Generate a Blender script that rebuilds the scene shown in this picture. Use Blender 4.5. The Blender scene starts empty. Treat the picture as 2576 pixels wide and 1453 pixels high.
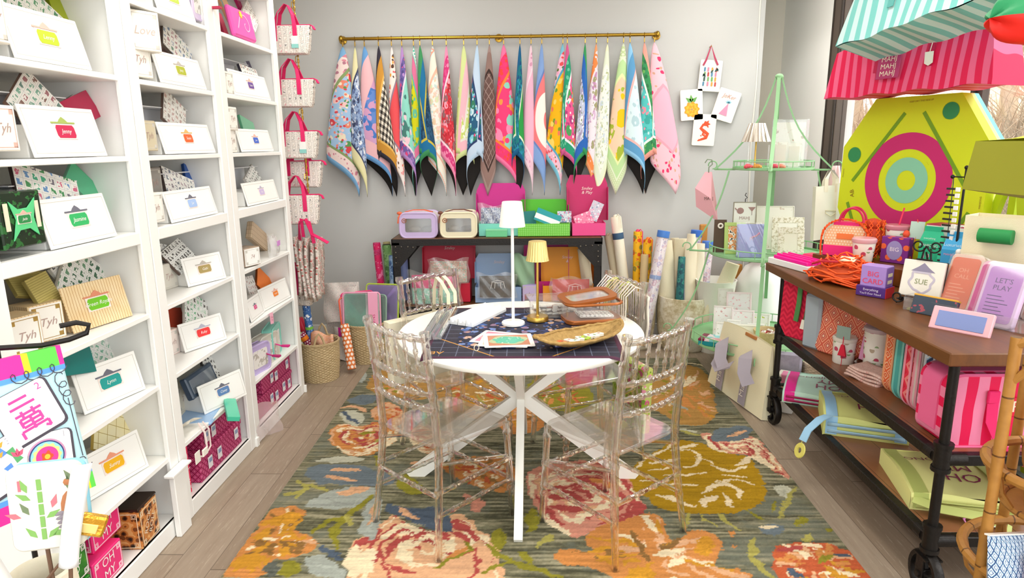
import bpy, bmesh, math, random
import numpy as np
from mathutils import Matrix, Vector

SC = bpy.context.scene
COL = SC.collection
PI = math.pi
rnd = random.Random(11)

# ---------------------------------------------------------------- camera, exposure, world
cam_data = bpy.data.cameras.new('camera')
cam = bpy.data.objects.new('camera', cam_data)
COL.objects.link(cam)
cam_data.sensor_width = 36.0
cam_data.lens = 36.0 * 1658.0 / 2576.0
cam_data.clip_start = 0.02
cam.matrix_world = Matrix(((0.9996996, 0.00558395, 0.02386497, 0), (0.02211336, 0.2144118, -0.976493, 0),
                           (-0.01056962, 0.97672739, 0.21422391, 1.6), (0, 0, 0, 1)))
SC.camera = cam
SC.view_settings.view_transform = 'Standard'
SC.view_settings.look = 'None'
SC.view_settings.gamma = 1.0
SC.view_settings.use_curve_mapping = False
SC.view_settings.exposure = 0.38
SC.cycles.max_bounces = 10
SC.cycles.diffuse_bounces = 4
SC.cycles.glossy_bounces = 3
SC.cycles.transmission_bounces = 6
SC.cycles.transparent_max_bounces = 40
SC.cycles.caustics_reflective = False
SC.cycles.caustics_refractive = False
world = bpy.data.worlds.new('overcast_sky')
SC.world = world
world.use_nodes = True
world.node_tree.nodes['Background'].inputs[0].default_value = (0.93, 0.97, 1.0, 1)
world.node_tree.nodes['Background'].inputs[1].default_value = 2.5
sun_data = bpy.data.lights.new('hazy_sun', 'SUN')
sun_data.energy = 1.3
sun_data.angle = math.radians(25)
sun_data.color = (1, 0.97, 0.92)
sun = bpy.data.objects.new('hazy_sun', sun_data)
sun.rotation_euler = (math.radians(50), 0, math.radians(65))
COL.objects.link(sun)

# ---------------------------------------------------------------- mesh builder
def T(x=0, y=0, z=0, rx=0, ry=0, rz=0, s=1):
    m = Matrix.Translation((x, y, z)) @ Matrix.Rotation(math.radians(rz), 4, 'Z') @ \
        Matrix.Rotation(math.radians(rx), 4, 'X') @ Matrix.Rotation(math.radians(ry), 4, 'Y')
    return m @ Matrix.Scale(s, 4) if s != 1 else m

def fr(o, x, z):
    """frame at o with local x along x and local z close to z"""
    X = Vector(x).normalized(); Z = Vector(z); Y = Z.cross(X).normalized(); Z = X.cross(Y)
    m = Matrix((X, Y, Z)).transposed().to_4x4()
    m.translation = Vector(o)
    return m

def rrect(w, h, r, n=4):
    out = []
    for cx, cy, a in ((w/2-r, h/2-r, 0), (-w/2+r, h/2-r, 90), (-w/2+r, -h/2+r, 180), (w/2-r, -h/2+r, 270)):
        for k in range(n+1):
            t = math.radians(a + 90*k/n)
            out.append((cx + r*math.cos(t), cy + r*math.sin(t)))
    return out

def ngon(r, n, ph=0, rx=None):
    return [((rx or r)*math.cos(2*PI*k/n+ph), r*math.sin(2*PI*k/n+ph)) for k in range(n)]

_txt = {}
def text_mesh(s, shear=0.0):
    if (s, shear) not in _txt:
        c = bpy.data.curves.new('t', 'FONT')
        c.body = s; c.align_x = 'CENTER'; c.align_y = 'CENTER'; c.resolution_u = 2; c.shear = shear
        o = bpy.data.objects.new('t', c)
        COL.objects.link(o)
        me = o.to_mesh()
        _txt[(s, shear)] = ([tuple(v.co) for v in me.vertices], [tuple(p.vertices) for p in me.polygons])
        o.to_mesh_clear()
        bpy.data.objects.remove(o); bpy.data.curves.remove(c)
    return _txt[(s, shear)]

class MB:
    def __init__(s):
        s.v = []; s.f = []; s.mi = []; s.uv = []; s.m = 0
        s.M = Matrix()
    def add(s, vs, fs, uv=None, M=None, m=None):
        A = s.M if M is None else s.M @ M
        b = len(s.v)
        V = [Vector(p) for p in vs]
        s.v += [A @ p for p in V]
        for f in fs:
            s.f.append([i+b for i in f])
            s.mi.append(s.m if m is None else m)
            if uv:
                s.uv += [uv[i] for i in f]
            else:
                n = (V[f[1]]-V[f[0]]).cross(V[f[2]]-V[f[0]])
                if n.length < 1e-12 and len(f) > 3:
                    n = (V[f[2]]-V[f[0]]).cross(V[f[3]]-V[f[0]])
                a = max(range(3), key=lambda k: abs(n[k]))
                i, j = ((1, 2), (0, 2), (0, 1))[a]
                s.uv += [(V[q][i], V[q][j]) for q in f]
        return s
    def bx(s, x0, x1, y0, y1, z0, z1, b=0, M=None, m=None):
        if b <= 0:
            v = [(x, y, z) for x in (x0, x1) for y in (y0, y1) for z in (z0, z1)]
            f = [(0, 1, 3, 2), (4, 6, 7, 5), (0, 4, 5, 1), (2, 3, 7, 6), (0, 2, 6, 4), (1, 5, 7, 3)]
            return s.add(v, f, None, M, m)
        b = min(b, (x1-x0)*.49, (y1-y0)*.49, (z1-z0)*.49)
        v = []; f = []
        idx = {}
        for ix in (0, 1):
            for iy in (0, 1):
                for iz in (0, 1):
                    c = ((x0, x1)[ix], (y0, y1)[iy], (z0, z1)[iz])
                    inn = ((x0+b, x1-b)[ix], (y0+b, y1-b)[iy], (z0+b, z1-b)[iz])
                    for a in range(3):
                        p = list(inn); p[a] = c[a]
                        idx[(ix, iy, iz, a)] = len(v); v.append(p)
        def q(*k): f.append([idx[i] for i in k])
        for i in (0, 1):
            q(*[(i, j, k, 0) for j, k in ((0, 0), (0, 1), (1, 1), (1, 0))][::(1 if i == 0 else -1)])
            q(*[(j, i, k, 1) for j, k in ((0, 0), (1, 0), (1, 1), (0, 1))][::(1 if i == 0 else -1)])
            q(*[(j, k, i, 2) for j, k in ((0, 0), (0, 1), (1, 1), (1, 0))][::(1 if i == 0 else -1)])
        for i in (0, 1):
            for j in (0, 1):
                o = 1 if (i == j) else -1
                q(*[(i, j, 0, 0), (i, j, 0, 1), (i, j, 1, 1), (i, j, 1, 0)][::o])
                q(*[(i, 0, j, 2), (i, 0, j, 0), (i, 1, j, 0), (i, 1, j, 2)][::o])
                q(*[(0, i, j, 1), (0, i, j, 2), (1, i, j, 2), (1, i, j, 1)][::o])
        for i in (0, 1):
            for j in (0, 1):
                for k in (0, 1):
                    o = 1 if (i+j+k) % 2 == 0 else -1
                    q(*[(i, j, k, 0), (i, j, k, 2), (i, j, k, 1)][::-o])
        return s.add(v, f, None, M, m)
    def prism(s, poly, z0, z1, b=0, M=None, m=None, caps=True):
        n = len(poly)
        cx = sum(p[0] for p in poly)/n; cy = sum(p[1] for p in poly)/n
        def ring(z, ins):
            out = []
            for x, y in poly:
                d = math.hypot(x-cx, y-cy) or 1
                k = max(0, 1-ins/d)
                out.append((cx+(x-cx)*k, cy+(y-cy)*k, z))
            return out
        rings = [ring(z0, b), ring(z0+b, 0), ring(z1-b, 0), ring(z1, b)] if b else [ring(z0, 0), ring(z1, 0)]
        v = sum(rings, [])
        f = []
        for r in range(len(rings)-1):
            for k in range(n):
                a, c = r*n+k, r*n+(k+1) % n
                f.append((a, c, c+n, a+n))
        if caps:
            f.append(tuple(range(n))[::-1]); f.append(tuple(range(len(v)-n, len(v))))
        return s.add(v, f, None, M, m)
    def tube(s, pts, r, n=8, closed=False, M=None, m=None, sec=None, up=None, caps=True):
        P = [Vector(p) for p in pts]; L = len(P)
        R = r if isinstance(r, (list, tuple)) else [r]*L
        sec = sec or [(math.cos(2*PI*k/n), math.sin(2*PI*k/n)) for k in range(n)]
        n = len(sec)
        v = []; uv = []
        prev = None; dist = 0
        for i, p in enumerate(P):
            a = P[(i-1) % L] if (closed or i) else p
            c = P[(i+1) % L] if (closed or i < L-1) else p
            t = (c-a)
            t = t.normalized() if t.length > 1e-9 else Vector((0, 0, 1))
            if up is not None:
                N = Vector(up(i) if callable(up) else up)
            else:
                N = prev if prev is not None else (Vector((0, 0, 1)) if abs(t.z) < .9 else Vector((1, 0, 0)))
            N = N - t*N.dot(t)
            N = N.normalized() if N.length > 1e-6 else t.orthogonal().normalized()
            prev = N
            B = t.cross(N)
            if i: dist += (p-P[i-1]).length
            for k, (x, y) in enumerate(sec):
                v.append(p + (B*x + N*y)*R[i])
                uv.append((dist, k/n*2*PI*R[i]))
        f = []
        for i in range(L if closed else L-1):
            for k in range(n):
                a, b = i*n+k, i*n+(k+1) % n
                c, d = ((i+1) % L)*n+(k+1) % n, ((i+1) % L)*n+k
                f.append((a, b, c, d))
        if not closed and caps:
            f.append(tuple(range(n))[::-1]); f.append(tuple(range((L-1)*n, L*n)))
        return s.add(v, f, uv, M, m)
    def band(s, pts, w, t=.0015, up=None, M=None, m=None):
        """flat strap of width w; up = direction of its thickness"""
        return s.tube(pts, 1, sec=[(w/2, t/2), (-w/2, t/2), (-w/2, -t/2), (w/2, -t/2)][::-1], up=up, M=M, m=m)
    def cyl(s, p0, p1, r0, r1=None, n=12, M=None, m=None):
        return s.tube([p0, p1], [r0, r0 if r1 is None else r1], n, M=M, m=m)
    def lathe(s, prof, n=24, M=None, m=None, fn=None):
        v = []; uv = []; f = []
        for j, (r, z) in enumerate(prof):
            for k in range(n+1):
                a = 2*PI*k/n
                rr = r if fn is None else fn(r, z, a, j)
                v.append((rr*math.cos(a), rr*math.sin(a), z)); uv.append((k/n*2*PI*max(p[0] for p in prof), z))
        w = n+1
        for j in range(len(prof)-1):
            for k in range(n):
                f.append((j*w+k, j*w+k+1, (j+1)*w+k+1, (j+1)*w+k))
        return s.add(v, f, uv, M, m)
    def grid(s, fn, nu, nv, M=None, m=None, us=1, vs=1, flip=False):
        v = []; uv = []; f = []
        for j in range(nv+1):
            for i in range(nu+1):
                v.append(fn(i/nu, j/nv)); uv.append((i/nu*us, j/nv*vs))
        w = nu+1
        for j in range(nv):
            for i in range(nu):
                q = (j*w+i, j*w+i+1, (j+1)*w+i+1, (j+1)*w+i)
                f.append(q[::-1] if flip else q)
        return s.add(v, f, uv, M, m)
    def ball(s, c, r, n=12, M=None, m=None):
        rx, ry, rz = r if isinstance(r, (tuple, list)) else (r, r, r)
        h = max(4, n//2)
        return s.grid(lambda u, v: (c[0]+rx*math.cos(2*PI*u)*math.sin(PI*v), c[1]+ry*math.sin(2*PI*u)*math.sin(PI*v),
                                    c[2]-rz*math.cos(PI*v)), n, h, M, m)
    def text(s, t, size, M, m=None, shear=0.0, sx=1.0):
        v, f = text_mesh(t, shear)
        return s.add([(x*size*sx, y*size, z) for x, y, z in v], f, None, M, m)
    def disc(s, c, r, n=16, M=None, m=None, ry=None):
        return s.add([(c[0]+r*math.cos(2*PI*k/n), c[1]+(ry or r)*math.sin(2*PI*k/n), c[2]) for k in range(n)], [tuple(range(n))], None, M, m)
    def quad(s, a, b, c, d, M=None, m=None, uv=None):
        return s.add([a, b, c, d], [(0, 1, 2, 3)], uv, M, m)
    def mesh(s, name, mats, smooth=True, ang=40):
        me = bpy.data.meshes.new(name)
        me.from_pydata([tuple(p) for p in s.v], [], s.f)
        ul = me.uv_layers.new(name='UVMap')
        ul.data.foreach_set('uv', [c for p in s.uv for c in p])
        for x in (mats if isinstance(mats, (list, tuple)) else [mats]):
            me.materials.append(x)
        me.polygons.foreach_set('material_index', s.mi)
        if smooth:
            me.polygons.foreach_set('use_smooth', [True]*len(s.f))
            me.set_sharp_from_angle(angle=math.radians(ang))
        me.update()
        return me

def part(name, mb, mats, parent, label=None, smooth=True, ang=40, kind=None):
    o = bpy.data.objects.new(name, mb.mesh(name, mats, smooth, ang))
    COL.objects.link(o)
    o.parent = parent
    if label: o['label'] = label
    if kind: o['kind'] = kind
    return o

def place(o, loc, rz=0, rx=0, ry=0):
    if isinstance(loc, Matrix):
        o.matrix_world = loc
    else:
        o.matrix_world = T(*loc, rx=rx, ry=ry, rz=rz)
    return o

def tagit(o, label, cat, group=None):
    o['label'] = label; o['category'] = cat
    if group: o['group'] = group
    return o

def thing(name, label, cat, loc=(0, 0, 0), rz=0, group=None, rx=0, ry=0):
    o = bpy.data.objects.new(name, None)
    o.empty_display_size = .05
    COL.objects.link(o)
    place(o, loc, rz, rx, ry)
    return tagit(o, label, cat, group)

def solo(name, label, cat, mb, mats, loc=(0, 0, 0), rz=0, group=None, rx=0, ry=0, smooth=True, ang=40, kind=None):
    o = bpy.data.objects.new(name, mb.mesh(name, mats, smooth, ang))
    COL.objects.link(o)
    place(o, loc, rz, rx, ry)
    if kind: o['kind'] = kind
    return tagit(o, label, cat, group)

def struct(name, mb, mats, smooth=False, parent=None, ang=40):
    o = bpy.data.objects.new(name, mb.mesh(name, mats, smooth, ang))
    COL.objects.link(o)
    if parent: o.parent = parent
    else: o['kind'] = 'structure'
    return o

def dup(root, loc, rz=0, label=None, group=None, rx=0, ry=0):
    r = root.copy(); COL.objects.link(r)
    place(r, loc, rz, rx, ry)
    if label: r['label'] = label
    if group: r['group'] = group
    for ch in list(root.children):
        c = ch.copy(); COL.objects.link(c); c.parent = r
        for g in list(ch.children):
            d = g.copy(); COL.objects.link(d); d.parent = c
    return r

# ---------------------------------------------------------------- materials
def lin(h):
    h = h.lstrip('#')
    out = []
    for k in (0, 2, 4):
        c = int(h[k:k+2], 16)/255
        out.append(c/12.92 if c <= .04045 else ((c+.055)/1.055)**2.4)
    return (*out, 1.0)

_m = {}
def new_mat(name):
    m = bpy.data.materials.new(name)
    m.use_nodes = True
    nt = m.node_tree
    return m, nt, nt.nodes['Principled BSDF']

def pm(h, rough=.55, metal=0.0, bump=0.0, bs=300, trans=0.0, emit=0.0, spec=.4):
    k = (h, rough, metal, bump, bs, trans, emit, spec)
    if k in _m: return _m[k]
    m, nt, b = new_mat('plain_' + h.lstrip('#'))
    b.inputs['Base Color'].default_value = lin(h)
    b.inputs['Roughness'].default_value = rough
    b.inputs['Metallic'].default_value = metal
    b.inputs['Specular IOR Level'].default_value = spec
    if emit:
        b.inputs['Emission Color'].default_value = lin(h); b.inputs['Emission Strength'].default_value = emit
    if bump:
        n = nt.nodes.new('ShaderNodeTexNoise'); n.inputs['Scale'].default_value = bs; n.inputs['Detail'].default_value = 3
        tc = nt.nodes.new('ShaderNodeTexCoord'); nt.links.new(tc.outputs['Object'], n.inputs['Vector'])
        bp = nt.nodes.new('ShaderNodeBump'); bp.inputs['Strength'].default_value = bump; bp.inputs['Distance'].default_value = .01
        nt.links.new(n.outputs[0], bp.inputs['Height']); nt.links.new(bp.outputs[0], b.inputs['Normal'])
    _m[k] = m
    return m

def clear(h='#ffffff', body=.04, gloss=.9, rough=.03, ior=1.45, edge=.75, pwr=3.2):
    """clear plastic: mostly transparent, with a little body colour and mirror reflection growing towards its edges"""
    k = ('clear', h, body, gloss, rough, ior, edge, pwr)
    if k in _m: return _m[k]
    m = bpy.data.materials.new('clear_' + h.lstrip('#')); m.use_nodes = True
    nt = m.node_tree; nt.nodes.clear()
    N = nt.nodes.new; L = nt.links.new
    out = N('ShaderNodeOutputMaterial')
    tr = N('ShaderNodeBsdfTransparent')
    df = N('ShaderNodeBsdfDiffuse'); df.inputs[0].default_value = lin(h)
    gl = N('ShaderNodeBsdfGlossy'); gl.inputs['Roughness'].default_value = rough; gl.inputs[0].default_value = (gloss, gloss, gloss, 1)
    lw = N('ShaderNodeLayerWeight'); lw.inputs[0].default_value = .5
    pw = N('ShaderNodeMath'); pw.operation = 'POWER'; L(lw.outputs['Facing'], pw.inputs[0]); pw.inputs[1].default_value = pwr
    fz = N('ShaderNodeMath'); fz.operation = 'MULTIPLY_ADD'; L(pw.outputs[0], fz.inputs[0]); fz.inputs[1].default_value = edge; fz.inputs[2].default_value = ((ior-1)/(ior+1))**2
    m1 = N('ShaderNodeMixShader'); m1.inputs[0].default_value = body
    L(tr.outputs[0], m1.inputs[1]); L(df.outputs[0], m1.inputs[2])
    m2 = N('ShaderNodeMixShader')
    L(fz.outputs[0], m2.inputs[0]); L(m1.outputs[0], m2.inputs[1]); L(gl.outputs[0], m2.inputs[2])
    L(m2.outputs[0], out.inputs[0])
    _m[k] = m
    return m

class NG:
    """small helper that strings shader nodes together"""
    def __init__(s, nt, coord='UV'):
        s.nt = nt
        tc = nt.nodes.new('ShaderNodeTexCoord')
        s.vec = tc.outputs[coord]
        sp = nt.nodes.new('ShaderNodeSeparateXYZ'); nt.links.new(s.vec, sp.inputs[0])
        s.u, s.v, s.w = sp.outputs
    def _set(s, sock, val):
        if hasattr(val, 'links'): s.nt.links.new(val, sock)
        elif isinstance(val, str): sock.default_value = lin(val)
        else: sock.default_value = val
    def m(s, op, a, b=0.0, c=0.0):
        n = s.nt.nodes.new('ShaderNodeMath'); n.operation = op
        s._set(n.inputs[0], a); s._set(n.inputs[1], b); s._set(n.inputs[2], c)
        return n.outputs[0]
    def mix(s, f, a, b):
        n = s.nt.nodes.new('ShaderNodeMix'); n.data_type = 'RGBA'
        s._set(n.inputs[0], f); s._set(n.inputs[6], a); s._set(n.inputs[7], b)
        return n.outputs[2]
    def ramp(s, f, stops, const=True):
        n = s.nt.nodes.new('ShaderNodeValToRGB'); r = n.color_ramp
        r.interpolation = 'CONSTANT' if const else 'LINEAR'
        while len(r.elements) < len(stops): r.elements.new(0.5)
        for e, (p, h) in zip(r.elements, stops):
            e.position = p; e.color = lin(h)
        s._set(n.inputs[0], f)
        return n.outputs[0]
    def noise(s, scale, detail=3, vec=None, rough=.6):
        n = s.nt.nodes.new('ShaderNodeTexNoise'); n.inputs['Scale'].default_value = scale
        n.inputs['Detail'].default_value = detail; n.inputs['Roughness'].default_value = rough
        s.nt.links.new(vec or s.vec, n.inputs['Vector'])
        return n.outputs[0]
    def vor(s, scale, vec=None, feat='F1', rand=1.0):
        n = s.nt.nodes.new('ShaderNodeTexVoronoi'); n.inputs['Scale'].default_value = scale
        n.feature = feat; n.inputs['Randomness'].default_value = rand
        s.nt.links.new(vec or s.vec, n.inputs['Vector'])
        return n.outputs
    def comb(s, x, y, z=0.0):
        n = s.nt.nodes.new('ShaderNodeCombineXYZ')
        s._set(n.inputs[0], x); s._set(n.inputs[1], y); s._set(n.inputs[2], z)
        return n.outputs[0]
    def sep(s, c):
        n = s.nt.nodes.new('ShaderNodeSeparateColor'); s.nt.links.new(c, n.inputs[0])
        return n.outputs
    def wn(s, vec):
        n = s.nt.nodes.new('ShaderNodeTexWhiteNoise'); n.noise_dimensions = '2D'; s.nt.links.new(vec, n.inputs[0])
        return n.outputs[0]
    def warp(s, amt, scale):
        n = s.nt.nodes.new('ShaderNodeTexNoise'); n.inputs['Scale'].default_value = scale
        s.nt.links.new(s.vec, n.inputs['Vector'])
        a = s.nt.nodes.new('ShaderNodeVectorMath'); a.operation = 'MULTIPLY_ADD'
        s.nt.links.new(n.outputs[1], a.inputs[0]); a.inputs[1].default_value = (amt, amt, 0); s.nt.links.new(s.vec, a.inputs[2])
        return a.outputs[0]

def pat(key, fn, rough=.6, coord='UV', bump=None, spec=.3, metal=0.0):
    if key in _m: return _m[key]
    m, nt, b = new_mat(key if isinstance(key, str) else '_'.join(str(x) for x in key)[:50])
    g = NG(nt, coord)
    c = fn(g)
    nt.links.new(c, b.inputs['Base Color'])
    b.inputs['Roughness'].default_value = rough
    b.inputs['Specular IOR Level'].default_value = spec
    b.inputs['Metallic'].default_value = metal
    if bump:
        bp = nt.nodes.new('ShaderNodeBump'); bp.inputs['Strength'].default_value = bump[1]; bp.inputs['Distance'].default_value = bump[2] if len(bump) > 2 else .004
        nt.links.new(bump[0](g), bp.inputs['Height']); nt.links.new(bp.outputs[0], b.inputs['Normal'])
    _m[key] = m
    return m

def stripes(a, b, w, axis='u', duty=.5, wob=.1):
    def fn(g):
        x = g.u if axis == 'u' else g.v
        x = g.m('ADD', x, g.m('MULTIPLY', g.noise(6, 1), w*wob*4))
        return g.mix(g.m('LESS_THAN', g.m('FRACT', g.m('DIVIDE', x, w)), duty), b, a)
    return pat(('stripes', a, b, w, axis, duty), fn)

def dots(bg, fg, p, r=.3, fg2=None):
    def fn(g):
        y = g.m('DIVIDE', g.v, p)
        x = g.m('ADD', g.m('DIVIDE', g.u, p), g.m('MULTIPLY', g.m('FLOOR', y), .5))
        fx = g.m('SUBTRACT', g.m('FRACT', x), .5); fy = g.m('SUBTRACT', g.m('FRACT', y), .5)
        d = g.m('SQRT', g.m('ADD', g.m('MULTIPLY', fx, fx), g.m('MULTIPLY', fy, fy)))
        c = fg
        if fg2: c = g.mix(g.m('GREATER_THAN', g.wn(g.comb(g.m('FLOOR', x), g.m('FLOOR', y))), .5), fg, fg2)
        return g.mix(g.m('LESS_THAN', d, r), bg, c)
    return pat(('dots', bg, fg, p, r, fg2), fn)

def diamonds(cols, p, q, warp=0.0):
    """nested diamonds, outermost colour first"""
    def fn(g):
        u, v = g.u, g.v
        if warp:
            sp = g.nt.nodes.new('ShaderNodeSeparateXYZ'); g.nt.links.new(g.warp(warp, 14), sp.inputs[0]); u, v = sp.outputs[0], sp.outputs[1]
        fx = g.m('ABSOLUTE', g.m('SUBTRACT', g.m('FRACT', g.m('DIVIDE', u, p)), .5))
        fy = g.m('ABSOLUTE', g.m('SUBTRACT', g.m('FRACT', g.m('DIVIDE', v, q)), .5))
        d = g.m('ABSOLUTE', g.m('SUBTRACT', g.m('ADD', fx, fy), .5))
        n = len(cols)
        return g.ramp(g.m('MULTIPLY', d, 2), [(k/n*.96, c) for k, c in enumerate(cols)])
    return pat(('diamonds', tuple(cols), p, q, warp), fn)

def zigzag(cols, w, p, axis=0):
    def fn(g):
        a, b = (g.u, g.v) if axis == 0 else (g.v, g.u)
        z = g.m('ABSOLUTE', g.m('SUBTRACT', g.m('FRACT', g.m('DIVIDE', a, p)), .5))
        t = g.m('FRACT', g.m('ADD', g.m('DIVIDE', b, w), g.m('MULTIPLY', z, p/w)))
        return g.ramp(t, [(k/len(cols), c) for k, c in enumerate(cols)])
    return pat(('zigzag', tuple(cols), w, p, axis), fn)

def floral(bg, cols, scale=22, th=.42, coord='UV', warp=.01):
    def fn(g):
        wv = g.warp(warp, 18)
        c = bg
        for i, (sc, t) in enumerate(((scale, th), (scale*1.9, th*.8))):
            o = g.vor(sc, wv)
            r = g.sep(o[1])[0]
            pal = g.ramp(r, [(k/len(cols), h) for k, h in enumerate(cols)])
            c = g.mix(g.m('LESS_THAN', o[0], t*(1-.25*i)), c, pal)
            if i == 0: c = g.mix(g.m('LESS_THAN', o[0], t*.3), c, bg)
        return c
    return pat(('floral', bg, tuple(cols), scale, th, coord), fn, coord=coord)

def tilegrid(bg, cols, p=.026, q=.034, line='#cfcfcf', fill=.3):
    """rows of small printed tile faces, each with its own coloured mark"""
    def fn(g):
        x = g.m('DIVIDE', g.u, p); y = g.m('DIVIDE', g.v, q)
        cell = g.comb(g.m('FLOOR', x), g.m('FLOOR', y))
        r = g.wn(cell)
        pal = g.ramp(r, [(k/len(cols), h) for k, h in enumerate(cols)])
        fx = g.m('ABSOLUTE', g.m('SUBTRACT', g.m('FRACT', x), .5)); fy = g.m('ABSOLUTE', g.m('SUBTRACT', g.m('FRACT', y), .5))
        inside = g.m('MULTIPLY', g.m('LESS_THAN', fx, fill), g.m('LESS_THAN', fy, fill*1.05))
        mark = g.m('MULTIPLY', inside, g.m('GREATER_THAN', g.noise(1.7/p, 2), .47))
        edge = g.m('MAXIMUM', g.m('GREATER_THAN', fx, .475), g.m('GREATER_THAN', fy, .475))
        return g.mix(mark, g.mix(edge, bg, line), pal)
    return pat(('tilegrid', bg, tuple(cols), p, q, line, fill), fn, rough=.35)

def tileprint():
    """cream cloth printed with rows of outlined game tiles"""
    def fn(g):
        p, q = .034, .036
        y = g.m('DIVIDE', g.v, q); x = g.m('DIVIDE', g.u, p)
        fx = g.m('ABSOLUTE', g.m('SUBTRACT', g.m('FRACT', x), .5)); fy = g.m('ABSOLUTE', g.m('SUBTRACT', g.m('FRACT', y), .5))
        d = g.m('MAXIMUM', g.m('MULTIPLY', fx, 1.15), fy)
        line = g.m('MULTIPLY', g.m('GREATER_THAN', d, .36), g.m('LESS_THAN', d, .41))
        r = g.wn(g.comb(g.m('FLOOR', x), g.m('FLOOR', y)))
        pal = g.ramp(r, [(0, '#8d8a86'), (.3, '#d99aa0'), (.5, '#6d6a68'), (.75, '#c7b6a4')])
        mark = g.m('MULTIPLY', g.m('LESS_THAN', d, .22), g.m('GREATER_THAN', g.noise(70, 2), .5))
        side = g.m('MULTIPLY', g.m('GREATER_THAN', d, .41), g.m('LESS_THAN', d, .45))
        c = g.mix(line, '#f3ece4', '#9a918a')
        c = g.mix(side, c, '#dccfc4')
        return g.mix(mark, c, pal)
    return pat('tileprint', fn)

def weave_col(a, b, c):
    def fn(g):
        return g.mix(g.noise(60, 3), g.mix(g.noise(9, 2), a, b), c)
    return pat(('weave', a, b, c), fn, coord='Object', rough=.75)

WHITE = pm('#f4f3ee', .45)
PANEL = pm('#f6f5f1', .4)
CREAM = pm('#efe7cf', .8, bump=.15)
BLACK = pm('#1b1715', .5, bump=.2, bs=120)
GOLD = pm('#c9a44e', .28, .9)
BRASS = pm('#b8923a', .25, 1.0)
def glassy(h, ior, mixt, rough=.0):
    m = bpy.data.materials.new('cast_acrylic'); m.use_nodes = True
    nt = m.node_tree; nt.nodes.clear(); N = nt.nodes.new; L = nt.links.new
    out = N('ShaderNodeOutputMaterial'); g = N('ShaderNodeBsdfGlass'); g.inputs['Color'].default_value = lin(h); g.inputs['IOR'].default_value = ior; g.inputs['Roughness'].default_value = rough
    t = N('ShaderNodeBsdfTransparent'); x = N('ShaderNodeMixShader'); x.inputs[0].default_value = mixt
    L(g.outputs[0], x.inputs[1]); L(t.outputs[0], x.inputs[2]); L(x.outputs[0], out.inputs[0])
    return m
SEATC = clear('#f6f1ec', .05, 1.0, .05, 1.6, .9, 2.2)
CAST = glassy('#fdfaf7', 1.42, .42)
ACRYLIC = clear('#f6f1ec', .13, 1.0, .05, 1.6, .9, 1.7)
THINCLEAR = clear('#ffffff', .06, 1.0, .06, 1.45)
BAGCLEAR = clear('#ffffff', .10, 1.0, .12, 1.6)

# ================================================================ THE ROOM
WL, WR, WB, CEIL = -1.95, 2.25, 5.45, 3.0      # left wall, window wall, back wall, ceiling
WB2, JAMB = 6.16, 5.12      # the back wall steps back beside the window; first window jamb

def plank_col(g):
    w = .155
    x = g.m('DIVIDE', g.u, w); ix = g.m('FLOOR', x)
    off = g.wn(g.comb(ix, 3.0))
    y = g.m('ADD', g.m('DIVIDE', g.v, 1.22), off); iy = g.m('FLOOR', y)
    r = g.wn(g.comb(ix, iy))
    base = g.ramp(r, [(0, '#9c8a76'), (.35, '#b3a18c'), (.7, '#a69480'), (1, '#c0b09c')], False)
    st = g.nt.nodes.new('ShaderNodeVectorMath'); st.operation = 'MULTIPLY'
    g.nt.links.new(g.vec, st.inputs[0]); st.inputs[1].default_value = (38, 2.2, 1)
    gr = g.noise(1.0, 6, st.outputs[0], .65)
    c = g.mix(g.m('MULTIPLY', gr, .75), base, '#796756')
    gr2 = g.noise(3.1, 4, st.outputs[0], .7)
    c = g.mix(g.m('MULTIPLY', g.m('GREATER_THAN', gr2, .6), .3), c, '#cfc0ac')
    fx = g.m('FRACT', x); fy = g.m('FRACT', y)
    seam = g.m('MAXIMUM', g.m('LESS_THAN', fx, .018), g.m('LESS_THAN', fy, .004))
    return g.mix(seam, c, '#6a5b4d')
FLOORM = pat('floor_planks', plank_col, rough=.42, spec=.4)
GREYWALL = pm('#c9c9c6', .8)
WHITEWALL = pm('#fbfaf5', .7)
BRONZE = pm('#5d5148', .45, .1)
BRONZE_D = pm('#3a312b', .5)

b = MB(); b.quad((WL-.3, -1.6, 0), (WR+.15, -1.6, 0), (WR+.15, WB2+.2, 0), (WL-.3, WB2+.2, 0)); struct('floor', b, FLOORM)
b = MB(); b.bx(WL-.3, 1.84, WB, WB+.15, 0, CEIL); b.bx(1.74, 1.84, WB+.15, WB2+.1, 0, CEIL); struct('wall_back', b, GREYWALL)
b = MB(); b.bx(1.7, WR+.3, WB2, WB2+.15, 0, CEIL); struct('wall_recess', b, pm('#ebe4d6', .8))
b = MB(); b.bx(WL-.15, WL, -1.6, WB, 0, CEIL); struct('wall_left', b, GREYWALL)
b = MB(); b.bx(WL-.3, WR+.3, -1.6, WB2+.15, CEIL, CEIL+.1); struct('ceiling', b, pm('#f4f3ef', .8))
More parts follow.
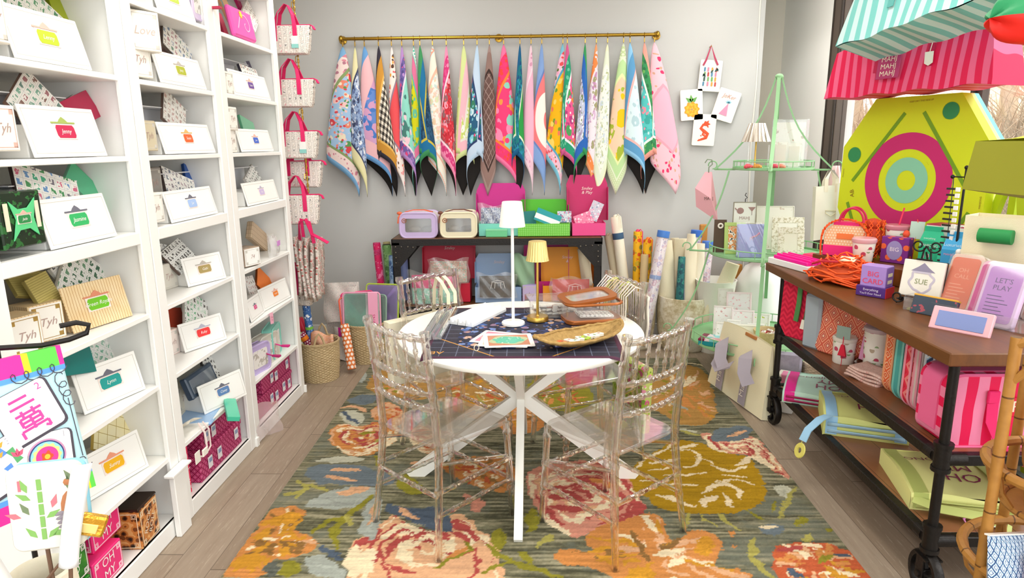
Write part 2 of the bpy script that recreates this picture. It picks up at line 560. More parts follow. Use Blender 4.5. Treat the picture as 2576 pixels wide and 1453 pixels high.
# window wall: solid white pier beside the back corner, low curb and header; the rest is glass
b = MB()
b.bx(WR, WR+.18, JAMB, WB2, 0, CEIL)
b.bx(WR, WR+.18, -1.6, JAMB, 0, .16)
b.bx(WR, WR+.18, -1.6, JAMB, 2.75, CEIL)
struct('wall_right', b, WHITEWALL)
b = MB()
def mull(y, wd=.06):
    b.bx(WR-.012, WR+.03, y-wd, y+wd, .16, 2.75, .004, m=0)
    b.bx(WR-.03, WR-.012, y-.012, y+.012, .16, 2.75, .004, m=1)
for y in (3.47, 1.8, .1): mull(y, .045)
b.bx(WR-.03, WR+.05, JAMB-.17, JAMB, .16, 2.75, .004, m=0)
b.bx(WR-.035, WR-.02, JAMB-.015, JAMB+.005, .16, 2.75, m=1)
b.bx(WR-.045, WR-.03, JAMB-.165, JAMB-.135, .16, 2.75, .004, m=1)
b.bx(WR-.03, WR+.05, -1.6, JAMB, .16, .25, .004, m=1)
b.bx(WR-.03, WR+.05, -1.6, JAMB, 2.68, 2.75, .004, m=0)
win = struct('window_1', b, [BRONZE, BRONZE_D])
b = MB()
for y0, y1 in ((3.515, JAMB-.17), (1.845, 3.425), (.145, 1.755)):
    b.bx(WR+.012, WR+.02, y0, y1, .25, 2.68)
struct('window_pane', b, clear('#ffffff', .015, .9, .01, 1.3), parent=win)
b = MB(); b.bx(WL, 1.84, WB-.012, WB, 0, .1, .003); struct('baseboard_back', b, WHITE)
b = MB(); b.bx(WL, WL+.012, -1.6, WB, 0, .1, .003); struct('baseboard_left', b, WHITE)
# thin white cable stapled in the corner
b = MB()
b.tube([(1.80, WB-.006, CEIL-.02)] + [(1.80-.006*math.sin(k*1.3), WB-.006, 2.8-.2*k) for k in range(14)], .006, 6)
solo('wall_cable', 'thin white cable running down the back wall near the corner', 'cable', b, pm('#e9e6dc', .5))

# ceiling light panels (above the frame)
for i, (x, y) in enumerate(((-.95, .4), (.95, .4), (-.95, 2.3), (.95, 2.3), (-.95, 4.2), (1.5, 4.45))):
    t = thing('ceiling_light', 'flat white ceiling light panel over the shop floor', 'ceiling light', (x, y, CEIL), group='ceiling light panels')
    f = MB()
    f.bx(-.32, .32, -.62, -.58, -.03, 0); f.bx(-.32, .32, .58, .62, -.03, 0); f.bx(-.32, -.28, -.58, .58, -.03, 0); f.bx(.28, .32, -.58, .58, -.03, 0)
    part('frame', f, WHITE, t, smooth=False)
    f = MB(); f.quad((-.28, .58, -.015), (.28, .58, -.015), (.28, -.58, -.015), (-.28, -.58, -.015))
    part('diffuser', f, pm('#fffcf6', .5, emit=6.5), t, smooth=False)

t = thing('added_pier_spot', 'added unseen white ceiling spotlight that brightens the window pier', 'spotlight', (1.0, 4.2, CEIL))  # spotlight added out of view only to brighten the pier
b = MB(); b.cyl((0, 0, 0), (0, 0, -.12), .012); b.cyl((-.02, -.02, -.1), (.09, .09, -.2), .045); part('added_spot_housing', b, WHITE, t)
ld = bpy.data.lights.new('pier_fill_beam', 'SPOT'); ld.energy = 22; ld.spot_size = math.radians(42); ld.spot_blend = .7; ld.shadow_soft_size = .05; ld.color = (1, .98, .94)
lo = bpy.data.objects.new('pier_fill_beam', ld); COL.objects.link(lo)
lo.matrix_world = Matrix.Translation((1.1, 4.3, CEIL-.21)) @ (Vector((2.25, 5.55, 1.75))-Vector((1.1, 4.3, CEIL-.21))).to_track_quat('-Z', 'Y').to_matrix().to_4x4()
# ---------------------------------------------------------------- outside the window
OUT = pm('#a8a298', .9)
b = MB(); b.bx(WR+.18, 60, -10, 60, -.35, -.15); o = struct('ground_outside', b, OUT)
b = MB()
def hill(u, v):
    x = 5.5+u*40; y = -4+v*46
    return (x, y, -.15+max(0, (x-6))*.22+.35*math.sin(x*.9+y*.7)*min(1, (x-5.5)*.3))
b.grid(hill, 40, 46, us=40, vs=46)
struct('hillside', b, pat('dry_hill', lambda g: g.ramp(g.noise(3, 6, rough=.75), [(.3, '#9a7b5d'), (.45, '#c3a484'), (.6, '#dcc7ab'), (.75, '#a98c6c')], False), rough=.95, coord='Object'), smooth=True)
def shrub(name, label, x, y, z, h, n, lean, colr, spread=.6, seed=1, group=None):
    r = random.Random(seed); b = MB()
    for k in range(n):
        a = r.uniform(0, 2*PI); sp = r.uniform(.1, spread)*h
        p = [Vector((r.uniform(-.15, .15), r.uniform(-.15, .15), 0))]
        for q in range(1, 6):
            t = q/5
            p.append(Vector((math.cos(a)*sp*t**1.4+r.uniform(-.05, .05)*h, math.sin(a)*sp*t**1.4+r.uniform(-.05, .05)*h, h*t*r.uniform(.8, 1)))+Vector((lean*t, 0, 0)))
        b.tube(p, [.011*h*(1-.75*q/5)*.5 for q in range(6)], 4)
        for q in (2, 3, 4):
            d = p[q]; e = d+Vector((r.uniform(-.3, .3)*h, r.uniform(-.3, .3)*h, r.uniform(.1, .35)*h))
            b.tube([d, (d+e)/2+Vector((0, 0, .03*h)), e], [.0035*h, .0025*h, .001*h], 3)
    solo(name, label, 'shrub', b, colr, (x, y, z), group=group)
TWIG = pm('#a88a6e', .9); TWIG2 = pm('#c0a184', .9)
def tree(x, y, z, h, label, seed):
    r = random.Random(seed)
    t = thing('bare_tree', label, 'tree', (x, y, z), group='bare trees outside')
    b = MB(); B2 = MB()
    tr = [Vector((.06*h*math.sin(q*.9+seed)*q/8, .05*h*math.cos(q*1.1)*q/8, h*q/8)) for q in range(9)]
    b.tube(tr, [.035*h*(1-.85*q/8) for q in range(9)], 8)
    def br(p, d, l, rad, lev):
        e = [p]
        for q in range(1, 5):
            d = (d+Vector((r.uniform(-.25, .25), r.uniform(-.25, .25), r.uniform(-.05, .2)))).normalized()
            e.append(e[-1]+d*l/4)
        B2.tube(e, [rad*(1-.7*q/4) for q in range(5)], 4)
        if lev < 3:
            for q in (2, 3, 4):
                for _ in range(2 if lev < 2 else 1):
                    br(e[q], (d+Vector((r.uniform(-1, 1), r.uniform(-1, 1), r.uniform(-.2, .7)))).normalized(), l*.6, rad*.5, lev+1)
    for q in range(2, 9):
        for _ in range(2):
            a = r.uniform(0, 2*PI)
            br(tr[q], Vector((math.cos(a), math.sin(a), .6)).normalized(), h*.36*(1.15-q/10), .011*h, 0)
    part('trunk', b, pm('#b59a80', .9), t); part('branches', B2, TWIG2, t)
tree(6.75, 14.2, .1, 6.5, 'pale bare tree nearest the dark window jamb', 1)
tree(13.6, 19.6, 1.4, 7.5, 'pale bare tree rising behind the striped bags', 2)
tree(9.6, 20.5, .6, 8.0, 'slender bare tree farther back by the window jamb', 3)
tree(8.6, 10.8, .5, 5.0, 'bare tree seen between the red bag and the olive bag', 4)
for i, (x, y) in enumerate([(.50*y+.25*(-1)**k, y) for k, y in enumerate((7.4, 8.8, 10.2, 11.6, 13.0, 15.6, 17.4))]+[(.70*y+.3*(-1)**k, y) for k, y in enumerate((5.6, 7.2, 8.9))]+[(5.6, 8.6), (7.4, 12.2), (4.1, 3.6), (10.5, 15.0)]):
    shrub('dry_shrub', 'dry twiggy shrub on the slope beyond the window', x, y, -.15+max(0, (x-6))*.2, 1.9+.4*math.sin(i*2.3), 85, .1, TWIG if i % 2 else TWIG2, .36, i, 'dry shrubs outside')
b = MB(); b.tube([(5.0, 30, 6.6), (5.0, 12, 5.2), (5.0, -4, 5.4)], .02, 5)
solo('utility_wire', 'thin dark wire strung across the view outside', 'wire', b, pm('#6b6259', .8))

# ================================================================ WHITE BOOKCASES
BX = -1.49          # front plane of the bookcases
SHELF_Z = [2.45, 2.155, 1.862, 1.572, 1.285, .962, .662, .345, .075]   # top faces
def bookcase(y0, y1, label):
    t = thing('bookcase', label, 'bookcase', (BX, (y0+y1)/2, 0), group='white bookcases along the left wall')
    h = (y1-y0)/2
    b = MB(); b.bx(-.42, -.02, -h, -h+.04, 0, 2.65, .002); b.bx(-.42, -.02, h-.04, h, 0, 2.65, .002); b.bx(-.42, 0, -h, h, 2.62, 2.65, .003)
    part('side_panels', b, PANEL, t)
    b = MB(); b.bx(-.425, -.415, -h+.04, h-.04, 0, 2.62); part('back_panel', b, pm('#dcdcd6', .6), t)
    b = MB()
    b.bx(-.02, 0, -h, -h+.062, .0, 2.62, .003); b.bx(-.02, 0, h-.062, h, .0, 2.62, .003)
    b.bx(-.02, -.001, -h+.062, h-.062, .0, .075, .003)
    b.bx(-.02, -.001, -h+.062, h-.062, 1.238, 1.285, .003)
    b.bx(-.006, .012, -h-.003, -h+.012, 0, .05, .002); b.bx(-.006, .012, h-.012, h+.003, 0, .05, .002)
    part('face_frame', b, PANEL, t)
    for z in SHELF_Z:
        b = MB(); b.bx(-.41, -.022 if abs(z-1.285) < .01 else -.006, -h+.042, h-.042, z-(.02 if z > .1 else .03), z, .002)
        part('shelf', b, PANEL, t)
    return t
bookcase(1.745, 2.552, 'tall white bookcase nearest the camera, behind the tile picture banner')
bookcase(2.558, 3.312, 'tall white bookcase in the middle of the row of three')
bookcase(3.318, 4.125, 'tall white bookcase at the far end beside the hanging bags')

# ================================================================ ROUND TABLE
TC = (-.035, 2.965)
t = thing('round_table', 'white round table with crossed legs in the middle of the floral rug', 'table', (*TC, 0))
b = MB(); b.lathe([(0, .729), (.545, .729), (.562, .732), (.568, .74), (.568, .75), (.562, .757), (0, .757)], 96)
part('tabletop', b, pm('#f6f3ea', .35), t)
for k in range(4):
    a = math.radians(270+90*k-1)
    d = Vector((math.cos(a), math.sin(a), 0)); tg = Vector((-math.sin(a), math.cos(a), 0))
    b = MB()
    b.tube([d*.545+Vector((0, 0, .002)), d*.012+Vector((0, 0, .42)), d*.40+Vector((0, 0, .728))], 1, sec=[(.018, .036), (-.018, .036), (-.018, -.036), (.018, -.036)][::-1],
           up=lambda i, tg=tg, d=d: [Vector((.4*d.x, .4*d.y, .7)), Vector((d.x, d.y, 0)), Vector((.5*d.x, .5*d.y, -.7))][i])
    # flat foot and top plate
    part('leg', b, pm('#f4f2ea', .4), t, ang=20)

# ================================================================ CLEAR CHIAVARI CHAIRS
def ringed(b, p0, p1, r, rings, bump=1.28, n=10, bow=None):
    """rod with bamboo-like rings at the given fractions"""
    P = [0.0]; R = [r]
    L = (Vector(p1)-Vector(p0)).length
    for q in sorted(rings):
        e = .006/L
        for dx, k in ((-2.0, 1), (-1.2, bump), (1.2, bump), (2.0, 1)):
            P.append(q+dx*e); R.append(r*k)
    P.append(1.0); R.append(r)
    pts = []
    for q in P:
        v = Vector(p0).lerp(Vector(p1), q)
        if bow: v += Vector(bow)*4*q*(1-q)
        pts.append(v)
    b.tube(pts, R, n)

def chair(label, loc, rz):
    t = thing('chiavari_chair', label, 'chair', loc, rz)
    # seat
    s = MB(); out = rrect(.385, .395, .05, 5); out = [(x*(1+.06*(y/.2)), y) for x, y in out]
    s.prism(out, .437, .457, .006); part('seat', s, SEATC, t)
    def post(x, side):
        pts = [(x*1.17, -.235, 0), (x*1.06, -.205, .25), (x*1.0, -.19, .44), (x*.99, -.205, .66), (x*1.0, -.235, .905)]
        b = MB()
        fine = []; R = []
        N = 60
        for k in range(N+1):
            q = k/N*4; i = min(3, int(q)); v = Vector(pts[i]).lerp(Vector(pts[i+1]), q-i)
            fine.append(v)
            z = v.z; rr = .0165 if z > .2 else .0145
            for zz in (.17, .275, .40, .46, .60, .665, .74, .81):
                if abs(z-zz) < .008: rr *= 1.22
            R.append(rr)
        fine.append(fine[-1]+Vector((0, -.002, .018))); R.append(.019); R[-2] = .0215
        b.tube(fine, R, 12); part('rear_post', b, CAST, t)
    post(.178, 1); post(-.178, -1)
    for x in (.185, -.185):
        b = MB(); ringed(b, (x*1.06, .2, 0), (x, .178, .44), .015, (.3, .38, .62, .9), 1.22); part('front_leg', b, CAST, t)
    # back rails and spindles
    bw = (0, -.028, 0)
    def rail(name, y, z, r, rings):
        b = MB(); ringed(b, (-.176, y, z), (.176, y, z), r, rings, 1.3, 10, bw); part(name, b, CAST, t)
    rail('top_rail', -.232, .892, .0125, (.18, .34, .5, .66, .82))
    rail('back_rail', -.213, .728, .0105, (.14, .26, .38, .5, .62, .74, .86))
    rail('back_rail', -.206, .668, .010, (.14, .26, .38, .5, .62, .74, .86))
    rail('back_rail', -.2, .605, .010, (.14, .26, .38, .5, .62, .74, .86))
    for k in range(6):
        q = (k+1)/7; x = -.176+.352*q; yb = -.028*4*q*(1-q)
        b = MB(); ringed(b, (x, -.213+yb, .735), (x, -.232+yb, .888), .0065, (.3, .68), 1.55, 8); part('spindle', b, CAST, t)
    # stretchers
    for x in (.188, -.188):
        for z in (.272, .175):
            b = MB(); ringed(b, (x*1.03, -.205-.01, z), (x*1.02, .19, z), .0095, (.2, .4, .6, .8), 1.25, 8); part('stretcher', b, CAST, t)
        b = MB(); ringed(b, (x, -.19, .385), (x*.98, .18, .285), .008, (.33, .66), 1.25, 8); part('stretcher', b, CAST, t)
    for y, z in ((-.212, .255), (.19, .265), (.192, .18)):
        b = MB(); ringed(b, (-.188, y, z), (.188, y, z), .0095, (.2, .4, .6, .8), 1.25, 8); part('stretcher', b, CAST, t)
    return t
ch = chair('clear chair at the front left of the table, its back to the bookcases', (-.352, 2.598, .012), -42)
dup(ch, (.336, 2.545, .012), 40, 'clear chair at the front right of the table, its back to the display cart')
dup(ch, (-.375, 3.285, .012), -137, 'clear chair at the back left of the table with a cream tote hung on it')
dup(ch, (.285, 3.235, .012), 113, 'clear chair at the back right of the table hung with cloth drawstrings')

# ================================================================ CONSOLE TABLE BY THE BACK WALL
WOODT = pat('oak_top', lambda g: g.mix(g.noise(1.0, 6, (lambda n: (g.nt.links.new(g.vec, n.inputs[0]), setattr(n, 'operation', 'MULTIPLY'), n.inputs[1].__setattr__('default_value', (3, 40, 20)), n.outputs[0])[3])(g.nt.nodes.new('ShaderNodeVectorMath'))), '#7a4c24', '#4a2c14'), rough=.4, coord='Object', spec=.4)
WOODY = pat('oak_cart', lambda g: g.mix(g.noise(1.0, 6, (lambda n: (g.nt.links.new(g.vec, n.inputs[0]), setattr(n, 'operation', 'MULTIPLY'), n.inputs[1].__setattr__('default_value', (40, 3, 20)), n.outputs[0])[3])(g.nt.nodes.new('ShaderNodeVectorMath'))), '#7d4c20', '#4a2a10'), rough=.38, coord='Object', spec=.4)
CX0, CX1, CY0, CY1, CZ = -1.045, .570, 5.01, 5.40, .90
t = thing('console_table', 'long wooden console table with black riveted iron frame against the back wall', 'console table', ((CX0+CX1)/2, (CY0+CY1)/2, 0))
hx, hy = (CX1-CX0)/2, (CY1-CY0)/2
b = MB(); b.bx(-hx+.004, hx-.004, -hy+.004, hy-.004, CZ-.028, CZ, .003); part('tabletop', b, WOODT, t)
b = MB()
for s in (-1, 1):
    y = s*(hy-.004)
    b.bx(-hx, hx, y-.004, y+.004, CZ-.055, CZ-.004)
    for k in (-1, 1):
        gx = k*(hx-.002)
        b.prism([(0, 0), (.19, 0), (.19, -.02), (.06, -.17), (0, -.17)], -.003, .003, M=T(gx, y-s*-.006, CZ-.05, 90, 0, 0) @ Matrix.Diagonal((-k, 1, 1, 1)))
for k in (-1, 1):
    b.bx(k*hx-.004, k*hx+.004, -hy, hy, CZ-.055, CZ-.004)
part('iron_apron', b, BLACK, t)
for sx in (-1, 1):
    for sy in (-1, 1):
        b = MB(); x = sx*(hx-.03); y = sy*(hy-.03)
        b.bx(x-.03, x+.03, y-.004+sy*.026, y+.004+sy*.026, 0, CZ-.03, .002)
        b.bx(x-.004+sx*.026, x+.004+sx*.026, y-.03, y+.03, 0, CZ-.03, .002)
        part('leg', b, BLACK, t)
for k in range(14):
    b = MB(); sx = 1 if k < 7 else -1; q = k % 7
    px, pz = ((.03, .03), (.075, .03), (.125, .03), (.165, .035), (.03, .075), (.03, .115), (.028, .155))[q]
    b.ball((sx*(hx-px), -hy-.012, CZ-.03-pz), .0062, 8); part('rivet', b, pm('#7d766c', .35, .8), t)
b = MB(); b.bx(-hx+.03, hx-.03, -hy+.03, hy-.03, .33, .36, .003); part('lower_shelf', b, WOODT, t)
b = MB(); b.bx(-hx+.02, hx-.02, -hy+.008, -hy+.016, .31, .36); b.bx(-hx+.02, hx-.02, hy-.016, hy-.008, .31, .36)
part('shelf_rail', b, BLACK, t)

# ================================================================ BRASS RAIL
t = thing('brass_rail', 'long brass rod with ball ends mounted across the back wall', 'rail', (-.215, WB-.075, 2.411))
b = MB(); b.cyl((-1.21, 0, 0), (1.21, 0, 0), .0125, n=12); part('rod', b, BRASS, t)
for x in (-1.225, 0, 1.225):
    b = MB(); b.lathe([(0, .074), (.03, .074), (.032, .07), (.03, .064), (.014, .06), (.0125, .0), (0, 0)], 16, M=T(x, 0, 0, rx=-90) ); part('bracket', b, BRASS, t)
for x in (-1.22, 1.22):
    b = MB(); b.ball((x, 0, 0), (.02, .026, .026), 14); part('finial', b, BRASS, t)

# ================================================================ WHEELED DISPLAY CART
KX0, KX1, KY0, KY1, KZ = 1.345, 2.12, 2.035, 3.70, .935
t = thing('display_cart', 'wooden three tier cart on black iron pipe legs and big spoked wheels', 'cart', ((KX0+KX1)/2, (KY0+KY1)/2, 0))
hx, hy = (KX1-KX0)/2, (KY1-KY0)/2
b = MB(); b.bx(-hx, hx, -hy, hy, KZ-.045, KZ, .004); part('top_board', b, WOODY, t)
LX, LY = hx-.075, hy-.085
PIPE = pm('#231f1c', .45, .5, bump=.15, bs=90)
for z, nm in ((.545, 'middle_shelf'), (.235, 'bottom_shelf')):
    b = MB(); b.bx(-LX+.02, LX-.02, -LY+.02, LY-.02, z-.022, z, .002)
    part(nm, b, pat('cart_boards', lambda g: g.mix(g.m('LESS_THAN', g.m('FRACT', g.m('DIVIDE', g.u, .14)), .02), g.mix(g.noise(6, 4), '#a06a48', '#7c4c30'), '#3a2317'), rough=.3, spec=.5), t)
    b = MB()
    for s in (-1, 1):
        b.bx(s*LX-.018, s*LX+.018, -LY, LY, z-.035, z+.004, .003); b.bx(-LX, LX, s*LY-.018, s*LY+.018, z-.035, z+.004, .003)
    part('shelf_frame', b, PIPE, t)
for sx in (-1, 1):
    for sy in (-1, 1):
        x, y = sx*LX, sy*LY
        b = MB(); b.cyl((x, y, .2), (x, y, KZ-.04), .0165)
        for z in (.545, .235):
            b.cyl((x, y, z-.055), (x, y, z+.04), .026); b.cyl((x, y, z-.06), (x, y, z-.045), .031); b.cyl((x, y, z+.03), (x, y, z+.045), .031)
            b.cyl((x, y-sy*.03, z-.015), (x, y-sy*.075, z-.015), .024); b.cyl((x, y, z-.015), (x+.075*(-sx), y, z-.015), .024)
        b.cyl((x, y, KZ-.055), (x, y, KZ-.045), .045)
        part('leg', b, PIPE, t)
        cst = MB(); cst.cyl((x, y, .15), (x, y, .2), .02); cst.bx(x-.03, x+.03, y-.035, y+.035, .15, .157)
        for dx in (-.026, .026): cst.bx(x+dx-.003, x+dx+.003, y-.022, y+.022, .068, .155, .002)
        cst.cyl((x-.035, y, .085), (x+.035, y, .085), .012)
        co = part('caster', cst, PIPE, t)
        wl = MB(); M = T(x, y, .085, ry=90)
        wl.lathe([(.066, -.017), (.082, -.017), (.085, -.012), (.085, .012), (.082, .017), (.066, .017), (.066, -.017)], 32, M=M)
        for k in range(5):
            a = 2*PI*k/5+.3; wl.bx(.01, .07, -.008, .008, -.008, .008, .002, M=M @ Matrix.Rotation(a, 4, 'Z'))
        wl.lathe([(0, -.02), (.02, -.02), (.02, .02), (0, .02)], 14, M=M)
        part('wheel', wl, PIPE, t)

# ================================================================ FLORAL RUG
RUG_PAL = 'e0ad84 d8937c b2504a c2603c f0dcb6 cf8a4c cf9432 b0891f 8f8930 aca457 6f7a80 a7aca2 556170 8f6a3c b5894a c3c2ac 62655c'.split()
RUG = [(3,14,108,-220,837,-224,898,-195,917,-147,897,-117,831,-131,788,-172,798,-205,815),
(3,14,69,-134,897,-95,916,-38,883,-15,803,-23,740,-59,722,-99,763,-126,820),
(3,14,108,134,816,184,887,207,913,232,926,251,913,249,855,233,774,224,736,199,709,173,714,159,750,135,774),
(3,7,8,-206,917,-177,945,-131,937,-132,884,-170,878),
(3,5,13,-43,763,-15,808,24,798,27,722,-5,681,-35,701),
(2,0,64,-139,701,-124,718,-101,705,-89,666,-102,637,-123,651),
(3,9,100,65,759,94,784,118,759,118,714,93,685,70,710),
(2,0,104,82,677,101,693,116,677,111,647,90,633,79,647),
(0,11,0,-252,879,-249,918,-231,898,-226,843),
(0,10,0,136,693,156,705,166,689,148,669),
(3,8,103,-3,857,41,894,75,875,88,800,64,745,24,760,1,795),
(1,4,22,234,933,251,928,260,911),
(1,11,34,180,779,193,759),
(1,9,24,165,714,176,693,193,685),
(1,15,20,169,703,189,697),
(0,10,0,-234,788,-222,809,-200,809,-192,783,-205,773,-225,778),
(2,5,60,-193,740,-191,778,-177,788,-159,763,-142,740,-148,714,-158,709,-178,722),
(0,15,0,-230,740,-228,759,-208,754,-194,736,-197,709,-213,718),
(1,12,22,-228,754,-213,731,-199,718),
(1,0,26,-233,764,-220,771,-200,754),
(2,5,44,-229,705,-222,718,-208,714,-193,709,-178,722,-166,731,-148,705,-146,666,-161,644,-174,633,-196,640,-204,655,-218,662,-225,681),
(1,8,34,-192,689,-177,693),
(1,9,24,-169,666,-167,677),
(0,15,0,-226,623,-211,633,-188,637,-167,630,-174,620,-202,620),
(0,10,0,-227,604,-220,615,-198,617,-166,613,-145,601,-129,589,-130,577,-142,571,-164,574,-193,574,-211,582),
(0,0,0,-203,605,-188,612,-162,601,-194,602),
(0,0,0,-207,595,-192,595,-162,581,-181,581),
(0,8,0,-164,630,-160,640,-149,620,-151,607),
(0,11,0,-205,533,-202,551,-184,568,-157,574,-140,565,-147,552,-154,533,-174,531),
(0,0,0,-185,560,-164,572,-144,568,-167,556),
(1,9,22,-230,557,-219,560,-213,565),
(1,9,24,-227,585,-213,571,-216,549),
(1,9,22,-216,577,-203,571,-191,565),
(3,5,73,-96,617,-60,634,-19,637,-12,598,-19,558,-40,566,-71,586),
(0,8,0,-130,592,-120,598,-102,577,-95,557,-119,557),
(1,0,28,-121,620,-101,623),
(0,1,0,-63,560,-41,552,-41,531,-51,529),
(3,5,133,-233,435,-232,446,-233,466,-233,486,-232,506,-231,531,-213,541,-200,528,-196,511,-202,502,-185,493,-175,480,-177,466,-186,462,-194,458,-203,458,-202,435),
(0,6,0,-232,504,-218,526,-202,528,-202,509,-218,507),
(0,13,0,-193,484,-183,482,-181,466,-188,472),
(0,16,0,-206,452,-194,454,-188,435,-199,435),
(0,8,0,-193,456,-182,458,-174,445,-181,435,-190,441),
(0,11,0,-178,458,-172,466,-152,454,-138,441,-137,436,-163,435),
(0,12,0,-174,478,-156,470,-143,456,-155,458,-169,468),
(1,8,26,-147,554,-153,536,-162,516,-165,500,-155,472),
(1,8,22,-184,495,-174,514,-162,516),
(0,9,0,-164,528,-152,519,-151,502,-160,512),
(0,8,0,-173,502,-163,502,-156,483,-166,485),
(2,0,44,-144,466,-147,485,-139,489,-131,500,-124,521,-118,524,-102,507,-80,498,-63,496,-71,524,-58,524,-46,512,-43,501,-32,488,-25,475,-24,457,-20,446,-18,412,-71,388,-121,403,-137,436),
(0,11,0,-144,500,-147,526,-147,549,-140,557,-132,544,-128,507,-127,487,-134,483),
(0,0,0,-138,502,-142,536,-138,549,-134,519),
(0,12,0,-130,544,-116,536,-100,531,-85,539,-73,531,-64,505,-65,496,-80,500,-91,505,-103,514,-118,524,-127,526),
(0,0,0,-120,539,-111,531,-92,514,-112,521),
(1,4,44,-141,476,-139,456,-132,440),
(1,4,34,-127,474,-128,458,-122,443),
(1,2,20,-123,455,-121,476,-113,494,-103,500),
(1,2,20,-113,462,-110,483,-99,491,-88,496),
(1,4,34,-100,485,-103,470,-97,459),
(1,2,24,-108,453,-99,445,-88,442),
(1,4,28,-41,492,-35,482),
(1,4,28,-62,487,-69,477),
(1,2,20,-64,507,-52,501,-44,485),
(1,2,18,-78,489,-68,485),
(1,4,26,-88,485,-93,477),
(1,2,20,-66,467,-51,467,-43,473),
(0,8,0,-34,501,-21,503,-19,475,-30,471),
(1,8,20,-73,447,-58,463,-48,471),
(0,8,0,-55,485,-49,483,-43,469,-49,469),
(1,8,20,-35,479,-26,465,-11,455),
(1,8,18,-37,442,-26,451,-15,455),
(1,5,22,-65,461,-52,475),
(0,8,0,-4,529,6,537,7,503,-3,496),
(2,1,44,-3,587,2,606,13,613,35,623,70,626,94,613,99,585,104,561,102,532,95,520,82,512,63,508,43,489,32,492,16,512,6,537,-1,558),
(1,2,60,22,553,36,558,48,550),
(1,2,40,22,537,36,532,50,537),
(1,2,26,16,567,33,573),
(1,4,16,23,561,36,557),
(1,2,40,91,553,100,537,96,525),
(1,4,24,15,517,24,505,33,494),
(1,5,30,60,587,75,581,81,564),
(2,7,87,103,613,126,640,146,658,159,673,185,669,199,647,227,633,229,613,225,582,223,562,211,543,190,528,165,525,139,527,115,532,109,553,99,567,96,585),
(0,7,0,113,619,145,651,183,662,224,626,223,582,211,546,165,527,117,535,103,573),
(1,4,16,158,651,179,643,174,619,155,610),
(1,4,26,150,647,180,662),
(1,4,18,124,619,156,629),
(1,4,12,117,603,151,613),
(1,4,16,119,576,159,576),
(1,4,14,133,594,155,597,175,600),
(1,4,14,105,585,122,585),
(1,4,18,183,616,198,602,220,613),
(1,4,26,210,616,228,631),
(1,4,26,161,562,184,582,197,567,192,553),
(1,4,34,155,538,163,552,171,553),
(1,4,30,120,556,135,548,148,537),
(1,4,16,181,559,181,538),
(1,4,12,181,629,188,619),
(1,4,12,178,582,200,588,217,576),
(1,4,10,191,597,212,588),
(2,1,44,190,689,203,697,200,669,240,685,251,677,254,647,254,616,254,582,244,594,234,626,221,640,201,643,192,658),
(0,10,0,201,685,215,705,238,709,251,714,254,697,238,677,213,667,200,669),
(0,0,0,217,681,247,705,244,693,225,681),
(0,15,0,227,573,246,576,245,559,234,551),
(1,9,16,251,573,234,546,216,518),
(0,8,0,215,538,227,551,224,540,214,528),
(0,8,0,221,508,235,523,242,520,234,509),
(0,8,0,248,504,258,506,249,495),
(0,9,0,221,488,236,499,228,484),
(1,9,14,150,525,159,506),
(1,9,14,165,525,176,501),
(1,9,18,141,527,132,501),
(1,8,14,192,528,202,518),
(1,9,24,7,476,18,491),
(0,10,0,191,506,206,513,217,508,212,497,196,493),
(1,4,20,192,506,209,506),
(1,5,26,168,495,170,494),
(1,5,26,163,477,164,477),
(3,5,13,16,466,33,474,54,470,44,492,63,508,83,515,109,530,117,515,115,492,116,483,136,499,151,499,157,484,152,465,140,453,156,451,169,442,170,438,132,408,78,407,64,437,50,451,26,452),
(0,6,0,75,449,93,453,94,437,90,424,69,424),
(0,6,0,133,481,145,492,153,486,148,469,132,465),
(1,4,32,100,467,123,473),
(1,4,26,101,522,106,499),
(1,4,24,109,453,123,463),
(1,13,26,85,499,90,481,93,461),
(1,13,24,123,488,107,473),
(1,6,26,54,466,67,455),
(1,6,26,109,515,111,496),
(3,3,100,194,473,206,484,228,484,251,480,256,466,257,443,248,425,183,425,186,455),
(1,2,26,198,473,219,478),
(0,8,0,219,456,232,468,244,468,232,458),
(0,12,0,198,454,205,446,207,438,195,438),
(1,12,20,240,469,249,466),
(1,4,22,221,482,235,478),
(1,9,26,185,490,176,465,176,450,182,438),
(1,8,24,-14,454,6,447,24,439),
(1,8,24,-7,470,1,452)]
RX0, RX1, RY0, RY1 = -1.170, 1.272, 1.45, 4.785
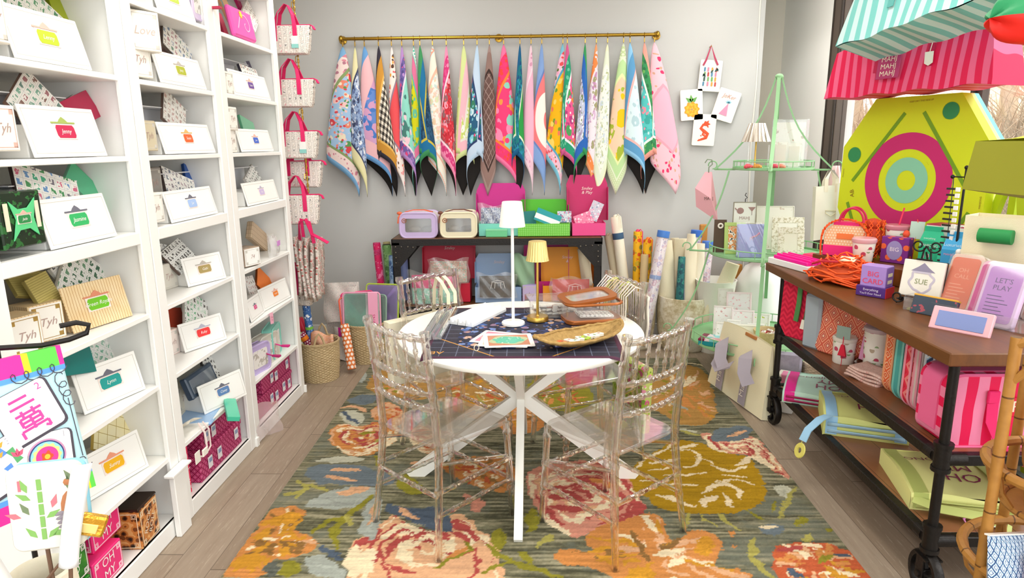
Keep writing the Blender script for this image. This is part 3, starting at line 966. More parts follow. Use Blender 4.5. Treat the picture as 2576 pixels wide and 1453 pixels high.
def make_rug():
    st = .0065
    nx = int((RX1-RX0)/st); ny = int((RY1-RY0)/st)
    rg = np.random.default_rng(5)
    xs = RX0+(np.arange(nx+1))*(RX1-RX0)/nx; ys = RY0+np.arange(ny+1)*(RY1-RY0)/ny
    X, Y = np.meshgrid(xs, ys)
    # streaky hooked ground: short horizontal yarn runs in greys, greens and blues
    def smooth(a, k, ax):
        ker = np.ones(k)/k
        return np.apply_along_axis(lambda r: np.convolve(r, ker, 'same'), ax, a)
    n = smooth(rg.standard_normal((ny+1, nx+1)), 29, 1); n = smooth(n, 2, 0); n /= n.std()
    n2 = smooth(rg.standard_normal((ny+1, nx+1)), 61, 1); n2 = smooth(n2, 21, 0); n2 /= n2.std()
    P = np.array([lin(h)[:3] for h in RUG_PAL])
    dark, mid, light, blue = (np.array(lin(h)[:3]) for h in ('#52513f', '#7d795f', '#a8a184', '#767a6c'))
    t = np.clip(.45+.33*n, 0, 1)[..., None]
    img = np.where(t < .5, dark+(mid-dark)*t*2, mid+(light-mid)*(t-.5)*2)
    k = np.clip(n2*.5, 0, .7)[..., None]; img = img*(1-k)+blue*k
    # wobble that makes every edge hand-drawn
    wob = smooth(smooth(rg.standard_normal((2, ny+1, nx+1)), 7, 2), 7, 1); wob = wob/wob.std()*.006
    U = X+wob[0]; V = Y+wob[1]
    def inside(poly):
        x0, y0 = poly.min(0)-.03; x1, y1 = poly.max(0)+.03
        sl = (slice(max(0, int((y0-RY0)/st)), max(0, int((y1-RY0)/st)+2)), slice(max(0, int((x0-RX0)/st)), max(0, int((x1-RX0)/st)+2)))
        u, v = U[sl], V[sl]
        m = np.zeros(u.shape, bool)
        for (ax, ay), (bx, by) in zip(poly, np.roll(poly, -1, 0)):
            if ay == by: continue
            c = ((ay > v) != (by > v)) & (u < (bx-ax)*(v-ay)/(by-ay)+ax)
            m ^= c
        return sl, m
    def smoothed(p, it=2):
        for _ in range(it):
            q = np.roll(p, -1, 0); p = np.stack([p*.75+q*.25, p*.25+q*.75], 1).reshape(-1, 2)
        return p
    def paint(sl, m, c, var=.10):
        if m.size:
            f = 1+var*n[sl][m][:, None]*.8
            img[sl][m] = np.clip(c*f, 0, 1)
    def stroke(pts, w, c, clip=None):
        pts = np.array(pts)
        if len(pts) > 2:
            q = [pts[0]]
            for a, b in zip(pts[:-1], pts[1:]): q += [a*.5+b*.5, b]
            q = [pts[0]]+[a*.6+b*.4 for a, b in zip(q[:-1], q[1:])]+[pts[-1]]; pts = np.array(q)
        x0, y0 = pts.min(0)-w-.02; x1, y1 = pts.max(0)+w+.02
        sl = (slice(max(0, int((y0-RY0)/st)), max(0, int((y1-RY0)/st)+2)), slice(max(0, int((x0-RX0)/st)), max(0, int((x1-RX0)/st)+2)))
        u, v = U[sl], V[sl]
        if not u.size: return
        d = np.full(u.shape, 9.)
        L = len(pts)-1
        for i, (a, b) in enumerate(zip(pts[:-1], pts[1:])):
            e = b-a; l2 = (e**2).sum()+1e-12
            t = np.clip(((u-a[0])*e[0]+(v-a[1])*e[1])/l2, 0, 1)
            taper = np.sin(np.pi*np.clip((i+t)/L*.84+.08, 0, 1))**.5
            d = np.minimum(d, np.hypot(u-a[0]-t*e[0], v-a[1]-t*e[1])/(w*.5*taper+1e-6))
        m = d < 1
        if clip is not None:
            full = np.zeros(X.shape, bool); full[clip[0]] = clip[1]; m &= full[sl]
        paint(sl, m, c)
    r = random.Random(3)
    for row in RUG:
        kd, c, e = row[:3]
        pts = np.array(row[3:], float).reshape(-1, 2)/200
        if kd == 1:
            stroke(pts, e*.00125, P[c]); continue
        poly = smoothed(pts) if len(pts) > 3 else pts
        sl, m = inside(poly); paint(sl, m, P[c])
        if kd == 0:
            cc = pts.mean(0)
            for _ in range(4):
                a = pts[r.randrange(len(pts))]; b = pts[r.randrange(len(pts))]
                stroke([a*.7+cc*.3, b*.6+cc*.4], .008, P[c]*r.choice((.8, 1.15)), (sl, m))
            continue
        c1, c2 = e//20, e % 20
        cc = pts.mean(0); N = len(poly)
        if kd == 2:      # peony: arcs that follow the outline, tighter towards the middle
            for sc in np.linspace(.92, .12, 11):
                k = r.randrange(N)
                while k < N*2:
                    l = int(N*r.uniform(.07, .2))
                    arc = [cc+(poly[(k+q) % N]-cc)*(sc+r.uniform(-.03, .03)) for q in range(0, l+1, max(1, l//4))]
                    if len(arc) > 1: stroke(arc, r.uniform(.010, .034), P[r.choice((c1, c1, c2, c2, c2, 0, c))], (sl, m))
                    k += l+int(N*r.uniform(.02, .08))
                    if k > N*1.6: break
        else:            # lily: streaks running from the heart out to each petal tip
            for k in range(0, N, max(1, N//46)):
                p = poly[k]; q = poly[(k+r.randrange(5)) % N]
                s0 = r.uniform(.1, .6); s1 = s0+r.uniform(.2, .5)
                mid = cc+(p-cc)*(s0+s1)/2+(q-p)*.3
                stroke([cc+(p-cc)*s0, mid, cc+(p-cc)*min(s1, .97)], r.uniform(.012, .036), P[r.choice((c1, c1, c2, 0, 4, c, 6))], (sl, m))
    img *= .9*(1+.05*rg.standard_normal(img.shape[:2]))[..., None]
    img = np.clip(img, 0, 1)
    Z = .010+.0014*n/np.abs(n).max()
    co = np.stack([X, Y, Z], -1).reshape(-1, 3)
    w = nx+1
    jj, ii = np.meshgrid(np.arange(ny), np.arange(nx), indexing='ij')
    a = (jj*w+ii).ravel()
    faces = np.stack([a, a+1, a+w+1, a+w], 1)
    me = bpy.data.meshes.new('pile')
    me.vertices.add(len(co)); me.vertices.foreach_set('co', co.ravel())
    me.loops.add(faces.size); me.loops.foreach_set('vertex_index', faces.ravel().astype(np.int32))
    me.polygons.add(len(faces)); me.polygons.foreach_set('loop_start', np.arange(0, faces.size, 4, dtype=np.int32))
    me.update(calc_edges=True)
    ca = me.color_attributes.new('yarn', 'FLOAT_COLOR', 'POINT')
    ca.data.foreach_set('color', np.concatenate([img.reshape(-1, 3), np.ones((len(co), 1))], 1).ravel())
    mt, nt, bs = new_mat('hooked_wool')
    at = nt.nodes.new('ShaderNodeAttribute'); at.attribute_name = 'yarn'
    tc = nt.nodes.new('ShaderNodeTexCoord'); ns = nt.nodes.new('ShaderNodeTexNoise'); ns.inputs['Scale'].default_value = 260; ns.inputs['Detail'].default_value = 2
    nt.links.new(tc.outputs['Object'], ns.inputs['Vector'])
    bp = nt.nodes.new('ShaderNodeBump'); bp.inputs['Strength'].default_value = .5; bp.inputs['Distance'].default_value = .006
    nt.links.new(ns.outputs[0], bp.inputs['Height']); nt.links.new(bp.outputs[0], bs.inputs['Normal'])
    nt.links.new(at.outputs['Color'], bs.inputs['Base Color']); bs.inputs['Roughness'].default_value = .95; bs.inputs['Specular IOR Level'].default_value = .1
    me.materials.append(mt)
    t = thing('floral_rug', 'large hooked wool rug with orange and rose flowers under the round table', 'rug', (0, 0, 0))
    o = bpy.data.objects.new('pile', me); COL.objects.link(o); o.parent = t
    b = MB(); b.bx(RX0-.004, RX1+.004, RY0, RY1+.004, .0005, .0085, .003); part('backing', b, pm('#b9b6a4', .9), t)
make_rug()

# ================================================================ GAME MATS HANGING FROM THE BRASS RAIL
def matcloth(key, b1, b2, line, cen, fl, sc=14, w1=.05, w2=.10, extra=None, ec='#ffffff', bfl=None):
    """square cloth: outer border, inner band with a thin line, flowered centre"""
    def fn(g):
        e = g.m('MINIMUM', g.m('MINIMUM', g.u, g.v), g.m('MINIMUM', g.m('SUBTRACT', 1.0, g.u), g.m('SUBTRACT', 1.0, g.v)))
        wv = g.warp(.05, 9)
        c = cen
        if extra == 'ging':
            a = g.m('LESS_THAN', g.m('FRACT', g.m('MULTIPLY', g.u, 16)), .5); b = g.m('LESS_THAN', g.m('FRACT', g.m('MULTIPLY', g.v, 16)), .5)
            c = g.ramp(g.m('MULTIPLY', g.m('ADD', a, b), .45), [(0, '#efe6d6'), (.3, '#8d8478'), (.7, '#2a2724')])
        if extra == 'hatch':
            x = g.m('ADD', g.u, g.v); y = g.m('SUBTRACT', g.u, g.v)
            a = g.m('LESS_THAN', g.m('FRACT', g.m('MULTIPLY', g.u, 15)), .12); b = g.m('LESS_THAN', g.m('FRACT', g.m('MULTIPLY', g.v, 15)), .12)
            c = g.mix(g.m('MAXIMUM', a, b), cen, ec)
        if fl:
            for i, s in enumerate((sc, sc*2.3)):
                o = g.vor(s*1.25, wv); r = g.sep(o[1])[0]
                pal = g.ramp(r, [(k/len(fl), h) for k, h in enumerate(fl)])
                c = g.mix(g.m('LESS_THAN', o[0], .54-.14*i), c, pal)
        if extra == 'ring':
            x = g.m('SUBTRACT', g.u, .5); y = g.m('SUBTRACT', g.v, .5)
            d = g.m('SQRT', g.m('ADD', g.m('MULTIPLY', x, x), g.m('MULTIPLY', y, y)))
            c = g.mix(g.m('MULTIPLY', g.m('LESS_THAN', d, .26), g.m('GREATER_THAN', d, .08)), c, ec)
        if extra == 'swirl':
            c = g.mix(g.m('GREATER_THAN', g.noise(7, 2, wv), .52), c, ec)
        b = b2
        if bfl:
            o = g.vor(24, wv); r = g.sep(o[1])[0]
            b = g.mix(g.m('LESS_THAN', o[0], .46), b2, g.ramp(r, [(k/len(bfl), h) for k, h in enumerate(bfl)]))
        c = g.mix(g.m('LESS_THAN', e, w1+w2), c, b)
        c = g.mix(g.m('MULTIPLY', g.m('LESS_THAN', e, w1+w2+.012), g.m('GREATER_THAN', e, w1+w2-.012)), c, line)
        c = g.mix(g.m('LESS_THAN', e, w1), c, b1)
        if extra == 'greek':
            q = g.m('MAXIMUM', g.m('LESS_THAN', g.m('FRACT', g.m('MULTIPLY', g.u, 34)), .4), g.m('LESS_THAN', g.m('FRACT', g.m('MULTIPLY', g.v, 34)), .4))
            c = g.mix(g.m('MULTIPLY', q, g.m('MULTIPLY', g.m('LESS_THAN', e, w1*.8), g.m('GREATER_THAN', e, w1*.2))), c, ec)
        return c
    return pat('mat_'+key, fn, rough=.7, spec=.2)

MAT_BACK = pm('#17120f', .85)
HEM_L = .83
def hang_mat(x, label, mat, dx, w, th0, mir, dep, N=1.35):
    t = thing('game_mat', label, 'game mat', (x, WB-.078, 2.411), group=None)
    b = MB()
    R0 = .80
    phk = 4*N
    def fn(u, v):
        th = math.radians(1+88*u); r = v*HEM_L/max(math.cos(th), math.sin(th))
        ph = (math.degrees(th)-th0)*phk
        a = .5*w*min(1.0, (r/R0))**.62
        bb = min(.036, .42*a)
        k = 1-.035*abs(ph)/90
        p = math.radians(ph)
        xx = a*k*math.sin(p) + .004*math.sin(9*u+5*v)*v
        yy = -bb*k*math.cos(p) - .004*abs(ph)/90*0 + .003*math.sin(13*u)*v
        return (mir*xx + dx*(r/1.05), yy-dep*min(1, r/.3), -.052-r*.99)
    nu, nv = 56, 26
    b.grid(fn, nu, nv)
    b.uv = []
    w_ = nu+1
    for f in b.f:
        for i in f:
            j, k = divmod(i, w_)
            th = math.radians(1+88*k/nu); r = (j/nv)/max(math.cos(th), math.sin(th))
            b.uv.append((r*math.cos(th), r*math.sin(th)))
    if mir > 0:
        b.f = [q[::-1] for q in b.f]; b.uv = [c for k in range(0, len(b.uv), 4) for c in b.uv[k:k+4][::-1]]
    o = part('cloth', b, [mat, MAT_BACK], t, ang=80)
    s = o.modifiers.new('thickness', 'SOLIDIFY'); s.thickness = .003; s.offset = -1; s.material_offset = 1; s.material_offset_rim = 0
    r = MB(); r.tube([(.0, .016*math.sin(a), -.004+.02*math.cos(a)) for a in [2*PI*k/16 for k in range(16)]], .0022, 6, closed=True)
    part('hanging_ring', r, BRASS, t)
    r = MB(); r.bx(-.004, .004, -.006, .002, -.056, -.024, .001); part('clip', r, GOLD, t)
    return t
Q = 'hanging mats along the brass rail'
MATS = [
 # top px, bottom centre px, width px, hem angle, mirror, depth, label, cloth
 (861, 842, 84, 31, 1, .02, 'leftmost mat, pale blue with scattered red flowers and a sky blue hem', matcloth('a', '#7fb0d9', '#f3dcd6', '#8aa06a', '#a5c6e6', ['#d94a52', '#f0e3c8', '#e88a72', '#f3c8c4', '#5c9a5c', '#a5c6e6', '#a5c6e6'], 11, bfl=['#d98a9a', '#f3dcd6', '#b77c8e'])),
 (892, 888, 36, 30, 1, .045, 'narrow grey blue mat with dark leaves and a pale yellow striped hem', matcloth('b', '#e4dfa6', '#e8e0b0', '#3f4664', '#93a9cb', ['#515878', '#eef0f2', '#6f86b5', '#c5d0e2', '#3f4664'], 13)),
 (916, 935, 68, 24, 1, .02, 'periwinkle mat with pink swirls and a bright blue hem', matcloth('c', '#6ea3d9', '#f1bdc2', '#f1bdc2', '#6a8fd2', ['#d4a6cf', '#6a8fd2', '#4f7fc9'], 5, w2=.12, extra='swirl', ec='#d9a3c6')),
 (952, 965, 44, 20, 1, .055, 'black and cream gingham mat with an ochre band', matcloth('d', '#38343f', '#c88f38', '#e0b05a', '#efe6d6', None, extra='ging')),
 (985, 986, 36, 31, 1, .015, 'plain coral red mat with a white flowered border', matcloth('e', '#f1e6e2', '#f3e6de', '#9a7f92', '#e9565b', None, 9, bfl=['#e9565b', '#5f4334', '#e8a13f', '#f3e6de'], w2=.17)),
 (1011, 1017, 36, 22, 1, .035, 'mint mat with purple bands and a lilac hem', matcloth('f', '#b58cc9', '#6f5fa0', '#f3d9e2', '#8fd5c5', ['#f3c9d4', '#8fd5c5', '#4b7f78', '#8fd5c5'], 5, bfl=['#e0477a', '#b58cc9', '#564a88'])),
 (1041, 1043, 32, 22, -1, .02, 'yellow and green mat with a pink band and teal key pattern hem', matcloth('g', '#59bfa6', '#e2759c', '#59bfa6', '#dcd61c', ['#dcd61c', '#4fa84f', '#dcd61c', '#6cc3a0'], 8, extra='greek', ec='#e9f3ea')),
 (1057, 1072, 42, 12, 1, .055, 'dark navy and green mat half hidden behind the cream one', matcloth('h', '#3f8f5a', '#1f6d9a', '#c9b43f', '#274d6e', ['#274d6e', '#35607f', '#1d3a56'], 12)),
 (1089, 1089, 48, 31, 1, .012, 'cream mat with faint pastel flowers and an aqua and coral hem', matcloth('i', '#d8e8e2', '#f3ead9', '#f0b9a0', '#f1ece2', ['#e9c9a5', '#c5dcd6', '#f0cbbd', '#f1ece2', '#d9e0b5'], 13, extra='greek', ec='#f0a48c')),
 (1124, 1121, 36, 26, 1, .04, 'red and magenta mat with a pink damask top', matcloth('j', '#ef8fb2', '#d23a78', '#f6d3de', '#c9313f', ['#e8505a', '#b02734', '#ef9fb0', '#93656a'], 10, bfl=['#ef8fb2', '#d9508c'])),
 (1168, 1161, 50, 10, 1, .015, 'lime mat with white blossoms and a pale pink band', matcloth('k', '#d5e09a', '#f0b9c4', '#e8e4d8', '#d3e083', ['#eef3dc', '#f3f6ea', '#d3e083', '#bfd068'], 9)),
 (1202, 1190, 40, 18, -1, .045, 'navy mat with aqua scrolls and pink roses under a sky blue top', matcloth('l', '#bcd5ec', '#c3d6ea', '#2c3f6a', '#2b5d80', ['#7fc8d8', '#e0477a', '#2b5d80', '#c9e3ea', '#2b5d80', '#3c7f62'], 9)),
 (1233, 1224, 42, 45, 1, .02, 'brown crosshatched mat with dark corner monograms', matcloth('m', '#a58d86', '#93766e', '#3f2e2a', '#6a504a', None, extra='hatch', ec='#a08780', w2=.12)),
 (1269, 1270, 62, 29, 1, .01, 'hot pink and orange mat with an aqua pavilion motif', matcloth('n', '#f47aa8', '#ee3d74', '#f58a3c', '#f2427a', ['#f2427a', '#8fd4c0', '#f79a4a', '#ff8fb6', '#f2427a'], 4.5, w2=.12, bfl=['#f2427a', '#f24a3c'])),
 (1310, 1301, 30, 15, 1, .05, 'emerald green mat with a peacock blue corner', matcloth('o', '#1c5f8c', '#1f7a80', '#dfe8c8', '#2f9c49', None, 10, bfl=['#2a8fae', '#1c4f7c'], w2=.14)),
 (1338, 1325, 32, 30, 1, .02, 'plain pale pink mat with tiny speckles at each end', matcloth('p', '#f3d3e0', '#f1c5d8', '#f3d9e4', '#f0b5cd', None, 16, bfl=['#f5dbe6', '#d99ab8', '#f1c5d8', '#f1c5d8'])),
 (1365, 1354, 38, 31, 1, .012, 'coral and periwinkle mat with a large white ring', matcloth('q', '#86a6db', '#86a6db', '#6a86c4', '#ef8083', None, 4, extra='ring', ec='#f6f0ea', w2=.12)),
 (1418, 1393, 46, 32, 1, .01, 'yellow mat with coral roses, green leaves and an aqua hem', matcloth('r', '#7fc4dc', '#f2c3d6', '#5aa7c4', '#f0b616', ['#ef7a5c', '#f0b616', '#6f9a3a', '#f0b616', '#f4d36a'], 5.5, bfl=['#f3f0ea', '#e8505a', '#f2a8c6', '#5a7a3a'])),
 (1429, 1434, 40, 20, 1, .035, 'pink mat crowded with bright flowers and emerald bands', matcloth('s', '#d95f96', '#2a9c74', '#e9edf0', '#e85d93', ['#f2f0ec', '#5cc0b0', '#f58a3c', '#b53f7f', '#4fa05a', '#e85d93'], 8, bfl=['#2a9c74', '#2a9c74', '#6cc3a0'])),
 (1474, 1463, 30, 20, -1, .055, 'lavender flowered mat with royal blue bands', matcloth('t', '#3c9a5c', '#2f67ba', '#2f67ba', '#c6cbe2', ['#eef0f4', '#9c8fb0', '#7f8f6a', '#c6cbe2', '#b0a4c4'], 11)),
 (1502, 1485, 34, 33, 1, .02, 'white mat with lilac sprigs and orange bands', matcloth('u', '#f2a06c', '#f58b4c', '#f3dfe6', '#f1e6ee', ['#f1e6ee', '#c58fb8', '#f1e6ee', '#a5a077', '#d9b9d6'], 10, bfl=['#f1e6ee', '#f58b4c', '#f58b4c'])),
 (1530, 1514, 36, 45, 1, .03, 'pale ivory mat with tiny green sprigs ending in a point', matcloth('v', '#eff0c9', '#e4ecd4', '#eef0e4', '#f0f1e8', ['#f0f1e8', '#c9d3b0', '#f0f1e8', '#cdd9e2', '#f0f1e8', '#b9c093'], 15)),
 (1570, 1558, 54, 45, 1, .012, 'peach mat with yellow lemons and a mint key pattern hem', matcloth('w', '#e4edcf', '#bfe0a2', '#e7efb0', '#f6d0b0', ['#f0c81c', '#f6d0b0', '#a9b83c', '#f6d0b0', '#f6d0b0', '#f6d0b0'], 5, extra='greek', ec='#c3d6a0', w1=.11)),
 (1586, 1606, 50, 22, 1, .035, 'pale aqua mat with fine sketch lines and a light blue hem', matcloth('x', '#8fc6ea', '#5f9cc8', '#f3b5b0', '#dbeef2', ['#dbeef2', '#c5dfe6', '#dbeef2', '#b5d2da'], 7)),
 (1622, 1648, 46, 18, -1, .02, 'turquoise floral mat with dark green corners and coral hem', matcloth('y', '#f0a090', '#3c8f58', '#e9f0e6', '#58c3bf', ['#58c3bf', '#bfe6e2', '#e88f9f', '#3fa8a0', '#58c3bf'], 9, bfl=['#3c8f58', '#6fae5c', '#2f7048'])),
 (1647, 1690, 76, 40, 1, .008, 'rightmost mat, plain pink with red roses along its lower corner', matcloth('z', '#f6c6d2', '#f5c3cf', '#e8a3b5', '#f3b4c8', None, 7, w1=.02, w2=.26, bfl=['#e83c6c', '#f5c3cf', '#d9a58c', '#f5c3cf', '#f5c3cf'])),
]
PX = 2.45/800
for tx, bx_, w, th0, mir, dep, label, mt in MATS:
    hang_mat(-.215+(tx-1256)*PX, label, mt, (bx_-tx)*PX*1.0, w*PX*1.08, th0, mir, dep)

# ---------------------------------------------------------------- joker card sign
t = thing('card_sign', 'cross shaped wall sign of four game cards hung on a red ribbon', 'wall sign', (1.428, 5.430, 1.893))
CARD = pm('#f7f4ea', .5)
def card(nm, px, pz, w, h, rot, art, label):
    b = MB(); b.prism(rrect(w, h, .008, 2), 0, .014, .002, M=T(px, -.008, pz, rx=90) @ Matrix.Rotation(math.radians(rot), 4, 'Z'))
    o = part('card', b, CARD, t, label)
    M0 = T(px, -.0235, pz, rx=90) @ Matrix.Rotation(math.radians(rot), 4, 'Z')
    a = MB(); mats = art(a, M0); part('card_picture', a, mats, o)
cols = [pm(c, .6) for c in ('#5b8fae', '#d98aa2', '#e5a24a', '#7fae6c', '#c4504a', '#3f5f58', '#f2c13c', '#e8a52e', '#6fae5a', '#e89ab8', '#7fc4d8', '#c98f7f', '#e0562e')]
def bamboo(a, M):
    for k, (x, cs) in enumerate(((-.048, (0, 5, 3)), (-.018, (1, 3, 4)), (.014, (2, 8, 0)), (.044, (4, 2, 1)))):
        for q in range(4):
            a.prism(rrect(.014, .034, .006, 2), 0, .0008, M=M @ T(x+.004*math.sin(q+k), -.062+.036*q, 0), m=cs[q % 3])
    for x, y, rz in ((.03, .03, 40), (.058, .035, -30), (-.06, -.01, 30), (-.035, -.012, -40), (.0, .02, 35)):
        a.prism([(0, 0), (.008, .014), (0, .036), (-.008, .014)], 0, .001, M=M @ T(x, y, 0, rz=-rz), m=5)
    return cols
def flower(a, M):
    for r_, n, c in ((.056, 9, 7), (.044, 7, 6), (.03, 6, 7), (.016, 5, 6)):
        a.prism([((r_+.006*math.cos(n*2*PI*k/48))*math.cos(2*PI*k/48), (r_+.006*math.cos(n*2*PI*k/48))*math.sin(2*PI*k/48)-.035) for k in range(48)], 0, .0008+.0004*(4-n/3), M=M, m=c)
    a.disc((0, -.035, .0032), .007, 10, M, 11)
    for rz in (50, 5, -50):
        a.prism([(0, 0), (.016, .02), (0, .058), (-.016, .02)], 0, .001, M=M @ T(0, .02, 0, rz=rz), m=8)
    return cols
def joker(a, M):
    a.text('JoKer', .044, M @ T(0, .068, .001), 11, .25)
    a.prism([(-.036, -.075), (.03, -.078), (.012, .02)], 0, .001, M=M, m=9)
    for rz in (-50, -20, 10, 40, 70): a.prism([(0, 0), (.005, .01), (0, .03), (-.005, .01)], 0, .0012, M=M @ T(.012, .018, 0, rz=rz), m=10)
    return cols
def dragon(a, M):
    pts = [(-.045, -.085), (-.02, -.075), (.02, -.06), (.03, -.03), (.0, -.01), (-.028, .012), (-.012, .04), (.02, .038), (.03, .02)]
    a.tube([(x, y, .001) for x, y in pts], [.004, .008, .011, .013, .013, .012, .010, .008, .004], 6, M=M @ Matrix.Diagonal((1, 1, .12, 1)), m=12)
    a.tube([(.03, -.03, .001), (.012, -.05, .001), (-.01, -.035, .001), (0, -.01, .001)], .008, 6, M=M @ Matrix.Diagonal((1, 1, .12, 1)), m=12)
    a.prism([(-.014, .04), (.0, .07), (.012, .064), (.03, .075), (.028, .055), (.046, .046), (.02, .034)], 0, .0014, M=M, m=12)
    for k in range(5): a.prism([(0, 0), (.012, -.006), (.004, .012)], 0, .001, M=M @ T(-.04+.016*k, -.08+.03*k % .05, 0, rz=40*k), m=12)
    return cols
card('card', .004, .212, .172, .235, -4, bamboo, 'white card painted with coloured bamboo stalks')
card('card', -.13, -.005, .175, .235, 4, flower, 'white card painted with a yellow flower')
card('card', .14, -.012, .175, .24, -17, joker, 'white card lettered JoKer above a pink hat')
card('card', -.022, -.198, .178, .245, -3, dragon, 'white card painted with an orange red dragon')
b = MB(); b.band([(-.055, -.026, .29), (-.035, -.03, .33), (0, -.026, .435), (.03, -.03, .345), (.058, -.026, .29)], .014, .0015, up=(0, 1, 0))
part('ribbon', b, pm('#b8405f', .6), t, 'dark red hanging ribbon')
b = MB(); b.cyl((0, -.03, .43), (0, .018, .43), .004); part('nail', b, BRASS, t)

# ================================================================ THINGS ON THE ROUND TABLE
TZ = .757
# navy mat: thin sheet, front corners drooping slightly over the rim
def tmat(u, v):
    x = -.02+(u-.5)*.835; y = 2.952+(v-.5)*.835
    d = math.hypot(x-TC[0], y-TC[1])
    return (x-TC[0], y-TC[1], TZ+.0012-max(0, d-.555)**1.3*1.1)
def tm_col(g):
    e = g.m('MINIMUM', g.m('MINIMUM', g.u, g.v), g.m('MINIMUM', g.m('SUBTRACT', 1.0, g.u), g.m('SUBTRACT', 1.0, g.v)))
    wv = g.warp(.03, 14); o = g.vor(22, wv); r = g.sep(o[1])[0]
    fl = ['#27345c', '#3f5f9c', '#1f2233', '#6f86b8', '#23273d', '#8a6f86', '#2f3a66', '#c9a58f', '#1f2440', '#1f2336']
    c = g.mix(g.m('LESS_THAN', o[0], .56), '#1f2336', g.ramp(r, [(k/10, h) for k, h in enumerate(fl)]))
    o2 = g.vor(38, wv); r2 = g.sep(o2[1])[0]
    c = g.mix(g.m('LESS_THAN', o2[0], .30), c, g.ramp(r2, [(0, '#23273d'), (.4, '#6f8fcf'), (.6, '#1f2336'), (.8, '#c99a78')]))
    pl = g.m('MAXIMUM', g.m('LESS_THAN', g.m('FRACT', g.m('MULTIPLY', g.u, 12)), .06), g.m('LESS_THAN', g.m('FRACT', g.m('MULTIPLY', g.v, 12)), .06))
    x = g.m('ABSOLUTE', g.m('SUBTRACT', g.u, .5)); y = g.m('ABSOLUTE', g.m('SUBTRACT', g.v, .5)); s = g.m('ADD', x, y)
    edge = g.m('MAXIMUM', g.m('LESS_THAN', e, .15), g.m('GREATER_THAN', s, .62))
    c = g.mix(edge, c, g.mix(pl, '#2b2a38', '#5f6478'))
    gold = g.m('MULTIPLY', g.m('GREATER_THAN', s, .614), g.m('LESS_THAN', s, .626))
    c = g.mix(g.m('MULTIPLY', gold, g.m('GREATER_THAN', e, .012)), c, '#c08a3c')
    return g.mix(g.m('LESS_THAN', e, .025), c, '#4a1f38')
b = MB(); b.grid(tmat, 48, 48)
t = thing('table_mat', 'navy flowered game mat with plum edge spread over the white round table', 'game mat', (*TC, 0))
o = part('cloth', b, [pat('navy_table_mat', tm_col, rough=.55), MAT_BACK], t)
s = o.modifiers.new('thickness', 'SOLIDIFY'); s.thickness = .002; s.offset = 1
b = MB(); b.text('AB', .05, T(-.345, -.36, TZ+.004, rz=180)); part('monogram', b, pm('#d99a4a', .5), t, smooth=False)
TM = TZ+.0045   # top of the mat

# lamps
t = thing('cordless_lamp', 'slim white cordless lamp with plain conical shade standing on the navy mat', 'lamp', (-.07, 3.035, TM))
b = MB(); b.lathe([(0, 0), (.052, 0), (.055, .003), (.055, .012), (.052, .015), (.012, .0165), (.0075, .02), (.0075, .03)], 40); part('base', b, pm('#f5f4ef', .35), t)
b = MB(); b.cyl((0, 0, .016), (0, 0, .47), .0075, n=14); part('stem', b, pm('#f5f4ef', .35), t)
b = MB(); b.lathe([(.0585, .468), (.0605, .468), (.0465, .580), (.044, .583), (0, .583), (0, .578), (.043, .578), (.0585, .468)], 48); part('shade', b, pm('#f2efe8', .5), t)
t = thing('gold_lamp', 'small gold lamp with pleated shade and round weighted base on the navy mat', 'lamp', (.047, 3.105, TM))
b = MB(); b.lathe([(0, 0), (.05, 0), (.053, .003), (.053, .02), (.05, .024), (.01, .025), (.007, .03)], 40); part('base', b, GOLD, t)
b = MB(); b.cyl((0, 0, .02), (0, 0, .31), .0065, n=12); part('stem', b, GOLD, t)
b = MB(); b.lathe([(.055, .296), (.052, .30), (.041, .388), (.036, .39), (0, .39), (0, .386), (.035, .386), (.054, .296)], 144, fn=lambda r, z, a, j: r*(1+.03*math.sin(24*a)) if r > .03 else r)
part('shade', b, pm('#e6cf86', .35, .35), t)

# tile racks
def rack(name, label, p, rz, mat, L=.36, z=TM, group=None):
    b = MB()
    prof = [(-.02, 0), (.02, 0), (.02, .03), (.014, .034), (.008, .012), (-.004, .012), (-.008, .024), (-.014, .024), (-.02, .012)]
    b.prism(prof, -L/2, L/2, .0015, M=T(rx=90, rz=90))
    return solo(name, label, 'tile rack', b, mat, (*p, z), rz, group, ang=20)
CR = clear('#dfe3e6', .22, 1, .05, 1.6, .9, 2)
for k, (x, y, rz, lb) in enumerate(((-.437, 3.04, 88, 'clear tile rack at the left edge of the navy mat, outermost of the pair'), (-.393, 3.045, 88, 'clear tile rack beside the white racks, inner one of the clear pair'))):
    rack('tile_rack', lb, (x, y), rz, CR, .52)
WR_ = pm('#f6f6f4', .3)
for k, lb in enumerate(('white tile rack nearest the clear racks', 'middle one of the three white tile racks', 'white tile rack nearest the white lamp')):
    rack('tile_rack', lb, (-.283+.04*k, 3.19-.022*k), 64, WR_, .34)

# laminated cards
def play_card(label, x, y, z, rz, border, mid, blob, tilt=0):
    t = thing('art_card', label, 'card', (x, y, z), rz, rx=tilt)
    b = MB(); b.prism(rrect(.19, .215, .006, 2), 0, .0025, .0005); part('sheet', b, pm('#f8f5ee', .3), t)
    b = MB(); b.quad((-.075, -.088, .0029), (.075, -.088, .0029), (.075, .088, .0029), (-.075, .088, .0029), m=0)
    def wav(r, k, z): return [(r*(1+.1*math.sin(k*a))*math.cos(a)*.8, r*(1+.1*math.sin(k*a))*math.sin(a)*1.05, z) for a in [2*PI*q/40 for q in range(40)]]
    b.add(wav(.078, 4, .0032), [tuple(range(40))], m=1); b.add(wav(.062, 6, .0035), [tuple(range(40))], m=2)
    part('picture', b, [pm(border, .35), pm(mid, .35), pat(('blob', blob), lambda g: g.mix(g.m('GREATER_THAN', g.noise(60, 3), .62), blob, '#e9f2ec'), rough=.3)], t, smooth=False)
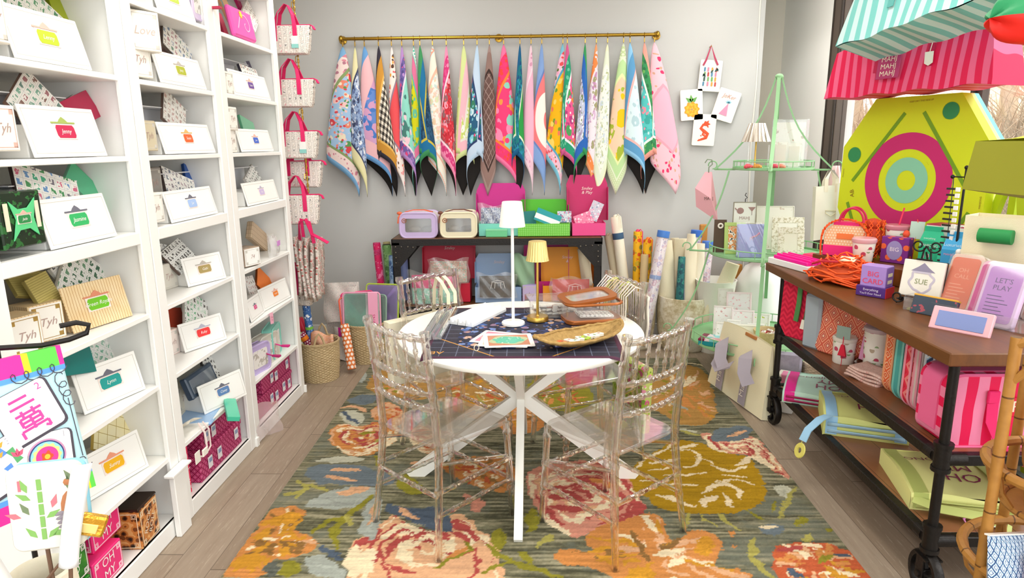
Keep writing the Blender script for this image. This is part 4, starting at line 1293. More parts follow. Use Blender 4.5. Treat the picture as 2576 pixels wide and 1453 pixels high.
play_card('pink bordered art card at the bottom of the card stack', -.125, 2.80, TM+.001, 70, '#e58fa3', '#f0b3bd', '#d96a86')
play_card('art card between the pink one and the green one', -.10, 2.755, TM+.0045, 84, '#e8dcc8', '#d8b9a8', '#c98f86')
play_card('art card with green oval medallion on top of the card stack', -.085, 2.742, TM+.008, 96, '#c98a6c', '#b9c49a', '#5fc0a2')
b = MB(); b.tube([(.011*math.cos(a), 0, .008+.013*math.sin(a)) for a in [2*PI*k/20 for k in range(20)]], .0018, 6, closed=True)
solo('binder_ring', 'cream ring through the corner of the stacked art cards', 'ring', b, pm('#e9dfc8', .5), (-.215, 2.628, TM+.004), 30)

# seagrass boat basket
def boat(u, v):
    a = 2*PI*u; s = .35+.65*v**.7
    L = .235; x = L*s*math.cos(a); w = .10*s*(abs(math.sin(a))**1.25)*(1 if math.sin(a) >= 0 else -1)
    wv = .0022*math.sin(a*52+PI*round(v*11))
    return (x, w*(1+.02*math.sin(26*a))+wv*(1 if math.sin(a) >= 0 else -1), .034*v**1.4+.03*abs(math.cos(a))**4*v+wv*.6)
SEA = weave_col('#94713a', '#5f4520', '#c9a566')
t = thing('boat_basket', 'boat shaped woven seagrass basket holding loose tiles at the front of the mat', 'basket', (.222, 2.735, TM+.002), 33)
b = MB(); b.grid(boat, 160, 12, flip=True); b.disc((0, 0, .002), .083, 32, ry=.012)
for v0 in (0.02, .98):
    pts = [Vector(boat(k/60, v0)) for k in range(60)]
    b.tube([p+Vector((0, 0, .002*math.sin(k*2.6))) for k, p in enumerate(pts)], .0055, 6, closed=True)
o = part('woven_body', b, SEA, t); s = o.modifiers.new('thickness', 'SOLIDIFY'); s.thickness = .004; s.offset = 0
# loose tiles
IVORY = pm('#f4efe2', .3)
def tile(label, loc, rz, rx, ry, face, group, s=(.024, .034, .017), back='#8a4a24', split=True):
    t = thing('game_tile', label, 'tile', loc, rz, group, rx, ry)
    b = MB(); b.bx(-s[0]/2, s[0]/2, -s[1]/2, s[1]/2, s[2]*.42, s[2], .002); part('face', b, IVORY if face[0] != '#' else pm(face, .3), t)
    b = MB(); b.bx(-s[0]/2, s[0]/2, -s[1]/2, s[1]/2, 0, s[2]*.42, .002); part('back', b, pm(back, .3), t)
    b = MB(); b.ball((0, 0, s[2]), (.006, .008, .0006), 8); part('mark', b, pm(rnd.choice(['#5f8f4a', '#b04a4a', '#4a6f9f', '#7a5a8a']), .4), t)
bt = [((.12, 2.645), 20, '#f4efe2', 'white tile with a navy side at the near end of the boat basket', '#3f3f6a'), ((.142, 2.672), 50, '#ef6a34', 'orange tile in the boat basket', '#ef6a34'), ((.175, 2.70), 35, 'w', 'white tile beside the orange one in the boat basket', '#9fc9d8'),
      ((.20, 2.69), 70, 'w', 'white tile lying flat in the middle of the boat basket', '#e8e2d4'), ((.222, 2.73), 20, 'w', 'upper white tile in the middle of the boat basket', '#e8e2d4'), ((.247, 2.735), 60, '#a9c83c', 'lime green tile in the boat basket', '#a9c83c'),
      ((.262, 2.765), 25, 'w', 'white tile beyond the lime green one in the boat basket', '#e8e2d4'), ((.288, 2.77), 45, 'w', 'second white tile from the far end of the boat basket', '#e8e2d4'), ((.312, 2.795), 30, 'w', 'white tile at the far end of the boat basket', '#e8e2d4')]
for (p, rz, f, lb, bk) in bt: tile(lb, (*p, TM+.012), rz, rnd.uniform(-8, 8), rnd.uniform(-6, 6), f, None, (.03, .04, .014), bk)

# acrylic tray of tiles
t = thing('acrylic_tray', 'open clear acrylic tray full of brown backed tiles beside the gold lamp', 'tray', (.13, 3.245, TM), 8)
b = MB()
for x0, x1, y0, y1 in ((-.135, -.131, -.09, .09), (.131, .135, -.09, .09), (-.131, .131, -.09, -.086), (-.131, .131, .086, .09)): b.bx(x0, x1, y0, y1, 0, .085)
b.bx(-.135, .135, -.09, .09, 0, .004); part('walls', b, clear('#f2ede6', .1, 1, .04, 1.6, .9, 2), t)
r = random.Random(4); k = 0
spots = []
for lay in range(3):
    for i in range(9 - lay*2):
        for j in range(3 if lay < 2 else 1):
            spots.append((-.115+.027*(i+lay)+r.uniform(-.003, .003), -.055+.045*j+r.uniform(-.006, .006), .005+.019*lay))
M0 = T(.13, 3.245, TM, rz=8)
mb1 = MB(); mb1.bx(-.012, .012, -.017, .017, .006, .016, .002)
mb2 = MB(); mb2.bx(-.012, .012, -.017, .017, 0, .006, .002)
me1 = mb1.mesh('face', IVORY); me2 = mb2.mesh('back', pm('#8f4720', .3)); me3 = mb2.mesh('back', pm('#3a2a22', .3))
for i, sp in enumerate(spots):
    p = M0 @ Vector(sp)
    tr = thing('game_tile', 'brown and white tile jumbled in the clear acrylic tray', 'tile', p, r.choice((8, 98))+r.uniform(-25, 25), 'tiles in the acrylic tray', r.uniform(-10, 10)+(90 if i % 5 == 0 and sp[2] > .03 else 0), r.uniform(-10, 10))
    for nm, me in (('face', me1), ('back', me2 if i % 3 else me3)):
        o = bpy.data.objects.new(nm, me); COL.objects.link(o); o.parent = tr

# copper trimmed clear case with its lid tipped open
COP = pm('#a8602c', .3, .35)
t = thing('vinyl_case', 'clear vinyl case with copper brown trim, lid tipped open, on the right of the mat', 'case', (.305, 3.115, TM), 12)
out = rrect(.27, .18, .05, 5)
def ringtube(b, o, z, r, M=None, m=None): b.tube([(x, y, z) for x, y in o], r, 8, closed=True, M=M, m=m)
b = MB(); b.prism(out, .004, .1, 0, caps=False); part('clear_wall', b, clear('#efe9e2', .14, 1, .08, 1.5, .8, 2.5), t)
b = MB(); b.prism(rrect(.275, .185, .05, 5), 0, .022, .003); ringtube(b, rrect(.276, .186, .05, 5), .095, .007); part('trim', b, COP, t)
lid = MB(); ML = T(-.015, .012, .108, rx=5, ry=-5, rz=8)
fo = rrect(.27, .18, .05, 5); fi = rrect(.205, .115, .03, 5)
n = len(fo)
lid.add([(x, y, z) for z in (0, .014) for x, y in fo] + [(x, y, z) for z in (0, .014) for x, y in fi],
        [(k, (k+1) % n, n+(k+1) % n, n+k) for k in range(n)] + [(2*n+(k+1) % n, 2*n+k, 3*n+k, 3*n+(k+1) % n) for k in range(n)] +
        [(n+k, n+(k+1) % n, 3*n+(k+1) % n, 3*n+k) for k in range(n)] + [((k+1) % n, k, 2*n+k, 2*n+(k+1) % n) for k in range(n)], M=ML)
lo = part('lid', lid, COP, t, ang=25)
b = MB(); b.prism(fi, .005, .008, M=ML); part('lid_window', b, clear('#e9e4de', .25, 1, .1, 1.5, .8, 2.5), lo)
b = MB(); b.bx(-.085, .085, -.05, .04, .024, .038, .003, M=T(ry=3)); solo('tile_sheet', 'tray of printed tiles inside the copper trimmed case', 'tile tray', b, tilegrid('#f2efe8', ['#4a4a4a', '#8a8078', '#6a5f58'], .021, .026), (.318, 3.10, TM+.002), 12)

# ---------------------------------------------------------------- bags hung on the back chairs
CANV = pm('#efe6cb', .85, bump=.2, bs=180)
def straps(b, pts, w=.03, up=(0, 1, 0)): b.band(pts, w, .002, up=up)
t = thing('cream_tote', 'cream canvas tote hung by two straps over the back left chair', 'tote bag', (-.55, 3.40, 0), -137)
b = MB(); b.prism([(-.19, .34), (.19, .34), (.2, .70), (-.2, .70)], -.03, .03, .012, M=T(0, -.075, 0, rx=90)); part('bag_body', b, CANV, t)
for k, x in enumerate((-.13, -.085)):
    b = MB(); b.band([(x, -.04, .70), (x, -.025, .85), (x+.01, .015, .913), (x+.015, .062, .895), (x-.01, .085, .83), (x+.0, .10, .775)], .022, .002, up=lambda i: [(0, -1, 0), (0, -1, .2), (0, -.5, 1), (0, .8, .6), (0, 1, .2), (0, 1, 0)][i])
    part('strap', b, pm('#efe4c4', .8), t)
t = thing('flowered_tote', 'green and rose flowered tote hanging low behind the back right chair', 'tote bag', (.47, 3.315, 0), 113)
b = MB(); b.prism([(-.15, .12), (.15, .12), (.16, .48), (-.16, .48)], -.03, .03, .014, M=T(0, -.09, 0, rx=90)); part('bag_body', b, floral('#b8c46a', ['#8fae2c', '#d98aa0', '#a9c23c', '#c4607a', '#e9e2c0', '#6f8f2c'], 26, .5), t)
for x in (-.06, .06):
    b = MB(); b.band([(x, -.075, .46), (x, -.06, .8), (x*1.0, -.02, .917), (x, .03, .90), (x, .045, .78)], .026, .002, up=lambda i: [(0, -1, 0), (0, -1, .1), (0, -.2, 1), (0, 1, .6), (0, 1, 0)][i]); part('strap', b, pm('#b9bf6a', .8), t)
r = random.Random(9)
for k in range(4):
    t = thing('drawstring_pouch', 'pale cloth pouch with long cords slung over the back right chair', 'pouch', (.455, 3.305, 0), 113, 'pouches slung on the back right chair')
    x = -.15+.075*k
    b = MB(); b.grid(lambda u, v: (x+(u-.5)*.07*(1-.25*v)+.006*math.sin(9*v+k), -.065-.012*math.sin(PI*u)-.008*k % .02, .86-.26*v), 8, 10); o = part('bag_body', b, pm(('#e4dccb', '#d9d2cf', '#ece6d8', '#cfc3b4')[k], .85), t)
    s = o.modifiers.new('thickness', 'SOLIDIFY'); s.thickness = .012
    b = MB()
    for q in range(4):
        xx = x-.03+.02*q
        b.tube([(xx, -.05, .75-.02*q), (xx, -.045, .9), (xx+.004, .0, .915+.004*q), (xx+.008, .05, .87), (xx-.01+r.uniform(-.02, .02), .06, .72-.04*q)], .003, 5)
    part('cords', b, pm(('#e9dccb', '#c9b9b4', '#d8c48f', '#efe6e2')[k], .7), t)

# ================================================================ GOODS ON THE BOOKCASES
LINE = pm('#cfcbc2', .6)
PINKISH = pm('#e3b3a6', .5); DARKBAR = pm('#6a6a78', .5)
def plaque(parent, M, col, bar, text, s=1.0):
    b = MB()
    w, h = .044*s, .021*s
    oc = [(-w, -h*.6), (-w*.86, -h), (w*.86, -h), (w, -h*.6), (w, h*.6), (w*.86, h), (-w*.86, h), (-w, h*.6)]
    b.prism([(x*1.12, y*1.2) for x, y in ((-w, -h), (w, -h), (w, h), (-w, h))], 0, .0012, M=M, m=0)
    b.prism(oc, 0, .0022, M=M, m=1)
    o = part('label_plaque', b, [pm('#f3e3dc', .5), pm(col, .5)], parent)
    b = MB()
    b.bx(-w*1.28, w*1.28, h*1.25, h*1.5, 0, .002, M=M); b.prism([(-w*.5, h*1.5), (w*.5, h*1.5), (w*.3, h*1.9), (0, h*2.3), (-w*.3, h*1.9)], 0, .002, M=M)
    b.text(text, .021*s, M @ T(0, 0, .0028), 1, .35)
    part('lettering', b, [bar, pm('#f8f6f0', .5)], o, smooth=False)

def set_box(label, p0, p1, z, h, col, bar, text, tilt=13, lid=0, face=None, depth=.17, s=1.0, snap=None):
    """white presentation box: sloped front flap with a coloured name plaque, low body behind, optional raised lid"""
    p0 = Vector(p0); p1 = Vector(p1)
    if snap is not None: p0.x = p1.x = snap
    d = Vector((p1.x-p0.x, p1.y-p0.y, 0)); w = d.length
    c = (p0+p1)/2
    t = thing('tile_set_box', label, 'boxed tile set', (c.x, c.y, z+.0008), math.degrees(math.atan2(d.y, d.x)))
    fm = face or PANEL
    b = MB(); dp = depth
    y0 = math.tan(math.radians(tilt))*h*.45+.012
    b.bx(-w/2+.012, w/2-.012, y0, y0+dp, 0, h*.62, .003); part('body', b, fm, t)
    M = T(0, 0, .003, rx=90-tilt)
    b = MB(); b.bx(-w/2, w/2, 0, h, -.006, 0, .0015, M=M)
    e = .012
    for x0, x1, y0_, y1_ in ((-w/2+e, w/2-e, e, e+.0016), (-w/2+e, w/2-e, h-e-.0016, h-e), (-w/2+e, -w/2+e+.0016, e, h-e), (w/2-e-.0016, w/2-e, e, h-e)):
        if face is None: b.bx(x0, x1, y0_, y1_, 0, .0006, M=M, m=1)
    fl = part('front_flap', b, [fm, LINE], t)
    plaque(fl, M @ T(0, h*.5, .0006), col, bar, text, s)
    if lid:
        b = MB(); yb = y0+dp
        b.bx(-w/2+.01, w/2-.01, yb, yb+.004, 0, .2, .001); b.bx(-w/2+.01, w/2-.01, yb-.085, yb, .2, .204, .001, M=Matrix.Identity(4))
        part('raised_lid', b, pm('#e8e8ec', .5), t)
    return t

def sheet(label, p, w, h, roll, mat, tilt=18, th=.016, edge='#8a7466', yaw=90, name='tile_sheet', cat='tile tray', group=None):
    """stack of game tiles or cards shrink wrapped as a flat slab, leaning in its box"""
    b = MB(); b.m = 0
    M = T(*p, rz=yaw) @ Matrix.Rotation(math.radians(90-tilt), 4, 'X') @ Matrix.Rotation(math.radians(roll), 4, 'Z')
    t = thing(name, label, cat, p, 0, group)
    b.bx(-w/2, w/2, -h/2, h/2, -.001, .0, m=0); part('printed_faces', b, mat, t); t.matrix_world = M
    b = MB(); b.bx(-w/2, w/2, -h/2, h/2, -th, -.001, .002); part('slab', b, pm(edge, .5), t)
    return t

def card_box(label, p, w, h, d, yaw=90, face='#f4f1ea', trim=LINE, text='Tyh', side=None, tc='#b59a92', tilt=0):
    """small square gift box with a printed border and a handwritten word"""
    t = thing('gift_box', label, 'box', p, yaw, rx=tilt)
    b = MB(); b.bx(-w/2, w/2, 0, d, 0, h, .002); part('carton', b, side or pm('#ece7dc', .5), t)
    b = MB(); M = T(0, -.0005, h/2, rx=90)
    b.bx(-w/2+.004, w/2-.004, -h/2+.004, h/2-.004, -.001, .0008, M=M, m=0)
    for sx in (-1, 1):
        for sy in (-1, 1): b.bx(sx*(w/2-.018)-.007, sx*(w/2-.018)+.007, sy*(h/2-.018)-.007, sy*(h/2-.018)+.007, 0, .0014, M=M, m=1)
    for x0, x1, y0, y1 in ((-w/2+.01, w/2-.01, -h/2+.01, -h/2+.012), (-w/2+.01, w/2-.01, h/2-.012, h/2-.01), (-w/2+.01, -w/2+.012, -h/2+.01, h/2-.01), (w/2-.012, w/2-.01, -h/2+.01, h/2-.01)): b.bx(x0, x1, y0, y1, 0, .0014, M=M, m=1)
    b.text(text, h*.3, M @ T(0, 0, .0016), 2, .3)
    part('printed_face', b, [pm(face, .5), trim, pm(tc, .6)], t, smooth=False)
    return t

TG = lambda *c, **k: tilegrid('#f6f5f0', list(c), **k)
G1 = TG('#5f9a72', '#8fb59a', '#4f8a68'); G2 = TG('#8a6a62', '#7fae9a', '#a8747a', '#6f8f86')
GM = TG('#7a7480', '#4fae8a', '#6f9acc', '#d9708f', '#4f9a62', p=.034, q=.034); GG = TG('#6a6a6a', '#8a8a86', '#9aa8a0'); GD = TG('#3a3634', '#4a4644', '#6a6460')
GP = TG('#a89a96', '#c9a8a4', '#9a948c'); GT = TG('#9cc4ae', '#7fb59a', '#b5cdbf'); GN = TG('#4f7a5c', '#3f6a50', '#6f9a7a', p=.03, q=.036)
SNAP = -1.505
# ---- near bookcase
set_box('white tile set box with lime plaque on the second shelf of the near bookcase', (-1.505, 2.012, 1.895), (-1.505, 2.363, 1.892), 1.862, .165, '#b5cc14', PINKISH, 'Lenny', snap=SNAP)
sheet('green printed tile sheet behind the lime plaque box', (-1.620, 2.294, 2.030), .28, .20, -38, G1, edge='#6a5a48')
sheet('lime green wrapped tile pack beside the green printed sheet', (-1.670, 2.503, 2.087), .12, .20, -12, pm('#a9b818', .3), edge='#8f9c14')
card_box('narrow white box at the left end of the second shelf of the near bookcase', (-1.500, 1.933, 1.898), .12, .15, .12, text='play')
set_box('white tile set box with crimson plaque and raised lid in the near bookcase', (-1.505, 2.027, 1.593), (-1.505, 2.383, 1.591), 1.572, .165, '#c21f4c', pm('#9fb05a', .5), 'Jenny', lid=1, snap=SNAP)
sheet('brown edged tile sheet leaning in the crimson plaque box', (-1.600, 2.197, 1.744), .16, .2, -52, G2, edge='#8a6a5c')
sheet('ivory tile sheet peeking out behind the crimson wrapped pack', (-1.670, 2.494, 1.762), .2, .06, 22, G2, edge='#8a6a5c')
sheet('crimson wrapped tile pack in the near bookcase', (-1.600, 2.418, 1.739), .19, .10, 18, pm('#b5164a', .25), edge='#a8485c')
card_box('white framed box beside the crimson plaque box', (-1.505, 1.913, 1.596), .115, .13, .11, text='Tyh', trim=PINKISH)
set_box('white tile set box with green plaque on the thick shelf of the near bookcase', (-1.505, 2.033, 1.315), (-1.505, 2.375, 1.300), 1.285, .16, '#2fae62', DARKBAR, 'Jasmine', lid=1, snap=SNAP)
sheet('tile sheet of round coloured dots behind the green plaque box', (-1.600, 2.196, 1.451), .27, .17, -18, GM, edge='#4a3c36')
sheet('mint foil wrapped tile pack behind the dotted tile sheet', (-1.650, 2.472, 1.453), .10, .2, 38, pm('#5fbf92', .2), edge='#8fd0b0')
t = thing('tile_block_box', 'dark green clear lidded box with a mint ribbon on the thick shelf', 'box', (-1.500, 1.925, 1.316), 90)
b = MB(); b.bx(-.085, .085, .0, .12, 0, .165, .004); part('carton', b, pat('dark_green_tiles', lambda g: g.ramp(g.noise(30, 3), [(.35, '#1f2f1f'), (.55, '#2f6a34'), (.7, '#54463c')]), rough=.15), t)
b = MB(); M = T(0, -.002, .083, rx=90)
b.prism([(-.05, .055), (-.018, .03), (.02, .032), (.055, .06), (.042, .0), (.055, -.055), (.02, -.03), (-.02, -.032), (-.05, -.06), (-.03, 0)], 0, .003, .001, M=M)
rb = part('ribbon', b, pm('#5fd08a', .35), t); plaque(rb, M @ T(0, 0, .003), '#2f8a4c', PINKISH, 'Jade', .55)
for dx in (-.062, .06): b = MB(); b.bx(dx-.008, dx+.008, -.03, .05, 0, .002, M=M); part('tape', b, pm('#e9e2c8', .4), t)
BAMB = pat('bamboo_print', lambda g: g.mix(g.m('LESS_THAN', g.m('FRACT', g.m('DIVIDE', g.m('ADD', g.u, g.m('MULTIPLY', g.noise(9, 1), .012)), .0115)), .14), g.mix(g.noise(14, 3), '#f3e6c4', '#e0b878'), '#b5803f'), rough=.45)
set_box('bamboo printed tile set box with bright green plaque', (-1.594, 2.195, 0.962), (-1.537, 2.452, 0.962), .962, .165, '#6fc21c', pm('#d98a6a', .5), 'Green Royale', face=BAMB)
sheet('white tile sheet with dark green bamboo marks behind the bamboo box', (-1.660, 2.367, 1.097), .20, .30, -48, GN, edge='#e9e6dc')
SEAG = pat('seagrass_print', lambda g: g.mix(g.m('LESS_THAN', g.m('FRACT', g.m('DIVIDE', g.v, .008)), .25), g.mix(g.noise(20, 2), '#c9bb72', '#b5a65c'), '#978a48'), rough=.5)
sheet('straw printed tile pack lying flattest in the bamboo cubby', (-1.720, 2.204, 1.147), .16, .12, -20, SEAG, edge='#9a8c4c', tilt=40)
sheet('straw printed tile pack standing beside the bamboo sheet', (-1.660, 2.179, 1.119), .11, .13, 8, SEAG, edge='#9a8c4c')
sheet('small grey printed pack between straw packs and bamboo sheet', (-1.700, 2.332, 1.145), .06, .1, 20, GG, edge='#d9d9d6')
card_box('bamboo bordered box standing beside the bamboo tile set', (-1.631, 2.128, 0.962), .115, .13, .1, yaw=70, side=BAMB, trim=pm('#a8863f', .5), text='Tyh')
card_box('bamboo bordered box at the near left corner of the same shelf', (-1.577, 1.958, 0.962), .11, .13, .1, yaw=75, side=BAMB, trim=pm('#a8863f', .5), text='Tyh')
set_box('white tile set box with teal plaque in the near bookcase', (-1.593, 2.183, 0.662), (-1.522, 2.447, 0.662), .662, .16, '#1f9c96', DARKBAR, 'Lynn')
sheet('mint marked tile sheet standing behind the teal plaque box', (-1.680, 2.459, 0.801), .20, .31, -42, GT, edge='#e9e9e4')
sheet('dark teal foil pack between the banner and the mint sheet', (-1.620, 2.223, 0.880), .15, .14, -14, pm('#0f7c78', .2), edge='#0f6a68')
set_box('white tile set box with amber plaque low in the near bookcase', (-1.597, 2.133, 0.345), (-1.531, 2.413, 0.345), .345, .16, '#f0b51c', pm('#e89a7a', .5), 'Sunny')
sheet('pale yellow quilted tile pack above the amber plaque box', (-1.670, 2.452, 0.502), .22, .23, -38, pat('yellow_quilt', lambda g: g.mix(g.m('MAXIMUM', g.m('LESS_THAN', g.m('FRACT', g.m('DIVIDE', g.u, .045)), .05), g.m('LESS_THAN', g.m('FRACT', g.m('DIVIDE', g.v, .045)), .05)), g.mix(g.noise(9, 2), '#f3e39a', '#fbf6dd'), '#b59a4a'), rough=.25), edge='#d9b95a')
# ---- middle bookcase
set_box('white tile set box with lime plaque at the top of the middle bookcase', (-1.505, 2.847, 2.196), (-1.505, 3.165, 2.186), 2.155, .15, '#b0c81c', PINKISH, 'Lenny', snap=SNAP)
set_box('white tile set box with olive plaque in the middle bookcase', (-1.505, 2.805, 1.885), (-1.505, 3.202, 1.884), 1.862, .135, '#a9b02c', pm('#b9b2a8', .5), 'Josy', snap=SNAP, s=.85)
sheet('tile sheet with varied small marks behind the olive plaque box', (-1.600, 3.162, 2.053), .2, .16, -38, TG('#6a8f7c', '#b07a86', '#7a8fae', '#7a6a62'), edge='#6a5a50')
sheet('blush pink wrapped pack behind the stacked gift boxes', (-1.690, 3.211, 2.079), .09, .12, -35, pm('#eab4ac', .4), edge='#d99a92')
card_box('white bordered gift box on top of the pair in the middle bookcase', (-1.500, 2.710, 1.975), .135, .15, .13, yaw=62, text='Love', tc='#c9b8ae')
card_box('white bordered gift box under another in the middle bookcase', (-1.520, 2.691, 1.875), .13, .135, .13, yaw=80, text='Tyh')
set_box('white tile set box with orange plaque and raised lid', (-1.505, 2.776, 1.586), (-1.505, 3.226, 1.587), 1.572, .135, '#e0622c', pm('#d9b06a', .5), 'Susan', lid=1, snap=SNAP, s=.85)
sheet('pale pink marked tile sheet behind the orange plaque box', (-1.600, 3.065, 1.754), .15, .19, -40, GP, edge='#7a6258')
card_box('taupe gift box left of the orange plaque box', (-1.520, 2.690, 1.589), .11, .12, .1, face='#cfc4a8', text='Tyh', side=pm('#b5a88f', .6))
set_box('white tile set box with sky blue plaque and raised lid', (-1.505, 2.759, 1.306), (-1.505, 3.183, 1.290), 1.285, .135, '#a3bfea', DARKBAR, 'Liv', lid=1, snap=SNAP, s=.85)
sheet('grey marked tile sheet behind the sky blue plaque box', (-1.600, 3.043, 1.427), .24, .13, -20, TG('#8a8088', '#6f7a8a', '#b5a0a8'), edge='#5a4c48')
sheet('royal blue wrapped pack behind the grey marked sheet', (-1.660, 3.286, 1.448), .13, .12, -28, pm('#2f5fb0', .3), edge='#244a8c')
card_box('white gift box on the thick shelf of the middle bookcase', (-1.505, 2.645, 1.304), .12, .12, .12, text='Tyh')
card_box('dark grey smoky box stacked on the white gift box', (-1.600, 2.823, 1.390), .13, .13, .08, face='#9a9690', side=pm('#7d7872', .4), text='Tyh')
set_box('white tile set box with khaki plaque in the middle bookcase', (-1.580, 2.969, 0.962), (-1.500, 3.190, 0.962), .962, .135, '#a8935a', pm('#b9b2a8', .5), 'Gabi', s=.85)
sheet('tile sheet with dark square marks behind the khaki plaque box', (-1.660, 3.071, 1.099), .23, .13, 12, GD, edge='#5a4a42', tilt=35)
sheet('faint grey tile sheet at the back of the khaki cubby', (-1.700, 3.007, 1.114), .16, .11, -18, GG, edge='#c9c6c0')
card_box('smoky grey gift box beside the khaki plaque box', (-1.655, 2.945, 0.962), .125, .12, .15, yaw=82, face='#d9d4c8', side=pm('#c9c3b8', .5), text='Tyh')
card_box('white gift box hugging the bookcase post above the red plaque box', (-1.533, 2.627, 0.962), .05, .14, .03, yaw=90, text='T')
set_box('white tile set box with red plaque in the middle bookcase', (-1.599, 2.907, 0.662), (-1.505, 3.138, 0.662), .662, .135, '#ee3a3c', pm('#b9b9cc', .5), 'Ruby', s=.85)
sheet('green marked tile sheet behind the red plaque box', (-1.650, 3.144, 0.780), .18, .24, -38, TG('#8fc49a', '#6fae84', '#a8cfae', '#5a5450'), edge='#d9d6ce')
sheet('brick red wrapped pack at the back of the red plaque cubby', (-1.720, 3.067, 0.775), .16, .14, -14, pm('#b5432c', .4), edge='#8a301f')
card_box('blush gift box beside the red plaque box', (-1.645, 2.884, 0.662), .1, .12, .15, yaw=80, face='#f0e2da', side=pm('#e9cfc4', .5), text='Tyh')
set_box('white tile set box with denim blue plaque in the middle bookcase', (-1.551, 2.927, 0.352), (-1.457, 3.190, 0.352), .345, .14, '#5f83b5', DARKBAR, 'Casey', s=.85)
sheet('tile sheet with black animal marks behind the navy tray', (-1.650, 3.253, 0.494), .18, .13, -28, GD, edge='#4a4442')
t = thing('vinyl_tray', 'glossy navy vinyl tray leaning behind the denim plaque box', 'tray', (-1.600, 3.035, 0.486), 90, rx=-18)
b = MB(); b.bx(-.13, .13, 0, .035, -.055, .055, .006); part('tray_body', b, pm('#3c4a5c', .12), t)
b = MB(); b.bx(-.11, .11, -.002, .001, -.035, .035, .001); part('window', b, clear('#c9d3dc', .2, 1, .05, 1.6), t)
card_box('ivory gift box beside the denim plaque box', (-1.677, 2.998, 0.345), .115, .125, .14, yaw=78, face='#e4dcc9', side=pm('#d6cfc0', .5), text='Tyh')
sheet('mint green wrapped rack pack jutting over the bottom cubby edge', (-1.435, 2.962, 0.372), .26, .055, 0, pm('#4fc9a4', .2), tilt=78, th=.022, edge='#3fb592', yaw=118, name='rack_pack', cat='tile rack')
# ---- far bookcase
t = thing('wand_pouch', 'bright pink pouch with a yellow star wand at the top of the far bookcase', 'pouch', (-1.505, 3.729, 2.170), 90, rx=-10)
b = MB(); b.bx(-.14, .14, 0, .03, 0, .155, .01); o = part('pouch_body', b, pm('#ee5cb0', .35), t)
b = MB(); M = T(.0, -.001, .078, rx=90); b.tube([(-.085, -.035, 0), (-.03, .03, 0)], .004, 5, M=M @ Matrix.Diagonal((1, 1, .2, 1)), m=0)
b.tube([(.0+.06*(1-.045*k)*math.cos(1.9-.33*k)+.03, -.0+.055*(1-.045*k)*math.sin(1.9-.33*k)-.005, 0) for k in range(19)], .003, 5, M=M @ Matrix.Diagonal((1, 1, .2, 1)), m=0)
b.prism([((.022 if k % 2 == 0 else .012)*math.cos(PI*k/7)-.012, (.022 if k % 2 == 0 else .012)*math.sin(PI*k/7)+.045) for k in range(14)], 0, .002, M=M, m=1)
part('printed_wand', b, [pm('#f7c3e2', .4), pm('#f5e03c', .4)], o)
sheet('pale marked tile sheet above the pink wand pouch', (-1.580, 4.002, 2.336), .17, .13, 32, GP, edge='#e9e4dc')
sheet('magenta foil pack behind the pale marked sheet', (-1.660, 4.115, 2.406), .16, .12, 10, pm('#d0146c', .2), edge='#b5105c')
sheet('peach and teal printed pack at the top of the far bookcase', (-1.640, 3.829, 2.343), .1, .14, 10, floral('#efc79c', ['#8fb0ae', '#e9b98a', '#f3d9b5'], 16, .5), edge='#d9a87a')
sheet('pair of red wrapped packs left of the pink wand pouch', (-1.600, 3.667, 2.233), .05, .13, -6, pm('#d92c5c', .3), edge='#8f1a3a')
set_box('white tile set box with purple plaque and raised lid', (-1.505, 3.510, 1.870), (-1.505, 3.999, 1.873), 1.862, .135, '#6a4a96', PINKISH, 'Susan', lid=1, snap=SNAP, s=.8)
sheet('tile strip with dark edge behind the purple plaque box', (-1.560, 3.856, 2.014), .22, .06, -3, TG('#6a6258', '#9a6a62', '#7a8a90'), edge='#2a2430')
sheet('dark aubergine wrapped pack behind the tile strip', (-1.640, 4.133, 2.073), .2, .07, 8, pm('#4a3f5a', .3), edge='#e9e6ea')
card_box('white gift box left of the purple plaque box', (-1.500, 3.440, 1.857), .1, .115, .1, text='Tyh')
set_box('white tile set box with cobalt plaque in the far bookcase', (-1.505, 3.529, 1.574), (-1.505, 3.977, 1.568), 1.572, .125, '#3f66c9', PINKISH, 'Jean', snap=SNAP, s=.75)
sheet('pale green wrapped pack behind the cobalt plaque box', (-1.620, 3.916, 1.722), .16, .09, -16, pm('#8fd6b0', .3), edge='#6fbf96')
card_box('white gift box topmost of the pair in the far bookcase', (-1.500, 3.437, 1.686), .11, .115, .1, text='Tyh')
card_box('white gift box under its twin in the far bookcase', (-1.510, 3.430, 1.575), .1, .118, .1, text='Tyh')
set_box('white tile set box with lavender plaque and raised lid', (-1.505, 3.540, 1.294), (-1.505, 3.998, 1.272), 1.285, .125, '#cbb9e0', pm('#b9b2c4', .5), 'Fern', lid=1, snap=SNAP, s=.75)
sheet('grey marked tile sheet behind the lavender plaque box', (-1.600, 3.871, 1.418), .2, .11, 24, GG, edge='#cfcac2')
